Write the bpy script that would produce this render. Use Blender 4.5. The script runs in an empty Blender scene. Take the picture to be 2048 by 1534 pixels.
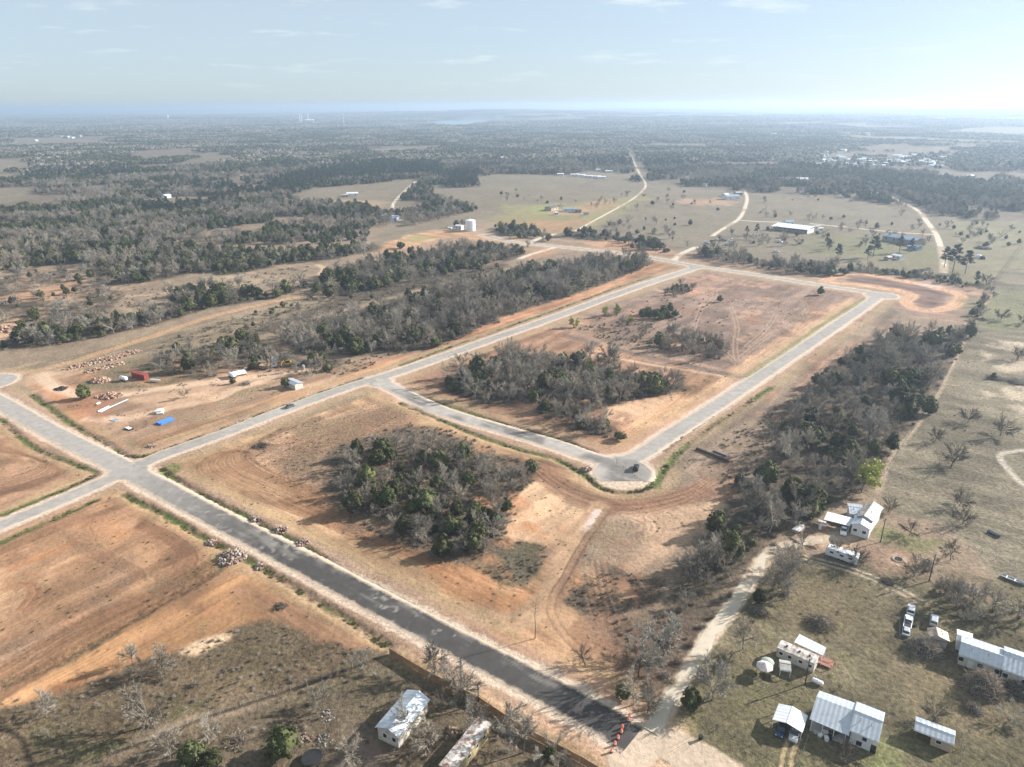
import bpy, bmesh, math, random
import numpy as np
from mathutils import Vector, Matrix

# ------------------------------------------------------------------ camera, sky, sun, exposure
SC = bpy.context.scene
CAM_H, FPX, PITCH, ROLL = 120.0, 1421.0, math.radians(21.385), math.radians(0.42)
cam_d = bpy.data.cameras.new('camera')
cam = bpy.data.objects.new('camera', cam_d)
SC.collection.objects.link(cam)
SC.camera = cam
cam_d.sensor_fit = 'HORIZONTAL'
cam_d.sensor_width = 36.0
cam_d.lens = 36.0 * FPX / 2048.0
cam_d.clip_start = 0.5
cam_d.clip_end = 120000.0
cam.matrix_world = (Matrix.Translation((0, 0, CAM_H)) @ Matrix.Rotation(math.pi / 2 - PITCH, 4, 'X')
                    @ Matrix.Rotation(-ROLL, 4, 'Z'))

SUN_AZ, SUN_EL = math.radians(69.5), math.radians(24.0)      # azimuth clockwise from +Y (the camera's heading)
world = bpy.data.worlds.new('World')
SC.world = world
world.use_nodes = True
wn, wl = world.node_tree.nodes, world.node_tree.links
wn.clear()
w_out = wn.new('ShaderNodeOutputWorld')
w_bg = wn.new('ShaderNodeBackground')
w_bg.inputs['Strength'].default_value = 0.052
w_sky = wn.new('ShaderNodeTexSky')
w_sky.sky_type = 'NISHITA'
w_sky.sun_disc = False
w_sky.sun_elevation = SUN_EL
w_sky.sun_rotation = SUN_AZ
w_sky.altitude = 1000.0
w_sky.air_density = 0.8
w_sky.dust_density = 2.0
w_sky.ozone_density = 6.0
# thin fair-weather clouds, the same all round the sky: noise on a plane high above
w_tc = wn.new('ShaderNodeTexCoord')
w_sep = wn.new('ShaderNodeSeparateXYZ')
wl.new(w_tc.outputs['Generated'], w_sep.inputs[0])
def wmath(op, a, b=None, clamp=False):
    n = wn.new('ShaderNodeMath'); n.operation = op; n.use_clamp = clamp
    for i, v in enumerate((a, b)):
        if v is None: continue
        if isinstance(v, (int, float)): n.inputs[i].default_value = v
        else: wl.new(v, n.inputs[i])
    return n.outputs[0]
w_z = wmath('ADD', wmath('MAXIMUM', w_sep.outputs['Z'], 0.0), 0.10)
w_px = wmath('DIVIDE', w_sep.outputs['X'], w_z)
w_py = wmath('DIVIDE', w_sep.outputs['Y'], w_z)
w_cmb = wn.new('ShaderNodeCombineXYZ')
wl.new(w_px, w_cmb.inputs[0]); wl.new(w_py, w_cmb.inputs[1])
w_n1 = wn.new('ShaderNodeTexNoise'); w_n1.inputs['Scale'].default_value = 1.5
w_n1.inputs['Detail'].default_value = 7.0; w_n1.inputs['Roughness'].default_value = 0.62
w_map = wn.new('ShaderNodeMapping'); w_map.inputs['Location'].default_value = (3.7, 1.9, 0.0)
w_map.inputs['Scale'].default_value = (0.8, 1.0, 1.0)
wl.new(w_cmb.outputs[0], w_map.inputs[0]); wl.new(w_map.outputs[0], w_n1.inputs['Vector'])
w_ramp = wn.new('ShaderNodeMapRange'); w_ramp.inputs['From Min'].default_value = 0.57
w_ramp.inputs['From Max'].default_value = 0.80; w_ramp.inputs['To Max'].default_value = 0.8
wl.new(w_n1.outputs['Fac'], w_ramp.inputs['Value'])
w_cl = wmath('MULTIPLY', w_ramp.outputs[0], wmath('MULTIPLY', w_sep.outputs['Z'], 14.0, True), True)
w_veil = wmath('ADD', wmath('MULTIPLY', w_cl, 0.54), 0.46)     # a thin even veil of high cloud under the puffs
w_mix = wn.new('ShaderNodeMix'); w_mix.data_type = 'RGBA'
wl.new(w_veil, w_mix.inputs['Factor'])
wl.new(w_sky.outputs[0], w_mix.inputs['A'])
w_mix.inputs['B'].default_value = (7.9, 8.7, 8.5, 1.0)
wl.new(w_mix.outputs['Result'], w_bg.inputs['Color'])
wl.new(w_bg.outputs[0], w_out.inputs['Surface'])

sun_d = bpy.data.lights.new('sun', 'SUN')
sun_d.energy = 5.0
sun_d.angle = math.radians(0.53)
sun_d.color = (1.0, 0.945, 0.88)
sun = bpy.data.objects.new('sun', sun_d)
SC.collection.objects.link(sun)
_sd = Vector((math.sin(SUN_AZ) * math.cos(SUN_EL), math.cos(SUN_AZ) * math.cos(SUN_EL), math.sin(SUN_EL)))
sun.rotation_euler = _sd.to_track_quat('Z', 'Y').to_euler()

vs = SC.view_settings
vs.view_transform = 'Standard'
vs.look = 'None'
vs.exposure = 1.3
vs.gamma = 1.0
vs.use_curve_mapping = False
SC.cycles.volume_bounces = 1
SC.cycles.max_bounces = 5
SC.cycles.diffuse_bounces = 2
SC.cycles.glossy_bounces = 2
SC.cycles.transparent_max_bounces = 6
SC.cycles.use_denoising = True

# ------------------------------------------------------------------ helpers
rnd = random.Random(7)
rng = np.random.default_rng(11)
K = 1.4
def lin(c): 
    c = c / 255.0
    return c / 12.92 if c <= 0.04045 else ((c + 0.055) / 1.055) ** 2.4
def S(r, g, b, k=K):            # a daylight colour as seen -> base colour
    return np.array([lin(r) / k, lin(g) / k, lin(b) / k])

_cp, _sp, _cr, _sr = math.cos(PITCH), math.sin(PITCH), math.cos(ROLL), math.sin(ROLL)
def G(px, py, z=0.0):           # survey mark: a point of the photograph -> the place on the plane at height z
    u, v = px - 1024.0, 767.0 - py
    u, v = u * _cr + v * _sr, -u * _sr + v * _cr
    dx, dy, dz = u, FPX * _cp + v * _sp, -FPX * _sp + v * _cp
    t = (z - CAM_H) / dz
    return dx * t, dy * t
def PROJ(x, y, z=0.0):          # numpy-safe inverse
    d = z - CAM_H
    cy = y * _sp + d * _cp
    cz = y * _cp - d * _sp
    u, v = FPX * x / cz, FPX * cy / cz
    return 1024 + u * _cr - v * _sr, 767 - (u * _sr + v * _cr)
def GP(pts, z=0.0): return np.array([G(a, b, z) for a, b in pts])

def vnoise(x, y, seed=0):
    xi = np.floor(x).astype(np.int64); yi = np.floor(y).astype(np.int64)
    xf = x - xi; yf = y - yi
    def hsh(a, b):
        n = (a * 374761393 + b * 668265263 + seed * 1442695041) & 0xFFFFFFFF
        n = ((n ^ (n >> 13)) * 1274126177) & 0xFFFFFFFF
        n = n ^ (n >> 16)
        return (n & 0xFFFF) / 65535.0
    u = xf * xf * (3 - 2 * xf); v = yf * yf * (3 - 2 * yf)
    a = hsh(xi, yi); b = hsh(xi + 1, yi); c = hsh(xi, yi + 1); d = hsh(xi + 1, yi + 1)
    return (a * (1 - u) + b * u) * (1 - v) + (c * (1 - u) + d * u) * v
def fbm(x, y, seed=0, octv=4, rough=0.5):
    s = 0.0; a = 1.0; t = 0.0
    for o in range(octv):
        s = s + a * vnoise(x * 2 ** o + 17.3 * o, y * 2 ** o - 9.1 * o, seed + o); t += a; a *= rough
    return s / t
def sstep(a, b, x):
    t = np.clip((x - a) / (b - a), 0, 1)
    return t * t * (3 - 2 * t)
def spline(P, n=8, closed=False):
    P = np.asarray(P, float); m = len(P)
    if m < 3: return P
    out = []
    for i in range(m if closed else m - 1):
        if closed: p0, p1, p2, p3 = P[i - 1], P[i], P[(i + 1) % m], P[(i + 2) % m]
        else: p0, p1, p2, p3 = P[max(i - 1, 0)], P[i], P[i + 1], P[min(i + 2, m - 1)]
        for k in range(n):
            t = k / n
            out.append(0.5 * (2 * p1 + (p2 - p0) * t + (2 * p0 - 5 * p1 + 4 * p2 - p3) * t * t + (3 * p1 - p0 - 3 * p2 + p3) * t ** 3))
    if not closed: out.append(P[-1])
    return np.array(out)
def seg_dist(X, Y, P):
    d = np.full(X.shape, 1e12)
    for (ax, ay), (bx, by) in zip(P[:-1], P[1:]):
        vx, vy = bx - ax, by - ay; L = vx * vx + vy * vy + 1e-12
        t = np.clip(((X - ax) * vx + (Y - ay) * vy) / L, 0, 1)
        d = np.minimum(d, (X - ax - t * vx) ** 2 + (Y - ay - t * vy) ** 2)
    return np.sqrt(d)
def inside(X, Y, P):
    r = np.zeros(X.shape, bool); n = len(P)
    for i in range(n):
        ax, ay = P[i]; bx, by = P[(i + 1) % n]
        c = (ay > Y) != (by > Y)
        r ^= c & (X < (bx - ax) * (Y - ay) / (by - ay + 1e-12) + ax)
    return r
def poly_sdf(X, Y, P):          # positive inside
    d = seg_dist(X, Y, np.vstack([P, P[:1]]))
    return np.where(inside(X, Y, P), d, -d)
def in_poly1(x, y, P):
    return bool(inside(np.array([x]), np.array([y]), P)[0])

# ---- materials
MATS = {}
def nt(m):
    return m.node_tree.nodes, m.node_tree.links
def new_mat(name):
    m = bpy.data.materials.new(name); m.use_nodes = True
    N, L = nt(m); N.clear()
    o = N.new('ShaderNodeOutputMaterial'); b = N.new('ShaderNodeBsdfPrincipled')
    L.new(b.outputs[0], o.inputs['Surface'])
    MATS[name] = m
    return m, N, L, b
def nd(N, t, **kw):
    n = N.new(t)
    for k, v in kw.items(): setattr(n, k, v)
    return n
def mth(N, L, op, a, b=None, clamp=False):
    n = N.new('ShaderNodeMath'); n.operation = op; n.use_clamp = clamp
    for i, v in enumerate((a, b)):
        if v is None: continue
        if isinstance(v, (int, float)): n.inputs[i].default_value = v
        else: L.new(v, n.inputs[i])
    return n.outputs[0]
def mixc(N, L, f, a, b, mode='MIX'):
    n = N.new('ShaderNodeMix'); n.data_type = 'RGBA'; n.blend_type = mode
    for k, v in (('Factor', f), ('A', a), ('B', b)):
        if isinstance(v, (int, float)): n.inputs[k].default_value = v if k == 'Factor' else (v, v, v, 1)
        elif isinstance(v, (tuple, list, np.ndarray)): n.inputs[k].default_value = (*[float(q) for q in v[:3]], 1.0)
        else: L.new(v, n.inputs[k])
    return n.outputs['Result']
def noise(N, L, scale, detail=3.0, rough=0.55, vec=None, dim='3D'):
    n = N.new('ShaderNodeTexNoise'); n.inputs['Scale'].default_value = scale
    n.inputs['Detail'].default_value = detail; n.inputs['Roughness'].default_value = rough
    if vec is not None: L.new(vec, n.inputs['Vector'])
    return n
def mrange(N, L, v, a, b, c=0.0, d=1.0):
    n = N.new('ShaderNodeMapRange')
    n.inputs['From Min'].default_value = a; n.inputs['From Max'].default_value = b
    n.inputs['To Min'].default_value = c; n.inputs['To Max'].default_value = d
    L.new(v, n.inputs['Value'])
    return n.outputs[0]
def attr(N, name):
    n = N.new('ShaderNodeAttribute'); n.attribute_name = name
    return n
def bump(N, L, height, strength=0.5, dist=0.1, normal=None):
    n = N.new('ShaderNodeBump'); n.inputs['Strength'].default_value = strength; n.inputs['Distance'].default_value = dist
    L.new(height, n.inputs['Height'])
    if normal is not None: L.new(normal, n.inputs['Normal'])
    return n.outputs[0]

def paint(name, col, rough=0.55, metal=0.0, var=0.18, scale=2.5, dirt=None, dirt_amt=0.0, spec=0.3, rand=0.0):
    """a weathered plain surface: colour with blotches, optional dirt or rust patches"""
    if name in MATS: return MATS[name]
    m, N, L, b = new_mat(name)
    tc = nd(N, 'ShaderNodeTexCoord')
    n1 = noise(N, L, scale, 5.0, 0.6, tc.outputs['Object'])
    f = mrange(N, L, n1.outputs['Fac'], 0.3, 0.7, 1 - var, 1 + var)
    c = mixc(N, L, 1.0, col, f, 'MULTIPLY')
    if rand:
        oi = nd(N, 'ShaderNodeObjectInfo')
        c = mixc(N, L, 1.0, c, mrange(N, L, oi.outputs['Random'], 0, 1, 1 - rand, 1 + rand), 'MULTIPLY')
    if dirt is not None:
        n2 = noise(N, L, scale * 0.6 + 0.4, 6.0, 0.7, tc.outputs['Object'])
        c = mixc(N, L, mrange(N, L, n2.outputs['Fac'], 0.62 - dirt_amt * 0.35, 0.72 - dirt_amt * 0.3, 0, 1), c, dirt)
    L.new(c, b.inputs['Base Color'])
    b.inputs['Roughness'].default_value = rough
    b.inputs['Metallic'].default_value = metal
    b.inputs['Specular IOR Level'].default_value = spec
    return m

# ---- meshes
def mesh_np(name, V, F, mat=None, smooth=False):
    me = bpy.data.meshes.new(name)
    V = np.asarray(V, np.float32); 
    if isinstance(F, np.ndarray):
        k = F.shape[1]
        me.vertices.add(len(V)); me.vertices.foreach_set('co', V.ravel())
        me.loops.add(F.size); me.loops.foreach_set('vertex_index', F.astype(np.int32).ravel())
        me.polygons.add(len(F)); me.polygons.foreach_set('loop_start', np.arange(0, F.size, k, dtype=np.int32))
        me.polygons.foreach_set('loop_total', np.full(len(F), k, np.int32))
        me.update(calc_edges=True)
    else:
        me.from_pydata([tuple(map(float, v)) for v in V], [], [tuple(f) for f in F]); me.update()
    if smooth: me.polygons.foreach_set('use_smooth', np.ones(len(me.polygons), bool))
    if mat is not None: me.materials.append(mat)
    return me
COL = SC.collection
def link(name, me, parent=None, loc=None, rz=None):
    o = bpy.data.objects.new(name, me); COL.objects.link(o)
    if parent is not None: o.parent = parent
    if loc is not None: o.location = loc
    if rz is not None: o.rotation_euler = (0, 0, rz)
    return o
def tag(o, label=None, cat=None, group=None, kind=None):
    if label: o['label'] = label
    if cat: o['category'] = cat
    if group: o['group'] = group
    if kind: o['kind'] = kind
    return o
def thing(name, label, cat, x, y, rz=0.0, group=None, z=0.0):
    o = link(name, None, None, (x, y, z), rz); o.empty_display_size = 0.5
    return tag(o, label, cat, group)

class MB:
    """collects shapes for one mesh"""
    def __init__(s): s.V = []; s.F = []
    def add(s, V, F):
        o = len(s.V); s.V += [tuple(v) for v in V]; s.F += [tuple(i + o for i in f) for f in F]; return s
    def box(s, x0, x1, y0, y1, z0, z1):
        return s.add([(x0, y0, z0), (x1, y0, z0), (x1, y1, z0), (x0, y1, z0), (x0, y0, z1), (x1, y0, z1), (x1, y1, z1), (x0, y1, z1)],
                     [(0, 3, 2, 1), (4, 5, 6, 7), (0, 1, 5, 4), (1, 2, 6, 5), (2, 3, 7, 6), (3, 0, 4, 7)])
    def hexa(s, b, t):          # bottom four, top four corners (ccw)
        return s.add(list(b) + list(t), [(0, 3, 2, 1), (4, 5, 6, 7), (0, 1, 5, 4), (1, 2, 6, 5), (2, 3, 7, 6), (3, 0, 4, 7)])
    def prism(s, prof, y0, y1):  # profile in x,z pulled along y
        n = len(prof)
        V = [(x, y0, z) for x, z in prof] + [(x, y1, z) for x, z in prof]
        F = [tuple(range(n)), tuple(range(2 * n - 1, n - 1, -1))] + [(i, i + n, (i + 1) % n + n, (i + 1) % n) for i in range(n)]
        return s.add(V, F)
    def prismx(s, prof, x0, x1):  # profile in y,z pulled along x
        n = len(prof)
        V = [(x0, y, z) for y, z in prof] + [(x1, y, z) for y, z in prof]
        F = [tuple(range(n - 1, -1, -1)), tuple(range(n, 2 * n))] + [(i, (i + 1) % n, (i + 1) % n + n, i + n) for i in range(n)]
        return s.add(V, F)
    def tube(s, pts, rad, n=6, cap=True):
        pts = [Vector(p) for p in pts]
        if not hasattr(rad, '__len__'): rad = [rad] * len(pts)
        V = []; F = []
        for i, p in enumerate(pts):
            d = (pts[min(i + 1, len(pts) - 1)] - pts[max(i - 1, 0)]).normalized()
            a = d.cross(Vector((0, 0, 1)) if abs(d.z) < 0.95 else Vector((1, 0, 0))).normalized(); b = d.cross(a)
            for k in range(n):
                t = 2 * math.pi * k / n
                V.append(p + (a * math.cos(t) + b * math.sin(t)) * rad[i])
        for i in range(len(pts) - 1):
            for k in range(n):
                F.append((i * n + k, i * n + (k + 1) % n, (i + 1) * n + (k + 1) % n, (i + 1) * n + k))
        if cap:
            F.append(tuple(range(n - 1, -1, -1))); F.append(tuple((len(pts) - 1) * n + k for k in range(n)))
        return s.add(V, F)
    def lathe(s, prof, n=14, caps=True):    # (radius, z)
        V = []; F = []
        for r, z in prof:
            for k in range(n):
                t = 2 * math.pi * k / n; V.append((r * math.cos(t), r * math.sin(t), z))
        for i in range(len(prof) - 1):
            for k in range(n): F.append((i * n + k, i * n + (k + 1) % n, (i + 1) * n + (k + 1) % n, (i + 1) * n + k))
        if caps: F.append(tuple(range(n - 1, -1, -1))); F.append(tuple((len(prof) - 1) * n + k for k in range(n)))
        return s.add(V, F)
    def build(s, name, mat, parent=None, loc=None, rz=None, smooth=False):
        me = mesh_np(name, s.V, s.F, mat, smooth)
        return link(name, me, parent, loc, rz)
def copy_tree(o, parent=None):
    c = o.copy(); COL.objects.link(c)
    if parent is not None: c.parent = parent
    for ch in list(o.children): copy_tree(ch, c)
    return c
def az(a, b):                   # heading (radians, ccw from +X) between two ground marks
    A, B = G(*a), G(*b)
    return math.atan2(B[1] - A[1], B[0] - A[0])
# ------------------------------------------------------------------ the lie of the land (marks read off the photograph)
def road_line(pts, n=6): return spline(GP(pts), n)
ROADS = {   # name: (centre line, half width of the asphalt in metres)
    'main':  (road_line([(1268, 1481), (1170, 1420), (844, 1250), (600, 1122), (400, 1018), (258, 941), (105, 864), (0, 804), (-70, 768)]), 3.9),
    'lower': (road_line([(-80, 1086), (0, 1051), (117, 1003), (258, 941)]), 3.1),
    'long':  (road_line([(258, 941), (322, 911), (451, 865), (580, 815), (702, 772), (805, 741), (1010, 669), (1113, 633), (1215, 595), (1300, 565), (1394, 535)]), 3.3),
    'cross': (road_line([(752, 758), (800, 783), (884, 822), (1010, 860), (1113, 890), (1181, 914), (1232, 926)]), 3.4),
    'loop':  (road_line([(1232, 926), (1278, 911), (1339, 871), (1442, 805), (1544, 737), (1647, 668), (1732, 610), (1756, 592)]), 3.4),
    'north': (road_line([(1756, 588), (1724, 582), (1621, 567), (1519, 550), (1394, 532), (1300, 515), (1215, 503), (1113, 493), (1044, 486), (1005, 479), (965, 470)]), 3.4),
}
BULBS = [(G(1246, 944), 10.2), (G(1768, 591), 8.5), (G(-20, 764), 11.0)]
FILLETS = [(G(258, 941), 6.5), (G(760, 764), 5.5), (G(1392, 534), 6.0), (G(1240, 925), 5.0), (G(1745, 590), 4.5)]
GRAVEL = {  # unpaved lanes: centre line, half width
    'lane':   (road_line([(1300, 1462), (1322, 1432), (1349, 1386), (1386, 1325), (1424, 1265), (1467, 1209), (1504, 1152), (1535, 1110), (1572, 1092), (1620, 1081), (1662, 1078)]), 2.0),
    'apron':  (road_line([(1255, 1525), (1300, 1478), (1360, 1500), (1430, 1540), (1500, 1600)]), 4.2),
    'spur':   (road_line([(1112, 494), (1085, 502), (1055, 511), (1040, 517)]), 3.0),
    'stub':   (road_line([(1058, 487), (1075, 478), (1108, 468)]), 3.0),
    'gate':   (road_line([(1348, 520), (1362, 508), (1392, 494)]), 3.0),
    'ranch':  (road_line([(1888, 545), (1886, 515), (1878, 483), (1868, 462), (1852, 441), (1836, 421), (1800, 402), (1760, 385)]), 2.8),
    'farm':   (road_line([(1424, 472), (1450, 455), (1478, 437), (1490, 415), (1494, 396), (1489, 380)]), 2.3),
    'barn':   (road_line([(1474, 440), (1520, 443), (1556, 444)]), 2.0),
    'barn2':  (road_line([(1620, 447), (1700, 455), (1790, 464), (1866, 469)]), 2.0),
    'range':  (road_line([(1150, 462), (1205, 432), (1262, 400), (1288, 378), (1290, 365), (1278, 345), (1264, 316), (1252, 296)]), 1.7),
    'drive':  (road_line([(783, 425), (788, 405), (806, 385), (832, 362)]), 2.6),
}
DITCH = [   # green ditches
    ([(322, 936), (345, 955), (420, 998), (500, 1037), (580, 1078), (650, 1122), (740, 1178), (830, 1228), (905, 1272), (960, 1300)], 0.62),
    ([(246, 988), (330, 1030), (420, 1082), (500, 1122), (560, 1157), (640, 1206), (720, 1254), (775, 1290)], 0.62),
    ([(0, 1084), (100, 1040), (190, 1000)], 0.4),
    ([(62, 790), (140, 845), (200, 880), (245, 907), (285, 912), (350, 890), (480, 842), (620, 792), (720, 757)], 0.4),
    ([(0, 838), (60, 890), (140, 925), (190, 945), (150, 968), (60, 1005), (0, 1030)], 0.4),
    ([(800, 778), (900, 812), (1020, 850), (1120, 878), (1190, 905)], 0.35),
    ([(800, 806), (900, 848), (1010, 890), (1110, 918), (1170, 950), (1195, 972), (1240, 985), (1290, 978), (1318, 952), (1345, 915), (1400, 868), (1470, 822), (1540, 775)], 0.4),
    ([(1325, 900), (1400, 845), (1480, 788), (1560, 726), (1640, 672), (1715, 612)], 0.4),
    ([(800, 730), (900, 694), (1010, 655), (1110, 620), (1210, 583), (1300, 553)], 0.4),
]
GX = lambda P: spline(GP(P), 6)

def road_sdf(X, Y):             # < 0 on the asphalt
    d = np.full(X.shape, 1e9)
    for c, hw in ROADS.values():
        bb = (X > c[:, 0].min() - 40) & (X < c[:, 0].max() + 40) & (Y > c[:, 1].min() - 40) & (Y < c[:, 1].max() + 40)
        if bb.any(): d[bb] = np.minimum(d[bb], seg_dist(X[bb], Y[bb], c) - hw)
    for (cx, cy), r in BULBS: d = np.minimum(d, np.hypot(X - cx, Y - cy) - r)
    for (cx, cy), r in FILLETS: d = np.minimum(d, np.hypot(X - cx, Y - cy) - r + np.where(d > 0, 0.0, 0))
    # the end of the main road is cut square
    return d
def gravel_sdf(X, Y):
    d = np.full(X.shape, 1e9)
    for k, (c, hw) in GRAVEL.items():
        bb = (X > c[:, 0].min() - 20) & (X < c[:, 0].max() + 20) & (Y > c[:, 1].min() - 20) & (Y < c[:, 1].max() + 20)
        if bb.any(): d[bb] = np.minimum(d[bb], seg_dist(X[bb], Y[bb], c) - hw)
    return d

# ---- woods: marks of where the trees stand. (name, outline, trees per 100 m2, share of evergreens, scale of evergreens, scale of bare trees)
WOODS = [
    ('of the thicket beside the dark road', [(690, 912), (730, 890), (790, 885), (850, 890), (960, 915), (1010, 930), (1075, 948), (1060, 970), (1015, 990), (1000, 1020), (1010, 1060), (985, 1095), (920, 1115), (870, 1090), (800, 1075), (745, 1040), (690, 1030), (675, 975)], 4.6, 0.28, 0.85, 0.62),
    ('of the thicket above the cul-de-sac', [(885, 775), (925, 735), (1000, 720), (1060, 712), (1150, 722), (1230, 735), (1290, 750), (1340, 768), (1385, 772), (1360, 786), (1290, 800), (1200, 812), (1130, 812), (1060, 805), (1010, 812), (940, 800)], 3.6, 0.26, 1.0, 0.85),
    ('of the tree tail above the cul-de-sac', [(1068, 818), (1140, 806), (1170, 828), (1200, 842), (1238, 862), (1225, 880), (1170, 868), (1110, 848)], 5.0, 0.30, 0.7, 0.7),
    ('of the grove on the brown lot', [(1300, 690), (1350, 668), (1400, 672), (1440, 690), (1468, 706), (1455, 722), (1400, 716), (1340, 702)], 4.0, 0.12, 0.7, 0.75),
    ('of the dark clump on the brown lot', [(1285, 630), (1330, 622), (1368, 630), (1360, 642), (1300, 640)], 5.0, 0.85, 0.75, 0.5),
    ('of the clump under the road corner', [(1330, 585), (1350, 572), (1382, 574), (1375, 590), (1335, 596)], 4.0, 0.45, 0.7, 0.6),
    ('of the long wood along the pale road', [(560, 680), (600, 708), (690, 712), (780, 706), (870, 698), (925, 675), (1000, 640), (1080, 610), (1160, 584), (1230, 560), (1305, 530), (1280, 520), (1190, 522), (1100, 532), (1000, 552), (930, 570), (850, 590), (760, 610), (680, 632), (600, 655)], 3.2, 0.22, 0.95, 0.85),
    ('of the wood behind the yard', [(290, 738), (350, 700), (420, 700), (470, 680), (540, 690), (560, 708), (600, 720), (690, 722), (640, 752), (560, 742), (510, 742), (420, 752), (360, 752)], 2.6, 0.34, 0.85, 0.7),
    ('of the belt north of the dirt trail', [(0, 702), (110, 692), (190, 678), (290, 655), (370, 633), (450, 613), (560, 593), (640, 570), (650, 566), (600, 572), (560, 588), (510, 590), (470, 572), (350, 590), (330, 622), (240, 640), (170, 625), (100, 660), (60, 672), (0, 684)], 2.6, 0.56, 1.0, 0.9),
    ('of the wood below the water tank', [(620, 590), (660, 596), (760, 578), (860, 558), (960, 536), (1045, 510), (1025, 498), (940, 492), (880, 500), (810, 512), (740, 530), (660, 545)], 2.8, 0.55, 0.95, 0.85),
    ('of the strip beside the grey pasture', [(1938, 668), (1915, 704), (1880, 770), (1850, 818), (1800, 884), (1745, 960), (1690, 1000), (1640, 1010), (1560, 1010), (1510, 970), (1560, 890), (1590, 810), (1640, 755), (1700, 712), (1790, 676), (1860, 672)], 2.0, 0.46, 0.95, 0.95),
    ('of the thin hedge at the pasture corner', [(1958, 604), (1986, 584), (1950, 660), (1932, 662)], 5.0, 0.4, 0.5, 0.5),
    ('of the trees along the gravel lane', [(1480, 960), (1560, 1010), (1640, 1012), (1640, 1040), (1580, 1060), (1530, 1100), (1490, 1150), (1440, 1220), (1400, 1290), (1350, 1370), (1300, 1430), (1240, 1400), (1290, 1300), (1350, 1200), (1400, 1110), (1450, 1040)], 3.2, 0.28, 0.9, 0.95),
    ('of the hedge above the crossing road', [(1388, 508), (1440, 508), (1520, 522), (1600, 532), (1680, 540), (1690, 550), (1650, 552), (1590, 548), (1500, 534), (1400, 516)], 3.0, 0.40, 0.95, 0.85),
    ('of the hedge above the bare basin', [(1700, 534), (1800, 543), (1900, 559), (1985, 575), (1985, 586), (1900, 570), (1780, 552), (1700, 544)], 3.5, 0.45, 0.55, 0.5),
    ('of the clump beside the water tank', [(990, 455), (1060, 462), (1110, 470), (1100, 480), (1040, 478), (1000, 470)], 2.6, 0.75, 1.1, 0.8),
    ('of the juniper row above the road', [(1130, 462), (1200, 466), (1260, 478), (1250, 490), (1180, 478), (1130, 474)], 1.2, 0.9, 1.0, 0.8),
    ('of the juniper row near the gate', [(1250, 484), (1330, 492), (1345, 500), (1330, 508), (1265, 498)], 1.6, 0.85, 1.0, 0.8),
    ('of the trees on the orange clearing', [(0, 560), (90, 540), (170, 540), (240, 580), (220, 620), (110, 640), (0, 660)], 0.55, 0.4, 0.7, 0.8),
    ('of the far wood above the clearing', [(0, 540), (0, 500), (60, 490), (150, 480), (240, 470), (330, 480), (420, 500), (520, 505), (640, 500), (740, 490), (760, 500), (700, 512), (620, 525), (560, 530), (470, 552), (400, 545), (320, 560), (240, 570), (200, 545), (160, 530), (100, 530), (40, 545)], 2.8, 0.6, 0.95, 0.85),
    ('of the brambles above the long house', [(1850, 1168), (1930, 1182), (2070, 1235), (2070, 1268), (1960, 1248), (1880, 1218), (1838, 1192)], 3.5, 0.0, 0.6, 0.5),
    ('of the trees around the derelict trailer', [(860, 1350), (905, 1362), (1000, 1440), (1100, 1500), (1150, 1532), (1100, 1600), (1000, 1580), (1010, 1500), (935, 1432), (870, 1395)], 2.6, 0.06, 0.6, 0.62),
    ('of the trees right of the gravel lane', [(1548, 1112), (1600, 1125), (1592, 1170), (1535, 1235), (1490, 1310), (1455, 1362), (1470, 1285), (1512, 1195)], 2.2, 0.1, 0.6, 0.65),
    ('of the scrub at the lower left', [(240, 1360), (340, 1320), (400, 1330), (380, 1400), (250, 1460), (60, 1520), (-40, 1500), (60, 1420)], 0.7, 0.05, 0.5, 0.5),
    ('of the scattered brush along the dirt trail', [(300, 690), (440, 645), (600, 600), (760, 572), (900, 548), (1010, 526), (1000, 540), (900, 562), (700, 612), (560, 655), (440, 690), (330, 715)], 0.8, 0.3, 0.5, 0.5),
    ('of the shrubs by the cottage yard', [(650, 1372), (780, 1322), (800, 1345), (720, 1390), (640, 1430), (560, 1470), (560, 1420)], 1.2, 0.15, 0.5, 0.5),
]
WOODS_G = [(n, GP(p), d, e, se, sb) for n, p, d, e, se, sb in WOODS]
FLOOR_ONLY = []
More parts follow.
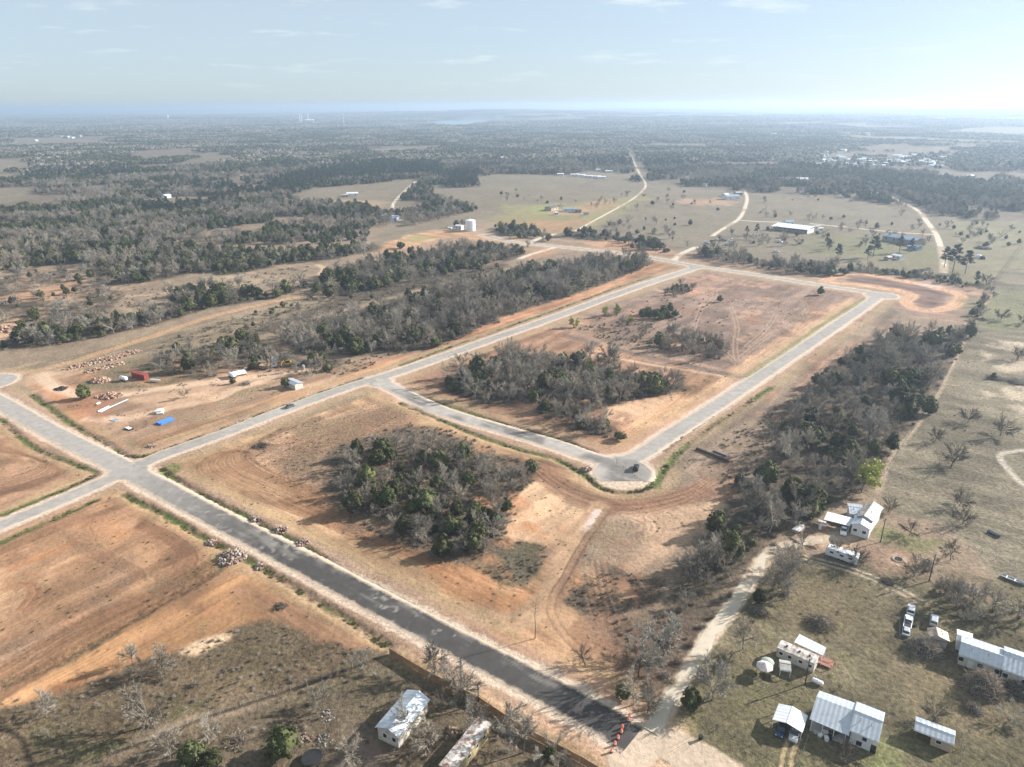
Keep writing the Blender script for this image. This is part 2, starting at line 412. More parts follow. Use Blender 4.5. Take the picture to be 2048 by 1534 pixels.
# open ground beyond the subdivision: no woods here
CLEAR = [GP(p) for p in [
    [(760, 505), (800, 472), (880, 458), (960, 448), (1010, 452), (1005, 470), (1120, 480), (1330, 515), (1500, 540), (1640, 555), (1700, 545), (1990, 580), (2100, 600), (2300, 560), (2300, 470), (2048, 445), (1940, 438), (1850, 428), (1800, 412), (1700, 398), (1600, 392), (1490, 384), (1400, 376), (1300, 368), (1230, 356), (1120, 350), (1000, 348), (945, 356), (960, 375), (870, 376), (860, 392), (900, 405), (960, 420), (880, 440), (830, 452), (790, 440), (770, 470), (740, 495)],
    [(560, 398), (630, 376), (740, 368), (835, 357), (835, 370), (800, 400), (790, 425), (765, 430), (730, 412), (640, 408)],
    [(-200, 415), (20, 405), (70, 385), (85, 374), (-200, 378)], [(-200, 350), (60, 340), (80, 325), (0, 318), (-200, 320)],
    [(-200, 365), (45, 360), (60, 345), (-200, 352)],
    [(90, 292), (190, 285), (255, 288), (200, 280), (110, 276), (20, 276), (30, 290)], [(90, 302), (180, 300), (150, 292)],
    [(290, 398), (400, 392), (450, 398), (380, 410), (300, 412)], [(0, 458), (45, 452), (40, 444), (-60, 446)],
    [(1110, 357), (1250, 362), (1290, 350), (1180, 342)], [(740, 305), (830, 302), (830, 297), (740, 299)],
    [(480, 356), (560, 350), (560, 345), (480, 349)], [(580, 320), (680, 318), (690, 312), (600, 313)],
    [(250, 298), (330, 296), (400, 290), (300, 291)], [(1890, 265), (2300, 285), (2300, 258), (1950, 254)], [(1690, 278), (2300, 296), (2300, 290), (1700, 272)],
    [(560, 256), (600, 250), (680, 250), (640, 256)], [(180, 266), (300, 264), (300, 262), (190, 263)],
    [(1296, 368), (1296, 345), (1268, 300), (1256, 300), (1272, 345), (1280, 366)],
]]
# ------------------------------------------------------------------ the ground sheet: a disc of land, finely divided where one looks
def axis(parts):
    out = []
    for a, b, n in parts: out += list(np.linspace(a, b, n, endpoint=False))
    return np.array(out)
th = axis([(-180, -56, 40), (-56, -46, 40), (-46, 46, 1020), (46, 56, 40), (56, 180, 40)]) * math.pi / 180
dep = axis([(52.5, 10.0, 700), (10.0, 3.2, 160), (3.2, 1.0, 60), (1.0, 0.23, 40)]) * math.pi / 180
rr = np.concatenate([[4.0, 30.0, 60.0, 80.0], CAM_H / np.tan(dep), [30000.0, 34000.0]])
TH, RR = np.meshgrid(th, rr)
X = (RR * np.sin(TH)).ravel(); Y = (RR * np.cos(TH)).ravel(); R = RR.ravel()
NV = X.size
# noises used all over
wfar = np.clip(R / 250.0, 1.0, 12.0)
W1 = fbm(X / 14, Y / 14, 1, 3) - 0.5; W2 = fbm(X / 14, Y / 14, 9, 3) - 0.5
W3 = fbm(X / 2.6, Y / 2.6, 21, 2) - 0.5; W4 = fbm(X / 2.6, Y / 2.6, 33, 2) - 0.5
M1 = fbm(X / 30, Y / 30, 41, 4, 0.6); M2 = fbm(X / 5, Y / 5, 51, 4, 0.65); M3 = fbm(X / 1.3, Y / 1.3, 61, 3, 0.7)
def streak(a, L, w, seed):
    a = math.radians(a); c, s = math.cos(a), math.sin(a)
    u = X * s + Y * c; v = X * c - Y * s
    return fbm(u / L + 0.6 * W1, (v + 2.5 * W1) / w, seed, 3, 0.62)
SA = streak(38.5, 22, 1.5, 71); SB = streak(128.5, 22, 1.5, 81)
SA2 = streak(38.5, 60, 5.5, 91); SB2 = streak(128.5, 60, 5.5, 95)
STK = {'A': (SA, SA2), 'B': (SB, SB2)}
WA = np.zeros(NV); WB = np.zeros(NV)
C = np.zeros((NV, 3)); FZ = np.zeros(NV); Hh = np.zeros(NV)
def blend(idx, a, rgb, tex=None, amp=0.2, mott=0.18, fuzz=None):
    c = S(*rgb); c = c * 0.93 + 0.07 * float(c @ np.array([.3, .5, .2])); c = (c * np.array([0.995, 0.972, 1.01]))[None, :] * np.ones((len(a), 1))
    f = 1.0 + mott * 2.4 * (M2[idx] - 0.5) + mott * 1.6 * (M1[idx] - 0.5)
    if tex:
        s1, s2 = STK[tex]
        f = f * (1.0 + amp * 2.6 * (s1[idx] - 0.5) + amp * 2.2 * (s2[idx] - 0.5) + 0.5 * (fbm(X[idx] / 9, Y[idx] / 9, 611, 4, .6) - 0.5)) * (0.80 + 0.30 * sstep(0.40, 0.58, 0.6 * s2[idx] + 0.4 * M1[idx]))
    c = c * np.clip(f, 0.35, 1.9)[:, None]
    WA[idx] = WA[idx] * (1 - a) + a * (min(1, amp * 4) if tex == 'A' else 0); WB[idx] = WB[idx] * (1 - a) + a * (min(1, amp * 4) if tex == 'B' else 0)
    C[idx] = C[idx] * (1 - a[:, None]) + c * a[:, None]
    if fuzz is not None: FZ[idx] = FZ[idx] * (1 - a) + fuzz * a
def area(pts, rgb, soft=1.5, warp=3.0, alpha=1.0, patch=0.0, smooth=True, ground=None, **kw):
    P = ground if ground is not None else GP(pts)
    if smooth and len(P) > 3: P = spline(P, 4, True)
    m = warp + soft + 4
    x0, y0 = P.min(0); x1, y1 = P.max(0)
    rm = np.hypot(*P.mean(0)); sc = max(1.0, rm / 350.0)
    m *= sc
    idx = np.where((X > x0 - m) & (X < x1 + m) & (Y > y0 - m) & (Y < y1 + m))[0]
    if not len(idx): return
    wx = X[idx] + sc * warp * (W1[idx] * 2.0 + W3[idx] * 0.7); wy = Y[idx] + sc * warp * (W2[idx] * 2.0 + W4[idx] * 0.7)
    a = sstep(-soft * sc, soft * sc, poly_sdf(wx, wy, P)) * alpha
    if patch: a = a * sstep(0.5 - 0.16, 0.5 + 0.1, 0.5 * M2[idx] + 0.5 * M1[idx] + (0.5 - patch) * 0.35)
    k = a > 0.003
    blend(idx[k], a[k], rgb, **kw)
def strip(pts, w, rgb, soft=0.7, warp=0.8, alpha=1.0, dz=0.0, gaps=0.0, ground=None, **kw):
    P = ground if ground is not None else GX(pts)
    m = w + soft + warp * 2 + 3
    x0, y0 = P.min(0); x1, y1 = P.max(0)
    idx = np.where((X > x0 - m) & (X < x1 + m) & (Y > y0 - m) & (Y < y1 + m))[0]
    if not len(idx): return
    d = seg_dist(X[idx] + warp * (W1[idx] + W3[idx]), Y[idx] + warp * (W2[idx] + W4[idx]), P)
    a = sstep(w * 0.5 + soft, w * 0.5 - soft, d) * alpha
    if gaps: a = a * sstep(gaps - 0.12, gaps + 0.12, M2[idx] * 0.6 + M1[idx] * 0.4)
    k = a > 0.003
    if rgb is not None: blend(idx[k], a[k], rgb, **kw)
    if dz: Hh[idx] += dz * np.exp(-(d / (w * 0.55)) ** 2)
def ruts(pts, rgb, gauge=2.1, w=0.8, alpha=0.6, ground=None, dz=-0.06):   # the two marks of a vehicle's wheels
    P = ground if ground is not None else GX(pts)
    T = np.gradient(P, axis=0); T /= np.linalg.norm(T, axis=1)[:, None] + 1e-9
    Nn = np.stack([-T[:, 1], T[:, 0]], 1)
    for s in (-0.5, 0.5):
        strip(None, w, rgb, 0.25, 0.35, alpha, dz, ground=P + Nn * gauge * s, mott=0.1)
def family(A, B, n, rgb, w=0.5, alpha=0.5, dz=-0.05, jit=0.6):
    A, B = GX(A), GX(B)
    n = int(n * 1.15); alpha *= 1.7; w *= 1.7
    for i in range(n):
        t = (i + 0.3 * (rnd.random() - 0.5)) / max(n - 1, 1)
        strip(None, w * rnd.uniform(0.6, 1.5), rgb, 0.3, jit, min(1, alpha * rnd.uniform(0.5, 1.0)), dz, ground=A * (1 - t) + B * t, mott=0.1)
        if i % 2: strip(None, w * rnd.uniform(0.8, 1.6), tuple(min(255, int(q * 1.42)) for q in rgb), 0.35, jit, min(1, alpha * rnd.uniform(0.4, 0.8)), 0, ground=A * (1 - t - .45 / n) + B * (t + .45 / n), mott=0.1)

TAN, BROWN, ORANGE, PALE, MUD = (184, 152, 118), (160, 126, 98), (196, 148, 106), (216, 184, 148), (140, 106, 82)
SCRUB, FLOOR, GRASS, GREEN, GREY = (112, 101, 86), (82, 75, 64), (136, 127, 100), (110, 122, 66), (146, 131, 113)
all_i = np.arange(NV)
blend(all_i, np.ones(NV), (154, 136, 114), mott=0.25, fuzz=0.5)
# far country: woodland floor with faint fields, then the clearings
fa = sstep(700, 1000, R)
blend(all_i, fa, (122, 112, 96), mott=0.3, fuzz=0.8)
for P in CLEAR:
    area(None, (134, 125, 106), 4, 6, ground=P, smooth=False, mott=0.22, fuzz=0.7)
for p, c in [([(1010, 405), (1060, 412), (1290, 392), (1260, 415), (1160, 462), (1000, 462), (960, 445), (1000, 430)], (150, 145, 98)),
             ([(1000, 448), (1100, 440), (1180, 440), (1120, 465), (1010, 465)], (176, 140, 108)),
             ([(1090, 425), (1180, 405), (1240, 402), (1220, 415), (1150, 432)], (178, 146, 112)),
             ([(1065, 415), (1085, 412), (1110, 418), (1090, 424), (1065, 424)], (140, 160, 90)),
             ([(1360, 400), (1450, 396), (1470, 405), (1420, 412), (1370, 408)], (184, 152, 124)),
             ([(1700, 545), (1740, 500), (1900, 520), (1990, 560), (1900, 570)], (132, 126, 98)),
             ([(1640, 470), (1850, 478), (1860, 515), (1700, 512), (1600, 500)], (128, 128, 94)),
             ([(560, 406), (640, 400), (760, 402), (770, 415), (700, 418)], (178, 152, 122)),
             ([(1900, 440), (2100, 455), (2100, 540), (1990, 560), (1920, 500)], (140, 136, 106))]:
    area(p, c, 5, 8, 0.8, mott=0.2, fuzz=0.7)
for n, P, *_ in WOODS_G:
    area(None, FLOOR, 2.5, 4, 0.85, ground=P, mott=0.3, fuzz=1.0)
# ---- the lots
area([(-60, 1095), (100, 1034), (205, 985), (245, 985), (330, 1030), (470, 1108), (620, 1195), (780, 1292), (760, 1312), (640, 1320), (560, 1260), (480, 1252), (350, 1312), (260, 1342), (170, 1388), (0, 1420), (-80, 1430)], (178, 140, 104), 1.0, 2, tex='A', amp=0.13, fuzz=0.1)
area([(-60, 1100), (190, 1000), (245, 996), (330, 1052), (430, 1120), (360, 1150), (300, 1100), (240, 1050), (150, 1050), (-40, 1150)], (164, 126, 94), 2.5, 3, 0.75, tex='A', amp=0.2, fuzz=0.1)
area([(155, 1046), (190, 1032), (235, 1040), (262, 1062), (245, 1082), (200, 1088), (160, 1072)], (208, 156, 110), 2.5, 3, 0.8, mott=0.2)
area([(-40, 1150), (70, 1112), (160, 1084), (168, 1098), (120, 1140), (60, 1200), (-40, 1262)], (210, 170, 130), 3, 4, 0.8, tex='A', amp=0.12)
strip([(20, 1135), (80, 1112), (160, 1082), (200, 1060)], 2.0, (214, 150, 96), 1.5, 1.5, 0.8)
area([(90, 1250), (140, 1190), (190, 1130), (250, 1120), (260, 1170), (200, 1240), (120, 1300), (0, 1350), (-40, 1320)], (152, 126, 104), 3, 5, 0.75, 0.55, tex='A', amp=0.2, fuzz=0.4)
area([(-40, 1440), (20, 1392), (160, 1302), (330, 1216), (470, 1152), (570, 1196), (545, 1232), (440, 1262), (350, 1308), (240, 1345), (110, 1388)], (198, 152, 104), 2, 3, 0.95, tex='A', amp=0.2, fuzz=0.0)
area([(470, 1185), (560, 1182), (700, 1260), (770, 1302), (640, 1318), (560, 1262), (520, 1225)], (158, 122, 92), 3, 4, 0.8, tex='B', amp=0.25)
strip([(455, 1118), (400, 1160), (300, 1218), (200, 1276), (120, 1325), (0, 1372)], 3.2, (116, 106, 84), 1.4, 1.5, 0.85, -0.35, fuzz=1.0)
strip([(440, 1110), (400, 1140), (370, 1160)], 4.0, (120, 118, 84), 1.2, 1.5, 0.7, fuzz=1.0)
family([(142, 1068), (135, 1085), (150, 1100), (210, 1130), (290, 1162)], [(185, 1035), (180, 1060), (195, 1090), (240, 1118), (285, 1140)], 7, (116, 88, 66), 0.3, 0.32)
family([(265, 1055), (320, 1080), (350, 1105), (345, 1130), (300, 1150)], [(285, 1040), (350, 1070), (392, 1108), (380, 1140), (320, 1170)], 8, (116, 86, 64), 0.38, 0.34)
family([(0, 1178), (40, 1165), (55, 1185), (30, 1220)], [(45, 1180), (80, 1165), (92, 1190), (60, 1225)], 5, (140, 102, 72), 0.4, 0.45)
family([(0, 1330), (150, 1245), (300, 1180), (420, 1120)], [(0, 1400), (160, 1300), (330, 1205), (430, 1150)], 8, (112, 82, 58), 0.6, 0.4)
for k in range(9):
    a = 70 + k * 9; ruts([(a, 1405 - k * 2), (a + 14, 1390 - k * 2), (a + 34, 1372 - 3 * k)], (150, 104, 70), 1.2, 0.45, 0.5)
# scrub at the bottom left and the yards below the fence
area([(350, 1312), (480, 1252), (545, 1238), (620, 1276), (720, 1296), (790, 1302), (700, 1352), (560, 1392), (300, 1462), (230, 1510), (-200, 1700), (-200, 1405), (0, 1425), (120, 1392), (240, 1352)], (116, 102, 82), 2, 3, mott=0.4, fuzz=1.0)
area([(420, 1280), (540, 1240), (620, 1280), (600, 1330), (480, 1340)], (98, 92, 74), 3, 4, 0.7, 0.5, fuzz=1.0)
area([(60, 1460), (300, 1420), (420, 1400), (300, 1470), (120, 1530)], (92, 96, 64), 3, 4, 0.6, 0.5, fuzz=1.0)
area([(352, 1310), (380, 1288), (450, 1263), (468, 1272), (425, 1297), (392, 1312)], (220, 192, 158), 0.8, 1.5, 0.95, mott=0.08)
area([(230, 1512), (560, 1396), (780, 1316), (850, 1350), (1000, 1440), (1160, 1520), (1300, 1700), (-200, 1700), (-100, 1600)], (116, 104, 86), 1.5, 2, mott=0.35, fuzz=0.9)
area([(560, 1400), (660, 1370), (780, 1330), (830, 1360), (760, 1410), (640, 1450)], (116, 108, 84), 3, 4, 0.6, fuzz=1.0)
area([(690, 1500), (720, 1465), (770, 1470), (780, 1500), (740, 1560), (640, 1600)], (142, 126, 112), 3, 3, 0.85, mott=0.12, fuzz=0.2)
area([(640, 1400), (720, 1380), (800, 1370), (700, 1440), (640, 1480), (560, 1520)], (118, 106, 92), 3, 4, 0.5)
strip([(-20, 1455), (28, 1468), (52, 1498), (66, 1540)], 1.0, (62, 56, 48), 0.5, 0.4, 0.85, fuzz=1.0)
strip([(225, 1508), (330, 1472), (420, 1434), (600, 1375), (690, 1342), (775, 1310)], 0.9, (70, 62, 52), 0.5, 0.5, 0.8, fuzz=1.0)  # dark line of fence shadow and brush, painted into the soil colour
# between the dark road and the wooden fence
area([(560, 1160), (800, 1290), (1000, 1395), (1180, 1485), (1260, 1525), (1200, 1560), (1000, 1440), (780, 1305), (640, 1225)], (190, 160, 130), 1.2, 2, 0.95, tex='B', amp=0.22)
area([(790, 1302), (1000, 1412), (1180, 1505), (1170, 1520), (990, 1430), (785, 1312)], (160, 126, 98), 1.0, 1.5, 0.8, tex='B', amp=0.3)
# centre-left lot
area([(318, 940), (480, 878), (640, 825), (745, 788), (790, 788), (900, 848), (1020, 893), (1110, 920), (1180, 962), (1250, 990), (1200, 1040), (1150, 1120), (1130, 1190), (1200, 1260), (1260, 1330), (1300, 1400), (1250, 1405), (1100, 1325), (900, 1224), (700, 1114), (500, 1018), (350, 952)], (188, 154, 116), 1.0, 2, tex='B', amp=0.2, fuzz=0.1)
area([(340, 930), (480, 885), (600, 842), (640, 860), (560, 930), (440, 950)], (176, 142, 106), 3, 4, 0.6, tex='A', amp=0.2)
area([(470, 896), (560, 852), (660, 825), (770, 800), (830, 850), (730, 890), (690, 960), (640, 992), (580, 962), (520, 936)], (160, 132, 108), 3, 4, 0.85, tex='A', amp=0.15, mott=0.3, fuzz=0.9)
area([(560, 925), (620, 912), (690, 920), (680, 965), (600, 955)], (138, 118, 98), 3, 4, 0.7, fuzz=1.0)
family([(660, 1055), (548, 1011), (473, 983), (419, 959), (394, 941), (399, 924), (429, 907), (473, 899)], [(690, 1005), (620, 975), (582, 961), (535, 941), (511, 926), (496, 914), (496, 908), (500, 905)], 13, (116, 84, 60), 0.42, 0.42)
family([(940, 1165), (800, 1110), (660, 1055), (540, 1005)], [(900, 1130), (800, 1085), (700, 1035), (600, 990)], 7, (124, 92, 66), 0.6, 0.4)
ruts([(870, 1100), (960, 1150), (1040, 1180), (1110, 1178), (1160, 1150)], MUD, 1.9, 0.6, 0.6)
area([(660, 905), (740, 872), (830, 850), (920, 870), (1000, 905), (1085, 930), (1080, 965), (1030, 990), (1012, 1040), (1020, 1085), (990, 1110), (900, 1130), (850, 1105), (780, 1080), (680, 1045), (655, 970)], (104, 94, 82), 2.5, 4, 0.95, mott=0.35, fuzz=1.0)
area([(1016, 1062), (1032, 1002), (1058, 972), (1112, 966), (1166, 996), (1174, 1012), (1142, 1062), (1092, 1088), (1040, 1072)], (222, 186, 146), 1.0, 2, 1.0, tex='A', amp=0.12, mott=0.15)
area([(962, 1132), (1000, 1096), (1045, 1080), (1092, 1090), (1082, 1122), (1060, 1157), (1010, 1168), (978, 1152)], (100, 95, 78), 1.5, 2.5, 0.95, mott=0.35, fuzz=1.0)
area([(1075, 1120), (1090, 1090), (1120, 1085), (1110, 1130)], (140, 116, 96), 2, 3, 0.7)
area([(850, 1128), (960, 1138), (1010, 1175), (1080, 1170), (1130, 1130), (1150, 1160), (1100, 1195), (1000, 1215), (900, 1190)], (198, 146, 100), 2.5, 3, 0.8, tex='B', amp=0.2)
area([(900, 1230), (1040, 1230), (1130, 1290), (1230, 1370), (1240, 1400), (1080, 1310)], (186, 140, 104), 3, 4, 0.7, tex='B', amp=0.3)
area([(1125, 1190), (1165, 1155), (1240, 1140), (1340, 1165), (1310, 1215), (1240, 1232), (1190, 1238), (1140, 1216)], (98, 86, 74), 1.5, 3, 0.9, mott=0.35, fuzz=1.0)
area([(1205, 1040), (1280, 1015), (1400, 1002), (1456, 1010), (1442, 1044), (1370, 1092), (1290, 1142), (1240, 1132), (1200, 1110)], (204, 172, 140), 2, 3, 0.9, mott=0.25, fuzz=0.3)
area([(1190, 1050), (1240, 1030), (1290, 1060), (1270, 1130), (1200, 1120), (1165, 1100)], (156, 138, 116), 2.5, 4, 0.8, mott=0.3, fuzz=0.6)
area([(1150, 1240), (1240, 1235), (1330, 1260), (1330, 1340), (1270, 1400), (1200, 1330)], (150, 120, 98), 3, 4, 0.85, mott=0.25, fuzz=0.5)
area([(1230, 1250), (1340, 1230), (1400, 1260), (1340, 1370), (1290, 1420), (1250, 1340)], (112, 96, 82), 3, 4, 0.85, mott=0.3, fuzz=0.9)
strip([(1085, 935), (1130, 975), (1200, 1003), (1280, 1006), (1370, 988), (1425, 955), (1450, 920), (1500, 870)], 11, (148, 112, 88), 2.5, 2, 0.9, tex='B', amp=0.2)
area([(1340, 960), (1420, 930), (1480, 960), (1470, 1000), (1400, 1000), (1330, 1000)], (148, 116, 94), 2.5, 3, 0.8, mott=0.3)
area([(1390, 960), (1440, 945), (1470, 965), (1440, 985)], (190, 158, 132), 1.5, 2.5, 0.7, mott=0.3)
for o in range(7):
    k = o * 5
    ruts([(1070, 925 + k), (1130, 968 + k), (1200, 994 + k), (1280, 998 + k), (1370, 980 + k * 0.8), (1430, 948 + k * .5)], (120, 88, 68) if o % 2 else (172, 136, 106), 2.1, 0.5, 0.45)
strip([(1198, 1012), (1155, 1080), (1115, 1150), (1085, 1205), (1040, 1240), (950, 1235)], 6.5, (210, 174, 136), 1.6, 1.5, 0.95, tex='A', amp=0.1)
strip([(1215, 1022), (1170, 1090), (1130, 1165), (1110, 1215)], 3.0, (132, 104, 86), 1.0, 1.0, 0.7)
ruts([(1212, 1020), (1165, 1090), (1125, 1160), (1100, 1210), (1120, 1260), (1170, 1310)], (116, 88, 68), 2.0, 0.6, 0.65)
strip([(1195, 1022), (1182, 1042), (1170, 1058)], 2.2, (226, 206, 192), 0.8, 0.5, 0.9, mott=0.05)
strip([(1100, 1205), (1140, 1270), (1200, 1320)], 5.5, (188, 152, 116), 2, 2, 0.8)
for a in (0, 10, 22, 34): ruts([(1172 + a, 1120), (1180 + a, 1190), (1200 + a, 1250)], (150, 116, 92), 2.0, 0.6, 0.5)
family([(1310, 1030), (1330, 1050), (1320, 1075), (1290, 1080)], [(1270, 1040), (1285, 1050), (1280, 1062), (1260, 1068)], 4, (150, 124, 100), 0.3, 0.3)
# east of the cul-de-sac
area([(1300, 960), (1400, 868), (1500, 800), (1600, 728), (1700, 650), (1762, 612), (1800, 640), (1720, 690), (1600, 770), (1570, 860), (1490, 930), (1400, 960), (1330, 975)], (150, 132, 112), 1.5, 2.5, 0.9, tex='A', amp=0.2, fuzz=0.5)
area([(1420, 910), (1500, 845), (1560, 800), (1590, 830), (1560, 900), (1500, 950)], (112, 99, 85), 3, 4, 0.8, 0.6, mott=0.3, fuzz=1.0)
area([(1600, 745), (1680, 690), (1720, 680), (1680, 730), (1600, 790)], (172, 138, 114), 3, 4, 0.7, tex='A', amp=0.25)
# lot with the thicket above the cul-de-sac
area([(800, 768), (900, 728), (1000, 692), (1105, 656), (1250, 702), (1400, 742), (1490, 758), (1380, 836), (1290, 904), (1215, 922), (1100, 872), (900, 802)], (170, 134, 106), 1.0, 2, tex='A', amp=0.22, fuzz=0.2)
area([(800, 768), (900, 730), (1000, 800), (1100, 830), (1200, 880), (1210, 918), (1080, 866), (900, 806)], (152, 120, 96), 3, 4, 0.7, tex='B', amp=0.25)
area([(1235, 908), (1290, 900), (1475, 765), (1400, 748), (1330, 800), (1260, 845)], (196, 156, 118), 2, 3, 0.9, tex='A', amp=0.28)
area([(1210, 818), (1290, 790), (1362, 776), (1335, 802), (1262, 842), (1225, 840)], (210, 174, 138), 1.5, 2.5, 0.85, tex='B', amp=0.1)
family([(1222, 838), (1240, 826), (1262, 832), (1255, 846)], [(1232, 838), (1243, 832), (1252, 835), (1248, 842)], 3, (140, 104, 80), 0.4, 0.6)
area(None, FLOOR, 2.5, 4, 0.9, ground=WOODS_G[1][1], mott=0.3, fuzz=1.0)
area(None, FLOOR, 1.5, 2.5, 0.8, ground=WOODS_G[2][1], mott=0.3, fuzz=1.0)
# brown lot by the loop road
area([(1120, 652), (1230, 607), (1330, 577), (1398, 546), (1500, 560), (1725, 592), (1690, 622), (1600, 684), (1490, 758), (1380, 734), (1250, 702)], (152, 129, 113), 1.0, 2.5, tex='A', amp=0.1, mott=0.25, fuzz=0.5)
area([(1120, 655), (1180, 630), (1240, 615), (1290, 640), (1230, 660), (1200, 680)], (184, 148, 120), 3, 4, 0.8, 0.6, tex='B', amp=0.2)
area([(1150, 655), (1250, 640), (1320, 650), (1340, 690), (1260, 695), (1200, 680)], (118, 106, 88), 3, 4, 0.75, 0.65, fuzz=1.0)
area([(1465, 755), (1710, 604), (1655, 612), (1530, 692), (1445, 742)], (190, 154, 122), 2, 3, 0.85, tex='A', amp=0.35)
area([(1396, 548), (1470, 556), (1560, 572), (1480, 582), (1400, 588), (1350, 580)], (184, 144, 118), 3, 4, 0.7, 0.6, tex='B', amp=0.25)
area([(1230, 690), (1330, 712), (1440, 735), (1420, 745), (1280, 715)], (188, 156, 130), 2, 3, 0.7, tex='B', amp=0.3)
strip([(1130, 672), (1250, 702), (1360, 728), (1480, 754)], 6, (124, 110, 98), 2, 1.5, 0.85, -0.3, fuzz=0.7)
strip([(1170, 708), (1260, 722), (1350, 738), (1440, 752)], 3.2, (214, 184, 152), 1.2, 1.2, 0.8, 0.3)
for pl in ([(1395, 572), (1412, 586), (1404, 612), (1390, 650), (1378, 690)], [(1405, 566), (1430, 580), (1425, 600), (1400, 620)], [(1475, 725), (1470, 695), (1474, 650), (1460, 610)], [(1492, 694), (1530, 660), (1552, 628)],
           [(1480, 715), (1540, 670), (1600, 640), (1612, 610), (1590, 590)], [(1400, 610), (1460, 600), (1540, 600)], [(1560, 600), (1600, 590), (1640, 588)], [(1420, 690), (1450, 705), (1475, 730)], [(1440, 560), (1520, 575), (1600, 582)]):
    ruts(pl, (196, 166, 138), 2.1, 0.7, 0.65)
# band north of the long road
area([(290, 918), (440, 858), (580, 802), (700, 757), (900, 690), (1100, 620), (1250, 566), (1345, 534), (1305, 526), (1200, 574), (1080, 612), (960, 658), (860, 702), (740, 722), (650, 768), (560, 792), (400, 850), (300, 895)], (190, 146, 108), 1.5, 2.5, 0.95, tex='A', amp=0.25, fuzz=0.1)
area([(900, 690), (1100, 620), (1250, 566), (1300, 535), (1200, 574), (1080, 610), (960, 655)], (186, 138, 102), 2, 3, 0.6, tex='A', amp=0.3)
area([(560, 745), (640, 740), (720, 720), (840, 700), (800, 715), (700, 745), (640, 765), (580, 780)], (176, 142, 114), 3, 4, 0.6, 0.5, tex='A', amp=0.2)
# the yard
area([(60, 748), (200, 722), (420, 716), (640, 742), (650, 767), (560, 792), (440, 857), (300, 906), (250, 908), (150, 842), (60, 782)], (184, 152, 122), 2, 3, 0.95, tex='A', amp=0.12, fuzz=0.1)
area([(70, 772), (140, 770), (200, 800), (190, 850), (240, 900), (160, 845), (90, 795)], (196, 142, 102), 3, 4, 0.85, mott=0.25)
area([(280, 880), (420, 835), (560, 790), (600, 775), (560, 800), (440, 857), (310, 900)], (176, 140, 104), 2, 3, 0.8, tex='A', amp=0.3)
area([(150, 735), (280, 715), (420, 720), (420, 752), (330, 768), (250, 775), (180, 775)], (124, 114, 90), 3, 4, 0.85, mott=0.3, fuzz=0.9)
area([(290, 850), (300, 815), (400, 790), (490, 770), (560, 772), (500, 800), (400, 840)], (140, 126, 100), 2.5, 4, 0.8, 0.6, mott=0.3, fuzz=0.9)
strip([(80, 748), (110, 775), (170, 790), (240, 790), (330, 776), (440, 762), (560, 748), (640, 742)], 7, (224, 194, 162), 2.0, 2, 0.95)
strip([(180, 838), (260, 836), (330, 818), (420, 800), (480, 775), (560, 755)], 6, (220, 188, 156), 1.6, 2, 0.95)
area([(260, 800), (330, 782), (430, 772), (420, 795), (330, 812)], (212, 178, 144), 3, 3, 0.8)
area([(170, 790), (230, 785), (220, 830), (190, 835)], (176, 128, 98), 2.5, 3, 0.7)
# left of the crossroads
area([(-80, 830), (20, 860), (60, 895), (140, 928), (185, 945), (140, 970), (60, 1004), (-80, 1060)], (166, 132, 102), 1.2, 2, tex='A', amp=0.18, fuzz=0.1)
area([(-60, 850), (20, 870), (80, 910), (60, 930), (-60, 890)], (196, 164, 124), 2, 3, 0.7, tex='B', amp=0.15)
family([(-40, 960), (40, 950), (80, 930), (60, 912), (-20, 905)], [(-40, 1000), (70, 972), (120, 945), (90, 925), (0, 890)], 7, (130, 98, 74), 0.5, 0.45)
# the dirt trail and the clearings on the left
area([(0, 735), (120, 715), (300, 665), (450, 628), (640, 578), (660, 600), (560, 640), (420, 690), (280, 715), (120, 745)], (152, 137, 114), 3, 4, 0.8, tex='A', amp=0.12, fuzz=0.8)
strip([(-60, 748), (70, 742), (200, 706), (300, 674), (420, 634), (540, 605), (640, 584), (700, 570)], 5.5, (196, 160, 124), 1.2, 1.2, 0.95)
ruts([(-60, 748), (70, 742), (200, 706), (300, 674), (420, 634), (540, 605), (640, 584), (760, 560)], (168, 132, 102), 2.2, 0.8, 0.6)
strip([(660, 592), (760, 570), (900, 545), (1000, 522)], 4, (176, 154, 126), 1.5, 2, 0.6, gaps=0.4)
area([(-80, 540), (90, 512), (150, 524), (200, 548), (300, 562), (240, 600), (110, 648), (-80, 660)], (176, 150, 124), 4, 5, 0.85, 0.75, tex='B', amp=0.12, fuzz=0.6)
area([(20, 590), (110, 570), (160, 560), (150, 585), (60, 605)], (194, 150, 116), 4, 5, 0.6, 0.5)
area([(250, 600), (330, 590), (340, 560), (480, 545), (600, 530), (640, 540), (540, 566), (400, 588), (320, 618), (230, 640)], (166, 148, 124), 3, 4, 0.9, tex='B', amp=0.12, fuzz=0.7)
area([(-60, 680), (20, 640), (50, 640), (30, 665), (-20, 690)], (206, 170, 134), 2, 3, 0.85)
strip([(640, 548), (648, 538), (636, 530)], 5, (214, 184, 148), 1.5, 1, 0.9)
strip([(250, 592), (300, 590), (340, 584)], 3, (206, 176, 144), 1.2, 1, 0.8)
area([(690, 520), (780, 500), (880, 482), (990, 476), (900, 492), (800, 510), (700, 530)], (172, 148, 122), 3, 4, 0.8, fuzz=0.4)
area([(755, 506), (770, 488), (830, 468), (905, 458), (990, 470), (1040, 482), (980, 482), (900, 476), (860, 486), (800, 500)], (200, 160, 122), 3, 4, 0.95, tex='B', amp=0.15)
area([(805, 480), (850, 470), (870, 476), (830, 484)], (150, 150, 100), 3, 3, 0.7)
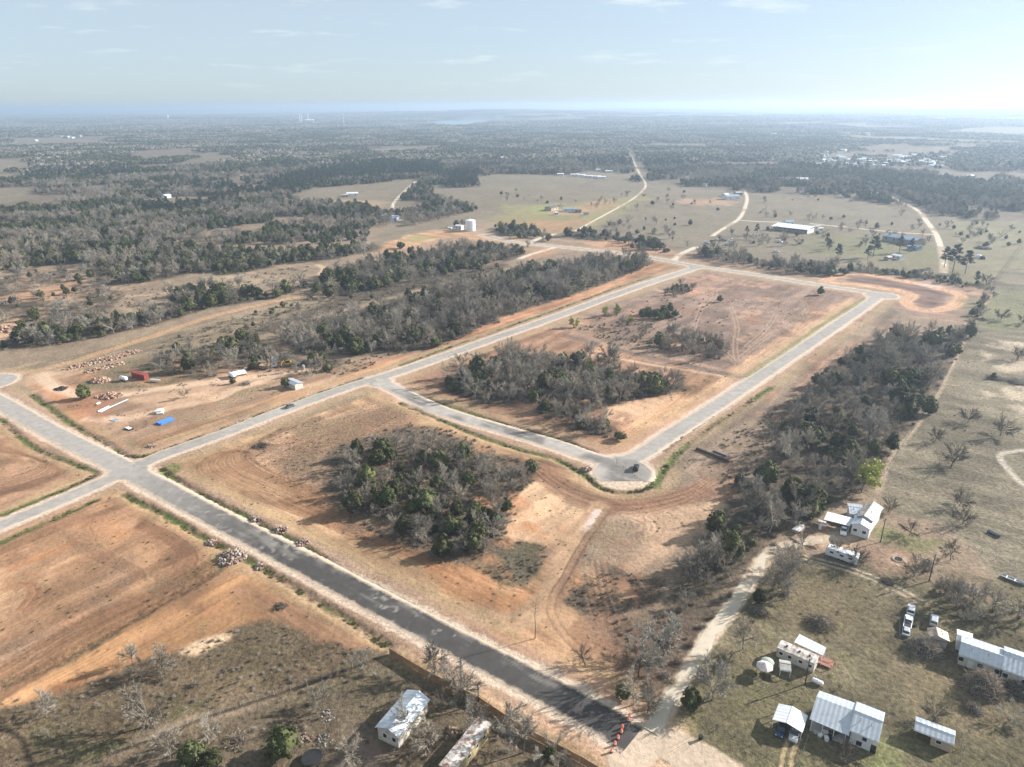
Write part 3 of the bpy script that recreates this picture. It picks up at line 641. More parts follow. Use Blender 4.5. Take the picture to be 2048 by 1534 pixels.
area([(930, 440), (1000, 445), (1040, 470), (1000, 476), (920, 462)], (160, 140, 122), 3, 4, 0.7)
# north of the crossing road
area([(1005, 470), (1100, 480), (1240, 498), (1400, 528), (1640, 562), (1700, 578), (1660, 560), (1640, 548), (1500, 522), (1370, 502), (1200, 482)], (156, 132, 112), 2.5, 3, 0.85, tex='B', amp=0.2)
area([(1165, 486), (1230, 480), (1320, 492), (1345, 508), (1260, 504)], (200, 158, 124), 3, 4, 0.8, mott=0.2)
area([(1050, 500), (1110, 498), (1120, 506), (1060, 520)], (190, 148, 114), 2.5, 3, 0.7)
area([(1640, 560), (1700, 545), (1780, 552), (1980, 580), (1950, 640), (1860, 640), (1800, 620), (1760, 580)], (170, 142, 122), 2.5, 3, 0.95, tex='B', amp=0.12)
area([(1690, 562), (1740, 556), (1850, 575), (1895, 592), (1870, 612), (1830, 605), (1825, 585), (1760, 570)], (128, 104, 92), 2, 3, 0.9, tex='B', amp=0.25, fuzz=0.4)
BASIN = [(1648, 562), (1672, 552), (1710, 547), (1770, 555), (1850, 571), (1912, 586), (1922, 598), (1905, 612), (1868, 621), (1830, 616), (1812, 604), (1822, 590), (1790, 580), (1720, 570), (1668, 566), (1648, 562)]
strip(BASIN, 8, (224, 180, 142), 1.5, 1.5, 1.0)
ruts(BASIN, (170, 128, 100), 2.2, 0.8, 0.6)
area([(1830, 570), (1850, 568), (1885, 574), (1870, 576)], (216, 206, 196), 1.5, 1.5, 0.7)
# the grey pasture on the right
area([(2300, 500), (2000, 545), (1990, 580), (1950, 650), (1900, 740), (1860, 810), (1790, 900), (1758, 985), (1790, 1030), (1900, 1050), (2300, 1180)], (132, 124, 105), 1.5, 2.5, tex='B', amp=0.08, mott=0.25, fuzz=0.85)
area([(1930, 600), (2100, 570), (2100, 640), (1960, 660)], (126, 128, 94), 5, 6, 0.7, fuzz=0.8)
for p in ([(1975, 690), (2020, 684), (2100, 694), (2040, 704)], [(1985, 730), (2040, 722), (2100, 736), (2020, 742)], [(2000, 780), (2060, 772), (2120, 790), (2040, 800)], [(1955, 778), (1985, 790), (1970, 796)], [(2020, 810), (2100, 820), (2050, 835)], [(1960, 700), (1990, 712), (1960, 720)]):
    area(p, (206, 190, 168), 2, 3, 0.75, 0.5, mott=0.1)
area([(1995, 905), (2060, 898), (2200, 930), (2200, 1010), (2080, 985), (2030, 950)], (132, 126, 108), 2, 2, 0.8, fuzz=0.8)
strip([(2060, 900), (2002, 908), (2018, 940), (2050, 972), (2090, 995)], 2.2, (206, 196, 178), 0.8, 0.8, 0.85)
ruts([(1850, 810), (1905, 850), (1960, 900)], (116, 104, 84), 2, 0.7, 0.5)
strip([(2048, 480), (2000, 545), (1985, 572)], 1.6, (110, 100, 84), 0.8, 0.6, 0.7)
strip([(1982, 590), (1930, 680), (1865, 810), (1790, 905), (1755, 985)], 1.4, (190, 172, 146), 0.6, 0.6, 0.7)
# farmyards bottom right
area([(1330, 1600), (1372, 1390), (1500, 1160), (1610, 1112), (1760, 1120), (2000, 1160), (2300, 1220), (2300, 1700), (1400, 1700)], (114, 107, 84), 1.5, 2.5, tex='B', amp=0.06, mott=0.3, fuzz=0.9)
area([(1460, 1330), (1640, 1380), (1900, 1470), (2100, 1540), (1900, 1700), (1500, 1600), (1400, 1480)], (110, 106, 78), 3, 4, 0.7, 0.55, mott=0.3, fuzz=0.9)
area([(1560, 1170), (1680, 1160), (1780, 1200), (1760, 1300), (1660, 1290), (1560, 1230)], (128, 116, 90), 3, 5, 0.6, fuzz=0.8)
area([(1800, 1290), (1900, 1330), (2050, 1430), (2000, 1500), (1860, 1420), (1760, 1340)], (130, 116, 90), 4, 5, 0.6, 0.5, fuzz=0.8)
area([(1735, 1500), (1765, 1470), (1800, 1500), (1800, 1600), (1730, 1600)], (120, 130, 82), 1.5, 2.5, 0.6, 0.7, mott=0.3, fuzz=1.0)
area([(1720, 1100), (1790, 1090), (1850, 1110), (1840, 1150), (1760, 1140)], (156, 130, 110), 3, 4, 0.85, fuzz=0.6)
area([(1840, 1140), (1930, 1150), (1990, 1200), (1900, 1190), (1830, 1165)], (142, 124, 104), 3, 4, 0.7, fuzz=0.7)
area([(1620, 1085), (1660, 1072), (1700, 1068), (1720, 1080), (1690, 1100), (1650, 1095)], (204, 174, 142), 1.5, 2, 0.9, mott=0.1)
area([(1670, 1060), (1700, 1056), (1705, 1075), (1680, 1078)], (176, 164, 152), 1.0, 1, 0.8)
area([(1745, 1068), (1790, 1060), (1850, 1080), (1900, 1090), (1850, 1110), (1780, 1092)], (110, 120, 70), 3, 4, 0.7, 0.55, fuzz=0.9)
strip([(1784, 1112), (1798, 1108), (1812, 1118), (1800, 1128), (1784, 1124), (1784, 1112)], 1.8, (184, 158, 130), 0.7, 0.6, 0.85)
ruts([(1612, 1116), (1690, 1136), (1750, 1158), (1800, 1180), (1835, 1200)], (196, 182, 160), 2.0, 0.9, 0.85)
area([(1760, 1170), (1800, 1176), (1850, 1205), (1820, 1208), (1770, 1190)], (184, 166, 142), 1.5, 2.5, 0.6, 0.5)
ruts([(1592, 1476), (1580, 1500), (1565, 1560)], (196, 176, 138), 1.6, 0.8, 0.8)
area([(1790, 1300), (1850, 1310), (1830, 1340), (1780, 1330)], (168, 152, 132), 2, 3, 0.6, 0.5)
area([(1225, 1550), (1290, 1470), (1335, 1428), (1368, 1442), (1385, 1475), (1430, 1506), (1520, 1570), (1500, 1640), (1250, 1640)], (206, 180, 154), 1.0, 1.5, 0.97, mott=0.12)
area([(1330, 1420), (1372, 1400), (1400, 1460), (1390, 1480), (1360, 1450)], (120, 116, 84), 1.5, 2, 0.6, fuzz=0.9)
# scrapes, damp hollows and thin weeds scattered over the bare lots
LOTS = [GP(p) for p in ([(0, 1090), (205, 990), (330, 1035), (620, 1200), (760, 1295), (560, 1230), (350, 1300), (0, 1400)], [(330, 940), (640, 830), (790, 795), (1020, 895), (1180, 965), (1130, 1150), (1260, 1340), (1100, 1320), (700, 1112), (350, 950)],
        [(60, 750), (420, 715), (640, 745), (440, 855), (280, 900), (150, 840)], [(800, 770), (1100, 660), (1480, 758), (1290, 900), (1215, 918), (900, 800)], [(1130, 655), (1395, 550), (1720, 592), (1490, 752), (1250, 700)], [(1300, 970), (1500, 805), (1740, 620), (1780, 645), (1580, 780), (1480, 950)], [(0, 850), (180, 945), (0, 1020)], [(1120, 1010), (1440, 1000), (1280, 1150), (1250, 1350), (1100, 1200)])]
rb = np.random.default_rng(88)
for P in LOTS:
    A_ = abs(sum(P[i - 1][0] * P[i][1] - P[i][0] * P[i - 1][1] for i in range(len(P)))) / 2
    for k in range(int(min(34, 5 + A_ / 450))):
        for _ in range(20):
            c_ = P.min(0) + (P.max(0) - P.min(0)) * rb.random(2)
            if in_poly1(c_[0], c_[1], P): break
        r_ = rb.uniform(2.5, 8.0); st_ = rb.uniform(1, 2.6); an_ = math.radians(51.5 if rb.random() < .5 else -38.5) + rb.normal(0, .3)
        q_ = []
        for j in range(8):
            t_ = j * math.pi / 4; e_ = r_ * rb.uniform(.6, 1.3); ux_, uy_ = e_ * st_ * math.cos(t_), e_ * math.sin(t_)
            q_.append((c_[0] + ux_ * math.cos(an_) - uy_ * math.sin(an_), c_[1] + ux_ * math.sin(an_) + uy_ * math.cos(an_)))
        col_ = [(142, 106, 80), (212, 172, 132), (164, 124, 92), (126, 112, 88), (196, 142, 100), (118, 90, 70)][int(rb.integers(0, 6))]
        area(None, col_, 1.5, 4, rb.uniform(.35, .7), 0.55, ground=np.array(q_), mott=0.3, fuzz=0.8 if col_[0] == 126 else 0.15)
# shoulders of the asphalt, ditches and gravel lanes
rs = road_sdf(X, Y)
pk = sstep(6.6, 4.4, rs + 2.4 * (W1 + W3)) * (rs < 12)
k = pk > 0.003; blend(np.where(k)[0], pk[k] * 0.55, (198, 164, 136), mott=0.2)
sh = sstep(2.6, 1.5, rs + 1.3 * (W1 + W3)) * (rs < 12)
k = sh > 0.003; blend(np.where(k)[0], sh[k] * 0.95, (216, 196, 174), mott=0.12)
# straw-coloured verge beyond the shoulder
vg = sstep(11, 6.5, rs + 3 * W1) * sstep(4.0, 6.5, rs + 2 * W3) * 0.5
k = vg > 0.003; blend(np.where(k)[0], vg[k], (186, 164, 124), mott=0.15, fuzz=0.5)
for pl, dpt in DITCH:
    strip(pl, 2.6, (112, 100, 74), 1.2, 1.2, 0.8, -dpt, fuzz=1.0, gaps=0.40)
    strip(pl, 1.9, (84, 104, 48), 0.8, 1.2, 0.9, 0.0, gaps=0.5, fuzz=1.0)
for pl in ([(325, 942), (340, 948), (352, 936), (345, 930)], [(1312, 975), (1322, 945), (1350, 912), (1372, 890)]):
    strip(pl, 3.0, (108, 122, 66), 1.0, 1.0, 0.8, fuzz=1.0)
strip([(1492, 752), (1560, 708), (1640, 652), (1728, 598)], 3.0, (128, 134, 82), 1.0, 1.0, 0.75, fuzz=1.0)
gs = gravel_sdf(X, Y)
gw = sstep(0.7, -0.4, gs + 0.9 * (W1 + W3)) * np.where(R > 600, 0.6, 0.9)
k = gw > 0.003; blend(np.where(k)[0], gw[k], (206, 188, 162), mott=0.12, fuzz=0.0)
# fine relief: clods and hollows, flat under roads and tracks
Hh += (fbm(X / 40, Y / 40, 131, 3) - 0.5) * 0.5 * sstep(2, 20, rs)
Hh += ((M2 - 0.5) * 0.34 + (M3 - 0.5) * 0.16 * FZ) * sstep(1, 8, rs) * sstep(900, 500, R)
Hh += -0.02 * (SA - 0.5)
# low hills toward the horizon
pa = TH.ravel()
hl = sstep(3500, 8000, R) * (fbm(X / 2600, Y / 2600, 201, 3) - 0.42) * 75
hl += 34 * np.exp(-((Y - 9500) / 1700) ** 2) * np.exp(-((X + 600) / 2600) ** 2) + 26 * np.exp(-((Y - 7200) / 900) ** 2) * np.exp(-((X + 3600) / 2200) ** 2)
hl += sstep(13000, 21000, R) * (fbm(X / 5200, Y / 5200, 211, 3) - 0.35) * 120
Hh += np.clip(hl, -4, 78) * sstep(3500, 6500, R)
Hh -= 0.07 * sstep(2.6, 1.2, rs) + 0.05 * sstep(0.8, 0.0, gs)
LAKE = GP([(640, 254), (700, 249), (780, 246), (860, 245), (880, 240), (960, 237), (1020, 239), (985, 245), (940, 250), (910, 254), (860, 251), (760, 253)])
lk = poly_sdf(X, Y, spline(LAKE, 4, True))
Hh = np.where(lk > -150, np.minimum(Hh, -1.5), Hh)
ZG = Hh
nr, nc = RR.shape
ii = np.arange(nr * nc).reshape(nr, nc)
a = ii[:-1, :]; b = np.roll(ii, -1, 1)[:-1, :]; c2 = np.roll(ii, -1, 1)[1:, :]; d2 = ii[1:, :]
Fq = np.stack([a, d2, c2, b], -1).reshape(-1, 4)
V = np.stack([X, Y, ZG], 1)
# close the middle under the camera
V = np.vstack([V, [[0, 0, 0]]]); 

mg, N, L, bs = new_mat('ground_soil')
ca = attr(N, 'soil'); fz = attr(N, 'fuzz')
tc = nd(N, 'ShaderNodeTexCoord')
n1 = noise(N, L, 0.9, 5, 0.65, tc.outputs['Object']); n2 = noise(N, L, 4.5, 3, 0.7, tc.outputs['Object'])
n3 = noise(N, L, 0.22, 4, 0.6, tc.outputs['Object'])
lo = mixc(N, L, fz.outputs['Fac'], (0.87, 0.86, 0.85), (0.52, 0.52, 0.52))
hi = mixc(N, L, fz.outputs['Fac'], (1.11, 1.10, 1.09), (1.5, 1.46, 1.38))
f1 = mrange(N, L, n1.outputs['Fac'], 0.32, 0.68); f2 = mrange(N, L, n2.outputs['Fac'], 0.3, 0.7)
c1 = mixc(N, L, 1.0, ca.outputs['Color'], mixc(N, L, f1, lo, hi), 'MULTIPLY')
c1 = mixc(N, L, 0.6, c1, mixc(N, L, 1.0, c1, mixc(N, L, f2, lo, hi), 'MULTIPLY'))
for nm_, ang_ in (('stA', 38.5), ('stB', 128.5)):
    mp = nd(N, 'ShaderNodeMapping'); mp.inputs['Rotation'].default_value = (0, 0, math.radians(ang_)); L.new(tc.outputs['Object'], mp.inputs['Vector'])
    m2_ = nd(N, 'ShaderNodeMapping'); m2_.inputs['Scale'].default_value = (1.7, 0.07, 1.0); L.new(mp.outputs[0], m2_.inputs['Vector'])
    ns_ = noise(N, L, 1.0, 4, 0.65, m2_.outputs[0]); sa_ = attr(N, nm_)
    fs_ = mrange(N, L, ns_.outputs['Fac'], 0.32, 0.68, 0.78, 1.2)
    c1 = mixc(N, L, sa_.outputs['Fac'], c1, mixc(N, L, 1.0, c1, fs_, 'MULTIPLY'))
# sparse weeds: greenish and straw tints on the grassy ground
gt = mth(N, L, 'MULTIPLY', mrange(N, L, n3.outputs['Fac'], 0.45, 0.62, 0.0, 0.5), fz.outputs['Fac'])
c1 = mixc(N, L, gt, c1, mixc(N, L, 1.0, c1, (0.95, 1.0, 0.86), 'MULTIPLY'))
L.new(c1, bs.inputs['Base Color'])
bs.inputs['Roughness'].default_value = 0.95; bs.inputs['Specular IOR Level'].default_value = 0.1
hb = mth(N, L, 'ADD', mth(N, L, 'MULTIPLY', n1.outputs['Fac'], 1.0), mth(N, L, 'MULTIPLY', n2.outputs['Fac'], 0.35))
hb = mth(N, L, 'MULTIPLY', hb, mrange(N, L, fz.outputs['Fac'], 0.0, 1.0, 0.35, 1.0))
bd = bump(N, L, hb, 1.0, 0.4)
L.new(bd, bs.inputs['Normal'])

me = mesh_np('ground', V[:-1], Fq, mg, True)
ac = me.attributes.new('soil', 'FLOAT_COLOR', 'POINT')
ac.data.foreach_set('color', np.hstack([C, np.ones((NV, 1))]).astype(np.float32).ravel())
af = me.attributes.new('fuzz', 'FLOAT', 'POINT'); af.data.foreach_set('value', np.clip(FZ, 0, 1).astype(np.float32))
for nm_, w_ in (('stA', WA), ('stB', WB)): me.attributes.new(nm_, 'FLOAT', 'POINT').data.foreach_set('value', np.clip(w_, 0, 1).astype(np.float32))
ground = tag(link('ground', me), kind='structure')

# ---- roads: patches of asphalt cut from fine cells along the centre lines, each road an object
def road_mat(name, dark, dusty, wear, dust_lo=-0.75, dust_hi=0.35, speck=0.0):
    m, N, L, b = new_mat(name)
    sd = attr(N, 'edge'); tn = attr(N, 'tone'); tc = nd(N, 'ShaderNodeTexCoord')
    na = noise(N, L, 0.35, 6, 0.65, tc.outputs['Object']); nb = noise(N, L, 2.6, 5, 0.7, tc.outputs['Object']); ncc = noise(N, L, 0.09, 4, 0.6, tc.outputs['Object'])
    base = mixc(N, L, tn.outputs['Fac'], dusty, dark)
    base = mixc(N, L, 1.0, base, mrange(N, L, na.outputs['Fac'], 0.3, 0.7, 0.82, 1.2), 'MULTIPLY')
    base = mixc(N, L, 1.0, base, mrange(N, L, nb.outputs['Fac'], 0.3, 0.7, 0.86, 1.14), 'MULTIPLY')
    # wheel paths and drag marks of pale dust
    ws = attr(N, 'wear')
    base = mixc(N, L, mth(N, L, 'MULTIPLY', ws.outputs['Fac'], wear), base, (0.30, 0.275, 0.245))
    ed = mth(N, L, 'ADD', sd.outputs['Fac'], mth(N, L, 'MULTIPLY', mth(N, L, 'SUBTRACT', na.outputs['Fac'], 0.5), 2.4))
    ed = mth(N, L, 'ADD', ed, mth(N, L, 'MULTIPLY', mth(N, L, 'SUBTRACT', nb.outputs['Fac'], 0.5), 1.6))
    du = mrange(N, L, ed, dust_lo, dust_hi, 0.0, 1.0)
    dustc = mixc(N, L, mrange(N, L, ncc.outputs['Fac'], 0.35, 0.65), S(214, 196, 174), S(210, 188, 164))
    base = mixc(N, L, du, base, dustc)
    L.new(base, b.inputs['Base Color'])
    b.inputs['Roughness'].default_value = 0.9; b.inputs['Specular IOR Level'].default_value = 0.25
    L.new(bump(N, L, nb.outputs['Fac'], 0.4, 0.03), b.inputs['Normal'])
    return m
M_ASPH = road_mat('asphalt', S(80, 77, 75), S(192, 185, 177), 0.85)
def cells(sdf, c, hw, reach, step, own):
    x0, y0 = c.min(0) - reach - 12; x1, y1 = c.max(0) + reach + 12
    gx = np.arange(math.floor(x0 / step), math.ceil(x1 / step)) * step; gy = np.arange(math.floor(y0 / step), math.ceil(y1 / step)) * step
    GXX, GYY = np.meshgrid(gx, gy)
    xs, ys = GXX.ravel(), GYY.ravel()
    d = seg_dist(xs, ys, c) - hw
    keep = (sdf(xs, ys) < reach) & own(xs, ys, d)
    return xs[keep], ys[keep]
def line_own(name, table):
    def f(x, y, d):
        ok = np.ones(x.shape, bool)
        for k, (c, hw) in table.items():
            if k == name: continue
            lst = list(table)
            dd = seg_dist(x, y, c) - hw
            ok &= (d < dd) if lst.index(k) < lst.index(name) else (d <= dd)
        return ok & (d < 16)
    return f
def stray(x, y):                # pale tyre scuffs and dust drifts lying on the surface
    u = (x * 0.78 - y * 0.62); v = (x * 0.62 + y * 0.78)
    s = fbm(u / 18, v / 1.1, 301, 3, 0.6) * 0.6 + fbm(x / 6, y / 6, 305, 3, 0.6) * 0.4
    return sstep(0.52, 0.68, s)
endA, endB = np.array(G(1243, 1507)), np.array(G(1293, 1446))
def before_end(x, y):
    return (endB[0] - endA[0]) * (y - endA[1]) - (endB[1] - endA[1]) * (x - endA[0]) > 0
LABROAD = {'main': 'road', 'lower': 'road', 'long': 'road', 'cross': 'road', 'loop': 'road', 'north': 'road'}
for nm, (c, hw) in ROADS.items():
    st = 0.6 if nm in ('main', 'lower', 'cross') else 0.8
    xs, ys = cells(road_sdf, c, hw, 1.0, st, line_own(nm, ROADS))
    if nm == 'main':
        k = before_end(xs + st / 2, ys + st / 2); xs, ys = xs[k], ys[k]
    key = {}; VV = []; FF = []
    for x_, y_ in zip(np.rint(xs / st).astype(int), np.rint(ys / st).astype(int)):
        q = []
        for dx, dy in ((0, 0), (1, 0), (1, 1), (0, 1)):
            kk = (x_ + dx, y_ + dy)
            if kk not in key: key[kk] = len(VV); VV.append((kk[0] * st, kk[1] * st, 0.0))
            q.append(key[kk])
        FF.append(q)
    VV = np.array(VV); FF = np.array(FF)
    if nm == 'main':            # a clean square edge where the new surface stops
        ex, ey = endB - endA; ln = math.hypot(ex, ey); nx_, ny_ = -ey / ln, ex / ln
        dd = (VV[:, 0] - endA[0]) * nx_ + (VV[:, 1] - endA[1]) * ny_
        k = dd < 0.9
        VV[k, 0] -= nx_ * dd[k] * (dd[k] < 0.45); VV[k, 1] -= ny_ * dd[k] * (dd[k] < 0.45)
    sdv = road_sdf(VV[:, 0], VV[:, 1])
    VV[:, 2] = 0.03 - 0.03 * np.clip((sdv + hw) / hw, 0, 1.3) - 0.28 * np.clip(sdv - 0.35, 0, 2)
    me = mesh_np('road', VV, FF, M_ASPH, True)
    e_ = me.attributes.new('edge', 'FLOAT', 'POINT'); e_.data.foreach_set('value', sdv.astype(np.float32))
    if nm == 'main':
        s_ = np.hypot(VV[:, 0] - endA[0], VV[:, 1] - endA[1])
        tone = 1.0 - 0.5 * sstep(110, 185, s_) - 0.25 * sstep(175, 205, s_); tone = np.clip(tone + 0.22 * sstep(45, 10, s_), 0, 1.25)
        wear = np.maximum(stray(VV[:, 0], VV[:, 1]) * 0.5, 0.8 * sstep(0.62, 0.74, fbm(VV[:, 0] / 1.8, VV[:, 1] / 1.8, 333, 3, .6)) * sstep(0.46, 0.58, fbm(VV[:, 0] / 16, VV[:, 1] / 16, 335, 2))) * sstep(5, 30, s_)
    elif nm == 'cross': tone = 0.15 + 0.55 * sstep(0.52, 0.6, fbm(VV[:, 0] / 22, VV[:, 1] / 22, 315, 2)) * sstep(0.2, -1.6, sdv); wear = stray(VV[:, 0], VV[:, 1])
    else: tone = 0.12 + 0.35 * fbm(VV[:, 0] / 20, VV[:, 1] / 20, 317, 3); wear = stray(VV[:, 0], VV[:, 1]) * 0.6
    if nm == 'loop':
        tone = tone + 0.3 * sstep(12, 9, np.hypot(VV[:, 0] - BULBS[0][0][0], VV[:, 1] - BULBS[0][0][1]))
    me.attributes.new('tone', 'FLOAT', 'POINT').data.foreach_set('value', np.asarray(tone, np.float32) * np.ones(len(VV), np.float32))
    me.attributes.new('wear', 'FLOAT', 'POINT').data.foreach_set('value', np.asarray(wear, np.float32))
    tag(link('road', me), kind='structure')
# gravel lanes: a worn crown of crushed stone lying on the soil
M_GRAV, N, L, b = new_mat('crushed_stone')
tc = nd(N, 'ShaderNodeTexCoord'); na = noise(N, L, 0.5, 6, 0.65, tc.outputs['Object']); nb = noise(N, L, 5.0, 4, 0.7, tc.outputs['Object'])
cc = mixc(N, L, mrange(N, L, na.outputs['Fac'], 0.35, 0.65), S(206, 194, 174), S(222, 208, 188))
cc = mixc(N, L, 1.0, cc, mrange(N, L, nb.outputs['Fac'], 0.3, 0.7, 0.85, 1.15), 'MULTIPLY')
L.new(cc, b.inputs['Base Color']); b.inputs['Roughness'].default_value = 0.95; b.inputs['Specular IOR Level'].default_value = 0.1
L.new(bump(N, L, nb.outputs['Fac'], 0.6, 0.05), b.inputs['Normal'])
for nm, (c, hw) in GRAVEL.items():
    P = spline(c, 2); T = np.gradient(P, axis=0); T /= np.linalg.norm(T, axis=1)[:, None]
    Nn = np.stack([-T[:, 1], T[:, 0]], 1); na_ = 7
    VV = []; FF = []
    for i, (p, n_) in enumerate(zip(P, Nn)):
        for j in range(na_):
            t = j / (na_ - 1) * 2 - 1
            w_ = hw * (0.86 + 0.25 * (vnoise(np.array([i * 0.7]), np.array([j * 3.1 if abs(t) == 1 else 0.0]), 401)[0] - 0.5))
            q = p + n_ * t * w_
            VV.append((q[0], q[1], 0.05 * (1 - t * t) - 0.04))
    for i in range(len(P) - 1):
        for j in range(na_ - 1): FF.append((i * na_ + j, i * na_ + j + 1, (i + 1) * na_ + j + 1, (i + 1) * na_ + j))
    if nm == 'apron': continue
    tag(link('gravel_road', mesh_np('gravel_road', VV, FF, M_GRAV, True)), kind='structure')
# the lake far off
mw, N, L, b = new_mat('lake_water')
b.inputs['Base Color'].default_value = (0.05, 0.08, 0.1, 1); b.inputs['Roughness'].default_value = 0.12
nw = noise(N, L, 0.05, 4, 0.6, nd(N, 'ShaderNodeTexCoord').outputs['Object']); L.new(bump(N, L, nw.outputs['Fac'], 0.2, 1.0), b.inputs['Normal'])
LP = spline(LAKE, 4, True)
tag(link('lake', mesh_np('lake', [(x_, y_, 0.2) for x_, y_ in LP], [list(range(len(LP)))[::-1]], mw)), kind='structure')
def zg(x, y): return 0.0
# ------------------------------------------------------------------ the air: one box of thin haze round everything
mh = bpy.data.materials.new('haze_air'); mh.use_nodes = True
N, L = nt(mh); N.clear()
vo = N.new('ShaderNodeOutputMaterial'); pv = N.new('ShaderNodeVolumePrincipled')
pv.inputs['Color'].default_value = (0.48, 0.615, 0.78, 1)
pv.inputs['Density'].default_value = 0.00017
pv.inputs['Anisotropy'].default_value = 0.38
L.new(pv.outputs[0], vo.inputs['Volume'])
zmin = float(ZG.min())
hz = MB().box(-36000, 36000, -36000, 36000, zmin - 1.5, 150.0).build('haze', mh)
tag(hz, kind='stuff')
# ------------------------------------------------------------------ trees
def leaf_mat(name, col, var=0.35, tint=(1.25, 1.1, 0.7), trans=0.0, rough=0.75):
    m, N, L, b = new_mat(name)
    oi = nd(N, 'ShaderNodeObjectInfo'); tc = nd(N, 'ShaderNodeTexCoord'); geo = nd(N, 'ShaderNodeNewGeometry')
    n1 = noise(N, L, 0.9, 3, 0.6, tc.outputs['Object'])
    c = mixc(N, L, 1.0, col, mrange(N, L, oi.outputs['Random'], 0, 1, 1 - var, 1 + var), 'MULTIPLY')
    c = mixc(N, L, mrange(N, L, n1.outputs['Fac'], 0.35, 0.7), c, mixc(N, L, 1.0, c, tint, 'MULTIPLY'))
    r2 = mth(N, L, 'FRACT', mth(N, L, 'MULTIPLY', oi.outputs['Random'], 17.31))
    c = mixc(N, L, mth(N, L, 'MULTIPLY', r2, 0.4), c, mixc(N, L, 1.0, c, (1.25, 1.0, 0.75), 'MULTIPLY'))
    L.new(c, b.inputs['Base Color'])
    b.inputs['Roughness'].default_value = rough; b.inputs['Specular IOR Level'].default_value = 0.15
    return m
M_JUN = leaf_mat('juniper_foliage', (0.054, 0.064, 0.030), 0.45, (1.45, 1.35, 0.9))
M_PINE = leaf_mat('pine_needles', (0.040, 0.058, 0.034), 0.3, (1.2, 1.2, 0.8))
M_TWIG = leaf_mat('bare_twigs', (0.305, 0.284, 0.246), 0.38, (0.70, 0.71, 0.70), rough=0.9)
M_BARK = leaf_mat('oak_bark', (0.120, 0.105, 0.090), 0.2, (0.8, 0.8, 0.8), rough=0.9)
M_OAKTW = leaf_mat('oak_twigs', (0.115, 0.102, 0.088), 0.2, (0.8, 0.8, 0.8), rough=0.9)
M_BUD = leaf_mat('budding_leaves', (0.27, 0.30, 0.10), 0.2, (1.1, 1.05, 0.7))
M_HAZEL = leaf_mat('greening_twigs', (0.200, 0.205, 0.120), 0.2, (0.9, 0.85, 0.7), rough=0.9)
M_BRUSH = leaf_mat('dry_brush', (0.24, 0.21, 0.175), 0.35, (0.7, 0.68, 0.62), rough=0.95)
M_DITCH = leaf_mat('ditch_grass', (0.062, 0.085, 0.028), 0.35, (1.5, 1.3, 1.0), rough=0.9)
M_WEED = leaf_mat('rough_weeds', (0.150, 0.140, 0.085), 0.4, (0.75, 0.9, 0.6), rough=0.95)

def tris_mesh(T):               # (n,3,3) triangles
    T = np.asarray(T, np.float32); n = len(T)
    return T.reshape(-1, 3), np.arange(n * 3).reshape(n, 3)
def juniper(seed, H=6.0, wid=0.40, clusters=66, per=34, size=0.36):
    """a bushy crown of several rounded lobes, each a shell of foliage sprays"""
    r = np.random.default_rng(seed); T = []; CV = []; CF = []
    lobes = [(0.0, 0.0, H * 0.50, wid * H * 0.86, H * 0.50)]
    for i in range(int(r.integers(3, 6))):
        a = r.uniform(0, 6.283); d = wid * H * r.uniform(0.35, 0.62); rz_ = H * r.uniform(0.24, 0.36)
        lobes.append((math.cos(a) * d, math.sin(a) * d, rz_ * 0.95 + H * r.uniform(0.0, 0.28), wid * H * r.uniform(0.42, 0.62), rz_))
    wt_ = np.array([l[3] * l[4] for l in lobes]); wt_ /= wt_.sum()
    for _ in range(clusters):
        lx, ly, lz, lr, lh = lobes[int(r.choice(len(lobes), p=wt_))]
        q0 = r.normal(0, 1, 3); q0[2] = abs(q0[2]) * 0.9 - 0.35; q0 /= np.linalg.norm(q0)
        c0 = np.array([lx + q0[0] * lr, ly + q0[1] * lr, max(0.25, lz + q0[2] * lh)]) * np.array([1, 1, 1.0])
        rad = H * r.uniform(0.07, 0.125)
        q = r.normal(0, 1, (per, 3)); q /= np.linalg.norm(q, axis=1)[:, None]
        p = c0 + q * rad * r.uniform(0.4, 1.0, (per, 1))
        out = q * 0.8 + q0 * 0.6 + r.normal(0, 0.45, (per, 3)) + np.array([0, 0, 0.3])
        out /= np.linalg.norm(out, axis=1)[:, None]
        u = np.cross(out, r.normal(0, 1, (per, 3))); u /= np.linalg.norm(u, axis=1)[:, None] + 1e-9
        v = np.cross(out, u); s = size * H / 6 * r.uniform(0.6, 1.25, (per, 1))
        T.append(np.stack([p - u * s * 0.6 - v * s * 0.35, p + u * s * 0.6 - v * s * 0.35, p + v * s * 0.9], 1))
    V, F = tris_mesh(np.concatenate(T))
    # an inner mass of the same foliage in every lobe so that light does not fall straight through
    n, k = 8, 5
    for lx, ly, lz, lr, lh in lobes:
        o_ = len(CV)
        for i in range(k + 1):
            ph = math.pi * (0.03 + 0.94 * i / k)
            for j in range(n):
                t = 6.283 * j / n; f = 0.76 * r.uniform(0.82, 1.12)
                CV.append((lx + lr * f * math.sin(ph) * math.cos(t), ly + lr * f * math.sin(ph) * math.sin(t), max(0.1, lz - lh * f * math.cos(ph))))
        for i in range(k):
            for j in range(n):
                a, b = o_ + i * n + j, o_ + i * n + (j + 1) % n; CF += [(a, b, b + n), (a, b + n, a + n)]
    V2 = np.array(CV, np.float32); F2 = np.array(CF)
    return np.vstack([V, V2]), np.vstack([F, F2 + len(V)])
def stick_tubes(segs, n):
    mb = MB()
    for pts, rads in segs: mb.tube(pts, rads, n, cap=False)
    return mb
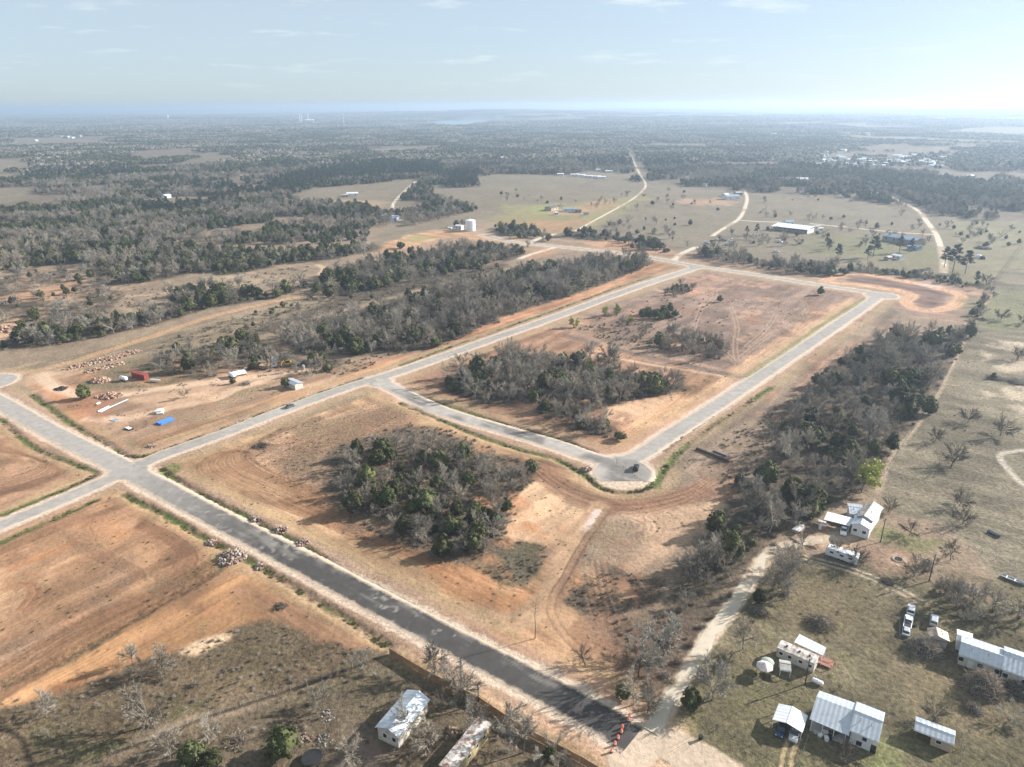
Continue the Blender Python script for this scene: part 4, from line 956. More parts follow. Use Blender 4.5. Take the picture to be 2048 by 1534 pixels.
def bare(seed, H=9.0, spread=1.0, n1=5, n2=6, n3=8, n4=11, low=0.25, w4=0.042, droop=0.0):
    """a leafless crown: limbs fan out from the fork, twigs turn outward to a rounded edge"""
    r = random.Random(seed)
    wood = []; T = []
    heart = Vector((0, 0, H * (low + 0.08)))
    def rv(): return Vector((r.uniform(-1, 1), r.uniform(-1, 1), r.uniform(-1, 1)))
    def ribbon(p, q, w):
        d = (q - p).normalized(); s = d.cross(rv()).normalized() * w
        T.append((p - s, p + s, q))
    def grow(p, d, ln, rad, lvl):
        pts = [p.copy()]; dd = d.copy(); k = 3 if lvl < 3 else 2
        for i in range(k):
            out = (pts[-1] - heart); out = out.normalized() if out.length > 0.3 else Vector((0, 0, 1))
            dd = (dd + rv() * (0.3 if lvl else 0.1) + out * (0.16 if lvl > 1 else 0.0) + Vector((0, 0, 0.06))).normalized()
            pts.append(pts[-1] + dd * ln / k)
        if lvl <= 2: wood.append((pts, [rad * (1 - 0.55 * i / k) for i in range(k + 1)], lvl))
        else:
            ribbon(pts[0], pts[1], rad); ribbon(pts[1], pts[2], rad * 0.8)
        if lvl == 3:
            for _ in range(n4):
                t = r.uniform(0.0, 1.0); q = pts[0].lerp(pts[2], t)
                out = (q - heart).normalized()
                e = (dd * 0.6 + out * 0.5 + rv() * 0.9).normalized()
                ribbon(q, q + e * H * r.uniform(0.05, 0.10), w4 * H / 9 * r.uniform(0.6, 1.2))
            return
        m = (n1, n2, n3)[lvl]
        for i in range(m):
            t = r.uniform(0.6, 1.0) if lvl == 0 else (i + r.uniform(0.3, 1.0)) / m * 0.85 + 0.15
            f = min(t, 1.0) * k; a = min(int(f), k - 1); q = pts[a].lerp(pts[a + 1], f - a)
            if lvl == 0:
                ang = 6.283 * (i + r.uniform(-0.3, 0.3)) / m + seed
                tilt = (0.15 if i == 0 else r.uniform(0.35, 1.0)) * spread
                e = Vector((math.cos(ang) * math.sin(tilt), math.sin(ang) * math.sin(tilt), math.cos(tilt)))
                l2 = H * r.uniform(0.38, 0.50)
            else:
                out = (q - heart); out = out.normalized() if out.length > 0.3 else Vector((0, 0, 1))
                e = (dd * 0.5 + out * 0.45 + rv() * 0.75).normalized(); l2 = ln * r.uniform(0.42, 0.62)
            grow(q, e, l2, rad * (0.5 if lvl < 2 else 0.42), lvl + 1)
    grow(Vector((0, 0, -0.2)), Vector((r.uniform(-.08, .08), r.uniform(-.08, .08), 1)).normalized(), H * low + 0.2, H * 0.021, 0)
    mb = MB()
    for pts, rads, lvl in wood: mb.tube(pts, [max(q, 0.018) for q in rads], 5 if lvl < 2 else 3, cap=False)
    V, F = tris_mesh([[tuple(a) for a in t] for t in T])
    return mb, V, F
def pine(seed, H=15.0):
    r = np.random.default_rng(seed); T = []; mb = MB()
    mb.tube([(0, 0, -0.2), (r.uniform(-.2, .2), r.uniform(-.2, .2), H * 0.55), (r.uniform(-.3, .3), 0, H * 0.96)], [H * 0.018, H * 0.012, 0.05], 6, cap=False)
    for i in range(30):
        z = H * (0.36 + 0.62 * (i / 30)); t = (z / H - 0.36) / 0.62
        ln = H * 0.26 * (1 - t) ** 0.6 * r.uniform(0.55, 1.1) + 0.4; a = r.uniform(0, 6.283)
        tip = np.array([math.cos(a) * ln, math.sin(a) * ln, z + ln * 0.22])
        mb.tube([(0, 0, z), tuple(tip)], [0.07, 0.025], 3, cap=False)
        for c in range(3):
            cc = np.array([0, 0, z]) + (tip - np.array([0, 0, z])) * (0.5 + 0.25 * c)
            n = 22; q = r.normal(0, 1, (n, 3)); q /= np.linalg.norm(q, axis=1)[:, None]
            p = cc + q * r.uniform(0.35, 0.95, (n, 1)) * np.array([1, 1, 0.6])
            out = q + np.array([0, 0, 0.4]) + r.normal(0, .4, (n, 3)); out /= np.linalg.norm(out, axis=1)[:, None]
            u = np.cross(out, r.normal(0, 1, (n, 3))); u /= np.linalg.norm(u, axis=1)[:, None] + 1e-9
            v = np.cross(out, u); s = r.uniform(0.3, 0.55, (n, 1))
            T.append(np.stack([p - u * s * .5 - v * s * .4, p + u * s * .5 - v * s * .4, p + v * s], 1))
    V, F = tris_mesh(np.concatenate(T))
    return mb, V, F
def bush(seed, H=1.6, n=230, wid=1.0, w=0.03):
    r = np.random.default_rng(seed)
    b0 = r.normal(0, 0.22 * wid, (n, 3)) * np.array([1, 1, 0.0]) + np.array([0, 0, -0.05])
    d = r.normal(0, 0.75, (n, 3)); d[:, 2] = np.abs(d[:, 2]) + 0.55; d /= np.linalg.norm(d, axis=1)[:, None]
    ln = H * r.uniform(0.5, 1.05, (n, 1)); tip = b0 + d * ln * np.array([wid, wid, 1.0])
    s = np.cross(d, r.normal(0, 1, (n, 3))); s /= np.linalg.norm(s, axis=1)[:, None] + 1e-9
    t1 = np.stack([b0 - s * w, b0 + s * w, tip], 1)
    m = b0 + (tip - b0) * r.uniform(0.35, 0.9, (n, 1)); e = d + r.normal(0, 0.7, (n, 3)); e[:, 2] = np.abs(e[:, 2]); e /= np.linalg.norm(e, axis=1)[:, None]
    t2 = np.stack([m - s * w * 0.9, m + s * w * 0.9, m + e * H * 0.38], 1)
    m3 = b0 + (tip - b0) * r.uniform(0.45, 1.0, (n, 1)); e3 = d + r.normal(0, 0.9, (n, 3)); e3 /= np.linalg.norm(e3, axis=1)[:, None]
    t3 = np.stack([m3 - s * w * 0.9, m3 + s * w * 0.9, m3 + e3 * H * 0.3], 1)
    return tris_mesh(np.concatenate([t1, t2, t3]))

def proto(name, trunk, V, F, mt, mc):
    tm = None
    if trunk is not None: tm = mesh_np(name + '_trunk', trunk.V, trunk.F, mt)
    cm = mesh_np(name + '_crown', V, F, mc)
    # one joined mesh for the massed woods
    V0 = list(trunk.V) if trunk is not None else []
    allV = np.vstack([np.array(V0, np.float32).reshape(-1, 3), V]); off = len(V0)
    fs = (list(trunk.F) if trunk is not None else []) + [tuple(int(q) + off for q in f) for f in F]
    jm = mesh_np(name + '_whole', allV, fs, mt); jm.materials.append(mc)
    nb = len(trunk.F) if trunk is not None else 0
    mi = np.zeros(len(fs), np.int32); mi[nb:] = 1; jm.polygons.foreach_set('material_index', mi)
    return tm, cm, jm
def jtrunk(H): return MB().tube([(0, 0, -0.2), (0.05, 0, H * 0.4), (0, 0.05, H * 0.85)], [0.16, 0.1, 0.03], 5, cap=False)
PR = {'juniper': [], 'bare': [], 'oak': [], 'pine': [], 'bud': [], 'bush': [], 'weed': []}
for i, (h, w) in enumerate(((6.0, .44), (6.4, .38), (5.0, .54), (5.6, .48), (6.8, .35), (4.6, .60), (6.2, .42))):
    V_, F_ = juniper(20 + i, h, w); PR['juniper'].append(proto('juniper', jtrunk(h), V_, F_, M_BARK, M_JUN))
for i, kw in enumerate((dict(spread=.8), dict(spread=1.0), dict(spread=.62, low=.34), dict(spread=1.1, H=8.0), dict(spread=.75, H=10.0, low=.3), dict(spread=.5, low=.4, n1=4))):
    t_, V_, F_ = bare(40 + i, **kw); PR['bare'].append(proto('bare', t_, V_, F_, M_TWIG if i % 2 else M_BARK, M_TWIG))
for i, kw in enumerate((dict(spread=1.12, H=10.0, low=.22), dict(spread=1.2, H=9.5, low=.25), dict(spread=1.02, H=10.5, low=.24))):
    t_, V_, F_ = bare(60 + i, n1=8, n2=7, n3=7, n4=8, w4=0.032, **kw); PR['oak'].append(proto('oak', t_, V_, F_, M_BARK, M_OAKTW))
for i in range(3):
    t_, V_, F_ = pine(70 + i); PR['pine'].append(proto('pine', t_, V_, F_, M_BARK, M_PINE))
for i in range(2):
    t_, V_, F_ = bare(80 + i, H=8.0, spread=1.0)
    r_ = np.random.default_rng(i); c_ = V_.reshape(-1, 3, 3)[:, 2]; c_ = c_[r_.random(len(c_)) < 0.9]
    q_ = r_.normal(0, 1, (len(c_), 3, 3)) * 0.17; LV = c_[:, None, :] + q_
    V2, F2 = tris_mesh(LV); PR['bud'].append(proto('bud', t_, np.vstack([V_, V2]), np.vstack([F_, F2 + len(V_)]), M_BARK, M_BUD))
for i in range(4): 
    V_, F_ = bush(90 + i, 1.5, 170, (0.9, 1.1, 0.75, 1.3)[i]); PR['bush'].append((None, mesh_np('bush_crown', V_, F_, M_TWIG if i % 2 else M_BRUSH), None))
for i in range(3):
    V_, F_ = bush(110 + i, 0.55, 60, 1.3, 0.035); PR['weed'].append((None, mesh_np('weed_crown', V_, F_, M_WEED if i else M_BRUSH), None))

# ---- where they stand
rg = np.random.default_rng(5)
def in_frame(x, y, z=0.0, m=60):
    px, py = PROJ(x, y, z); return (px > -m) & (px < 2048 + m) & (py > -m) & (py < 1534 + m * 1.6)
def jitter(P, dens, amt=.48):
    x0, y0 = P.min(0); x1, y1 = P.max(0); st = 10.0 / math.sqrt(dens)
    gx, gy = np.meshgrid(np.arange(x0, x1 + st, st), np.arange(y0, y1 + st, st))
    gx = gx.ravel() + rg.uniform(-amt, amt, gx.size) * st; gy = gy.ravel() + rg.uniform(-amt, amt, gy.size) * st
    k = inside(gx + 5 * (vnoise(gx / 9, gy / 9, 5) - .5), gy + 5 * (vnoise(gx / 9, gy / 9, 6) - .5), P)
    return gx[k], gy[k]
TREES = []   # kind, x, y, scale, rz, variant, wood index
for wi, (n, P, dens, ev, se, sb) in enumerate(WOODS_G):
    gx, gy = jitter(P, dens)
    ok = (road_sdf(gx, gy) > 5) & (gravel_sdf(gx, gy) > 3.0) & in_frame(gx, gy)
    gx, gy = gx[ok], gy[ok]
    cl = fbm(gx / 16, gy / 16, 77, 2) * 0.7 + rg.random(len(gx)) * 0.3
    thr = np.quantile(cl, 1 - ev) if len(cl) else 0
    for x_, y_, c_ in zip(gx, gy, cl):
        e = c_ > thr; u = rg.random()
        sc_ = (se * 1.16 if e else sb * 1.16) * (0.5 + 0.9 * rg.random() ** 1.3)
        if u < 0.12: sc_ *= 0.6
        TREES.append(('juniper' if e else 'bare', x_, y_, sc_, rg.uniform(0, 6.28), int(rg.integers(0, 7 if e else 6)), wi))
# the woods beyond, tree by tree to 1.7 km
n_far = 0
rA = np.sqrt(rg.uniform(560 ** 2, 1750 ** 2, 46000)); tA = rg.uniform(math.radians(-44), math.radians(44), 46000)
fx, fy = rA * np.sin(tA), rA * np.cos(tA)
px_, py_ = PROJ(fx, fy)
ok = (py_ < 488) & (px_ > -60) & (px_ < 2110) & ~((px_ > 740) & (py_ > 455))
for P in CLEAR: ok &= ~inside(fx, fy, P)
for n, P, *_ in WOODS_G: ok &= ~inside(fx, fy, P)
op = fbm(fx / 130, fy / 130, 401, 3)
ok &= (op < 0.635) & (gravel_sdf(fx, fy) > 6)
TOWN_ = GP([(1630, 338), (1760, 344), (1910, 342), (1905, 308), (1760, 300), (1640, 302)]); ok &= ~(inside(fx, fy, TOWN_) & (rg.random(len(fx)) < .8))
fx, fy, px_, py_ = fx[ok], fy[ok], px_[ok], py_[ok]
ev_n = fbm(fx / 60, fy / 60, 411, 3); pin_n = fbm(fx / 200, fy / 200, 421, 2)
TOWN = GP([(1630, 338), (1760, 344), (1910, 342), (1905, 308), (1760, 300), (1640, 302)])
FARP = GP([(540, 392), (640, 366), (760, 356), (840, 350), (960, 350), (1060, 376), (960, 382), (900, 372), (880, 330), (760, 325), (640, 345), (500, 372), (380, 382)])
fp = inside(fx, fy, FARP)
for x_, y_, e_, p_, f_ in zip(fx, fy, ev_n, pin_n, fp):
    u = rg.random()
    if (f_ and u < 0.6) or (p_ > 0.66 and u < 0.3): kd, sc_ = 'pine', rg.uniform(0.65, 1.0)
    elif e_ + 0.3 * (rg.random() - .5) > 0.485: kd, sc_ = 'juniper', rg.uniform(0.8, 1.45)
    else: kd, sc_ = 'bare', rg.uniform(0.65, 1.15)
    TREES.append((kd, x_, y_, sc_, rg.uniform(0, 6.28), int(rg.integers(0, {'pine': 3, 'juniper': 7, 'bare': 6}[kd])), -1))
# scattered trees on the open range
for k in range(420):
    a, b = rg.uniform(1000, 2040), rg.uniform(385, 500); x_, y_ = G(a, b)
    if any(in_poly1(x_, y_, P) for n, P, *_ in WOODS_G): continue
    if gravel_sdf(np.array([x_]), np.array([y_]))[0] < 5 or vnoise(np.array([x_ / 60]), np.array([y_ / 60]), 444)[0] < 0.42: continue
    TREES.append(('bare' if rg.random() < .75 else 'juniper', x_, y_, rg.uniform(0.45, 1.0), rg.uniform(0, 6.28), int(rg.integers(0, 5)), -2))

KIND = {'juniper': ('juniper_tree', 'tree'), 'bare': ('leafless_tree', 'tree'), 'pine': ('pine_tree', 'tree'), 'oak': ('leafless_oak', 'tree'), 'bud': ('budding_tree', 'tree')}
HT = {'juniper': 6.0, 'bare': 9.0, 'pine': 15.0, 'oak': 10.0, 'bud': 8.0}
def plant(kind, x, y, sc, rz, var, label, group=None, sz=None):
    nm, cat = KIND[kind]
    tm, cm, _ = PR[kind][var % len(PR[kind])]
    o = thing(nm, label, cat, x, y, rz, group, -0.08)
    o.scale = (sc, sc, sc * (sz or 1.0))
    for n_, m_ in (('trunk', tm), ('crown', cm)):
        link(n_, m_, o)
    return o
# ---- massed instances: one object per kind, kind = stuff
def stuff(name, protos, rows, label=None):
    """rows: x, y, z, scale, rz, variant"""
    rows = np.asarray(rows, np.float32)
    me = bpy.data.meshes.new(name); me.vertices.add(len(rows)); me.vertices.foreach_set('co', rows[:, :3].copy().ravel())
    for nm, col in (('sc', 3), ('rz', 4)): me.attributes.new(nm, 'FLOAT', 'POINT').data.foreach_set('value', rows[:, col].copy())
    me.attributes.new('vi', 'INT', 'POINT').data.foreach_set('value', rows[:, 5].astype(np.int32))
    o = link(name, me)
    ng = bpy.data.node_groups.new(name, 'GeometryNodeTree')
    ng.interface.new_socket('Geometry', in_out='INPUT', socket_type='NodeSocketGeometry')
    ng.interface.new_socket('Geometry', in_out='OUTPUT', socket_type='NodeSocketGeometry')
    N, L = ng.nodes, ng.links
    gi, go = N.new('NodeGroupInput'), N.new('NodeGroupOutput'); jn = N.new('GeometryNodeJoinGeometry')
    def na(nm, t):
        a = N.new('GeometryNodeInputNamedAttribute'); a.data_type = t; a.inputs['Name'].default_value = nm; return a.outputs['Attribute']
    s_, r_, v_ = na('sc', 'FLOAT'), na('rz', 'FLOAT'), na('vi', 'INT')
    cx = N.new('ShaderNodeCombineXYZ'); L.new(r_, cx.inputs[2])
    for k, m_ in enumerate(protos):
        po = bpy.data.objects.new(name + '_model', m_)
        oi = N.new('GeometryNodeObjectInfo'); oi.inputs['Object'].default_value = po; oi.inputs['As Instance'].default_value = True
        cmp = N.new('FunctionNodeCompare'); cmp.data_type = 'INT'; cmp.operation = 'EQUAL'; L.new(v_, cmp.inputs[2]); cmp.inputs[3].default_value = k
        ip = N.new('GeometryNodeInstanceOnPoints')
        L.new(gi.outputs[0], ip.inputs['Points']); L.new(cmp.outputs[0], ip.inputs['Selection']); L.new(oi.outputs['Geometry'], ip.inputs['Instance'])
        L.new(cx.outputs[0], ip.inputs['Rotation']); L.new(s_, ip.inputs['Scale']); L.new(ip.outputs[0], jn.inputs[0])
    L.new(jn.outputs[0], go.inputs[0])
    md = o.modifiers.new('instances', 'NODES'); md.node_group = ng
    return tag(o, label, kind='stuff')
def pix_size(t):
    k, x_, y_, s_ = t[:4]; return HT[k] * s_ / math.hypot(x_, y_)
LIMIT = {'juniper': 250, 'bare': 225, 'pine': 60}
by = {}
for t in TREES: by.setdefault(t[0], []).append(t)
NEAR_TREES = []
for kd, lst in by.items():
    vis = [t for t in lst if in_frame(t[1], t[2], 2.0, -4)]
    vis.sort(key=pix_size, reverse=True)
    near = [t for t in vis if t[6] >= 0][:LIMIT[kd]] if kd != 'pine' else vis[:0]
    ids = set(map(id, near))
    boxes = {}
    for t in near: boxes.setdefault(t[6], []).append(t)
    for wi_, ts in boxes.items():
        pp = np.array([PROJ(t[1], t[2]) for t in ts]); hs = np.array([t[3] for t in ts]); wn_ = WOODS[wi_][0]
        nm = {'juniper': 'dark green juniper', 'bare': 'grey leafless tree'}[kd]
        xq = np.quantile(pp[:, 0], [.25, .5, .75]); yq = np.quantile(pp[:, 1], [.33, .67]); hq = np.quantile(hs, [.3, .75])
        for t, (a_, b_), h_ in zip(ts, pp, hs):
            size_ = ('small', 'mid-sized', 'tall')[int((h_ > hq).sum())]
            lr = ('far left', 'left', 'right', 'far right')[int((a_ > xq).sum())]; nf = ('back', 'middle', 'front')[int((b_ > yq).sum())]
            plant(kd, t[1], t[2], t[3], t[4], t[5], '%s %s at %s %s %s' % (size_, nm, lr, nf, wn_), nm + 's ' + wn_.replace('of ', 'in ', 1), rg.uniform(0.88, 1.15))
    rest = [t for t in lst if id(t) not in ids]
    stuff({'juniper': 'juniper_woods', 'bare': 'leafless_woods', 'pine': 'pine_woods'}[kd], [p[2] for p in PR[kd]],
          [(t[1], t[2], -0.08, t[3], t[4], t[5]) for t in rest],
          {'juniper': 'dark green juniper trees massed through the woods', 'bare': 'grey leafless trees massed through the woods', 'pine': 'tall dark pines in the far woods'}[kd])
# ---- far woods: clumps of crowns out to the hills
def clump(seed, n, width, th_, tri, cols):
    r = np.random.default_rng(seed); T = {0: [], 1: []}
    for i in range(n):
        cx_, cy_ = r.uniform(-.5, .5, 2) * width; h = th_ * r.uniform(0.6, 1.2); w_ = h * r.uniform(.35, .5); kd = int(r.random() < cols)
        m = tri; q = r.normal(0, 1, (m, 3)); q /= np.linalg.norm(q, axis=1)[:, None]; q[:, 2] = np.abs(q[:, 2]) * 1.0 - 0.15
        p = np.array([cx_, cy_, h * 0.5]) + q * np.array([w_, w_, h * 0.5]) * r.uniform(.6, 1, (m, 1))
        u = np.cross(q, r.normal(0, 1, (m, 3))); u /= np.linalg.norm(u, axis=1)[:, None] + 1e-9; v = np.cross(q, u)
        s = h * (0.16 if kd else 0.13) * r.uniform(.6, 1.3, (m, 1)) * (24 / tri) ** 0.25
        T[kd].append(np.stack([p - u * s - v * s * .6, p + u * s - v * s * .6, p + v * s], 1))
    A = np.concatenate(T[0]) if T[0] else np.zeros((0, 3, 3)); B = np.concatenate(T[1]) if T[1] else np.zeros((0, 3, 3))
    V_, F_ = tris_mesh(np.concatenate([A, B])); m_ = mesh_np('clump', V_, F_, M_TWIG); m_.materials.append(M_JUN)
    mi = np.zeros(len(F_), np.int32); mi[len(A):] = 1; m_.polygons.foreach_set('material_index', mi)
    return m_
CL1 = [clump(200 + i, 9, 24, 8, 34, (.1, .3, .5, .75)[i]) for i in range(4)]
CL2 = [clump(210 + i, 150, 120, 11, 8, (.2, .35, .5, .7)[i]) for i in range(4)]
def far_ring(r0, r1, n, sclo, schi, f0, seed):
    r_ = np.sqrt(rg.uniform(r0 ** 2, r1 ** 2, n)); t_ = rg.uniform(math.radians(-40), math.radians(40), n)
    x_, y_ = r_ * np.sin(t_), r_ * np.cos(t_)
    ok = np.ones(n, bool)
    for P in CLEAR: ok &= ~inside(x_, y_, P)
    ok &= (fbm(x_ / f0, y_ / f0, seed, 4, .6) < 0.60) & (gravel_sdf(x_, y_) > 12) & (poly_sdf(x_, y_, spline(LAKE, 4, True)) < -10)
    ok &= ~(inside(x_, y_, TOWN) & (rg.random(n) < .85))
    x_, y_ = x_[ok], y_[ok]
    e_ = fbm(x_ / (f0 * .5), y_ / (f0 * .5), seed + 9, 3); v_ = np.clip(((e_ - 0.32) / 0.36 * 4 + rg.uniform(-.8, .8, len(e_))).astype(int), 0, 3)
    rq = np.hypot(x_, y_); z_ = np.interp(rq, [0, 1], [0, 0])
    # rest on the hills
    hz_ = sstep(3500, 8000, rq) * (fbm(x_ / 2600, y_ / 2600, 201, 3) - 0.42) * 75
    hz_ += 34 * np.exp(-((y_ - 9500) / 1700) ** 2) * np.exp(-((x_ + 600) / 2600) ** 2) + 26 * np.exp(-((y_ - 7200) / 900) ** 2) * np.exp(-((x_ + 3600) / 2200) ** 2)
    hz_ += sstep(13000, 21000, rq) * (fbm(x_ / 5200, y_ / 5200, 211, 3) - 0.35) * 120
    z_ = np.clip(hz_, -4, 78) * sstep(3500, 6500, rq) - 0.5
    return np.stack([x_, y_, z_, rg.uniform(sclo, schi, len(x_)), rg.uniform(0, 6.28, len(x_)), v_], 1)
tag(stuff('far_woods', CL1, far_ring(1650, 4300, 46000, .8, 1.3, 260, 501)), 'hazy grey green woodland reaching toward the horizon')
tag(stuff('distant_woods', CL2, far_ring(4000, 15000, 16000, .9, 1.4, 900, 521)), 'blue hazy woodland on the low hills at the horizon')
# ---- undergrowth: brush in the woods and weeds on rough ground
ux, uy = [], []; rows = []
for wi, (n, P, dens, ev, se, sb) in enumerate(WOODS_G):
    if np.hypot(*P.mean(0)) > 520: continue
    gx, gy = jitter(P, min(dens * 1.6, 7), 1.2)
    for x_, y_ in zip(gx, gy): rows.append((x_, y_, 0, rg.uniform(.5, 1.15), rg.uniform(0, 6.28), rg.integers(0, 4)))
SCRUBS = [([(350, 1312), (480, 1252), (545, 1238), (620, 1276), (720, 1296), (780, 1306), (700, 1345), (560, 1385), (300, 1455), (100, 1530), (-60, 1570), (-60, 1410), (120, 1396), (240, 1356)], 9, .25, .65),
          ([(230, 1512), (560, 1400), (780, 1330), (900, 1400), (1050, 1480), (1150, 1540), (1100, 1620), (-60, 1620)], 4.5, .25, .7),
          ([(962, 1132), (1000, 1098), (1045, 1082), (1092, 1090), (1080, 1122), (1058, 1155), (1010, 1166), (978, 1152)], 22, .35, .6),
          ([(1125, 1190), (1165, 1155), (1240, 1140), (1340, 1165), (1310, 1215), (1240, 1232), (1190, 1238)], 16, .35, .6),
          ([(655, 905), (760, 862), (830, 845), (920, 865), (1000, 905), (1085, 930), (1070, 965), (1020, 1000), (1020, 1085), (990, 1110), (900, 1125), (850, 1100), (680, 1040)], 10, .4, .9),
          ([(1420, 910), (1500, 845), (1580, 800), (1590, 830), (1570, 900), (1530, 960), (1460, 1000)], 8, .4, .9),
          ([(470, 896), (560, 856), (640, 835), (700, 870), (680, 960), (600, 965), (530, 936)], 5, .25, .5),
          ([(1150, 655), (1250, 640), (1320, 650), (1340, 690), (1260, 695), (1200, 680)], 4, .5, 1.2),
          ([(1230, 1250), (1340, 1230), (1400, 1260), (1340, 1370), (1290, 1420), (1250, 1340)], 8, .4, .9),
          ([(300, 690), (440, 645), (600, 600), (760, 572), (900, 548), (1010, 526), (1000, 540), (900, 562), (700, 612), (560, 655), (440, 690), (330, 715)], 1.6, .5, 1.2),
          ([(0, 640), (100, 590), (200, 560), (330, 580), (500, 545), (640, 530), (560, 565), (340, 610), (160, 640)], 1.2, .6, 1.4),
          ([(1180, 640), (1300, 600), (1400, 590), (1460, 640), (1440, 690), (1300, 680)], 0.7, .4, 1.0),
          ([(560, 745), (640, 735), (720, 715), (800, 702), (740, 735), (640, 760)], 4, .5, 1.2)]
for p, dn, s0, s1 in SCRUBS:
    gx, gy = jitter(GP(p), dn * 2.2, 1.4); k = (road_sdf(gx, gy) > 5) & (gravel_sdf(gx, gy) > 2)
    for x_, y_ in zip(gx[k], gy[k]):
        if vnoise(np.array([x_ / 6]), np.array([y_ / 6]), 661)[0] + .35 * rg.random() > 0.5: rows.append((x_, y_, 0, rg.uniform(s0, s1) * .8, rg.uniform(0, 6.28), rg.integers(0, 4)))
stuff('undergrowth', [p[1] for p in PR['bush']], rows, 'dry grey brush and saplings under the trees')
rows = []
for pl, dp in DITCH:
    P = GX(pl); T_ = np.gradient(P, axis=0); T_ /= np.linalg.norm(T_, axis=1)[:, None]; ln_ = np.hypot(*np.diff(P, axis=0).T).sum()
    for k in range(int(ln_ * 2.2)):
        i = rg.integers(0, len(P) - 1); q = P[i] + (P[i + 1] - P[i]) * rg.random(); n_ = np.array([-T_[i, 1], T_[i, 0]]) * rg.normal(0, 0.8)
        if vnoise(np.array([q[0] / 5]), np.array([q[1] / 5]), 881)[0] < 0.5: continue
        rows.append((q[0] + n_[0], q[1] + n_[1], -0.35, rg.uniform(.35, .85), rg.uniform(0, 6.28), rg.integers(0, 3)))
V_, F_ = bush(130, 0.5, 70, 1.5, 0.05); V3_, F3_ = bush(131, 0.6, 60, 1.2, 0.04)
stuff('ditch_grass', [mesh_np('ditch_tuft', V_, F_, M_DITCH), mesh_np('ditch_tuft', V3_, F3_, M_DITCH), PR['weed'][0][1]], rows, 'green grass and dry weeds growing along the road ditches')
rows = []
for P_, dn in ((GP([(1330, 1600), (1372, 1400), (1500, 1160), (1620, 1112), (1760, 1120), (2060, 1170), (2200, 1600)]), 5), (GP([(2060, 560), (1990, 590), (1900, 750), (1800, 900), (1765, 990), (1800, 1040), (2060, 1110)]), 1.4)):
    gx, gy = jitter(P_, dn); k = in_frame(gx, gy) & (fbm(gx / 7, gy / 7, 771, 3) > 0.5) & (gravel_sdf(gx, gy) > 1.5)
    for x_, y_ in zip(gx[k], gy[k]): rows.append((x_, y_, 0, rg.uniform(.35, .8), rg.uniform(0, 6.28), rg.integers(0, 3)))
stuff('weeds', [p[1] for p in PR['weed']], rows, 'tufts of dry weeds on the pasture and yards')

# clods, stones and stubble lying about on the graded soil
def clod(seed):
    r = np.random.default_rng(seed); b_ = np.array([(1, 0, 0), (-1, 0, 0), (0, 1, 0), (0, -1, 0), (0, 0, .8), (0, 0, -.5)]) * r.uniform(.6, 1.2, (6, 1)) * .18
    return b_, [(0, 2, 4), (2, 1, 4), (1, 3, 4), (3, 0, 4), (2, 0, 5), (1, 2, 5), (3, 1, 5), (0, 3, 5)]
M_CLOD = leaf_mat('soil_clods', (0.20, 0.145, 0.10), 0.4, (1.3, 1.2, 1.1), rough=0.95)
rows = []; rows2 = []
for P in LOTS:
    gx, gy = jitter(P, 9, 1.5); k = (road_sdf(gx, gy) > 4.5) & in_frame(gx, gy) & (fbm(gx / 12, gy / 12, 901, 3) + .25 * rg.random(len(gx)) > .62)
    for x_, y_ in zip(gx[k], gy[k]): rows.append((x_, y_, 0.0, .4 + 1.6 * rg.random() ** 3, rg.uniform(0, 6.28), rg.integers(0, 3)))
    gx, gy = jitter(P, 5, 1.5); k = (road_sdf(gx, gy) > 4.5) & in_frame(gx, gy) & (fbm(gx / 9, gy / 9, 911, 3) + .2 * rg.random(len(gx)) > .64)
    for x_, y_ in zip(gx[k], gy[k]): rows2.append((x_, y_, -.03, rg.uniform(.3, .75), rg.uniform(0, 6.28), rg.integers(0, 3)))
stuff('soil_clods', [mesh_np('clod', *clod(i), M_CLOD) for i in range(3)], rows, 'clods and stones scattered over the graded lots')
stuff('stubble', [p[1] for p in PR['weed']], rows2, 'thin dry weeds coming up on the graded lots')
# ------------------------------------------------------------------ buildings
WHITE, SILV, BLUEW = S(235, 236, 238, 1.35), S(190, 200, 212, 1.6), S(225, 232, 240, 1.4)
def metal_roof(name, col, rough=0.35, metal=0.35, rib=0.34, rust=None, rust_amt=0.0):
    if name in MATS: return MATS[name]
    m, N, L, b = new_mat(name)
    tc = nd(N, 'ShaderNodeTexCoord'); wv = nd(N, 'ShaderNodeTexWave'); wv.bands_direction = 'X'; wv.inputs['Scale'].default_value = rib; wv.inputs['Distortion'].default_value = 0.0
    L.new(tc.outputs['Object'], wv.inputs['Vector'])
    n1 = noise(N, L, 0.9, 5, 0.65, tc.outputs['Object'])
    c = mixc(N, L, 1.0, col, mrange(N, L, n1.outputs['Fac'], 0.3, 0.7, 0.84, 1.1), 'MULTIPLY')
    if rust is not None:
        n2 = noise(N, L, 0.7, 6, 0.7, tc.outputs['Object'])
        c = mixc(N, L, mrange(N, L, n2.outputs['Fac'], 0.6 - 0.25 * rust_amt, 0.7 - 0.2 * rust_amt), c, rust)
    c = mixc(N, L, mrange(N, L, wv.outputs['Fac'], 0.84, 1.0, 0.0, 0.22), c, mixc(N, L, 1.0, c, 0.55, 'MULTIPLY'))
    L.new(c, b.inputs['Base Color']); b.inputs['Roughness'].default_value = rough; b.inputs['Metallic'].default_value = metal
    L.new(bump(N, L, wv.outputs['Fac'], 0.5, 0.05), b.inputs['Normal'])
    return m
R_SILV = metal_roof('galvanised_roof', (0.52, 0.56, 0.61), 0.38, 0.45)
R_WHITE = metal_roof('white_metal_roof', (0.72, 0.74, 0.76), 0.45, 0.1)
R_RUST = metal_roof('rusty_roof', (0.55, 0.52, 0.48), 0.6, 0.2, 0.3, (0.19, 0.10, 0.075), 0.55)
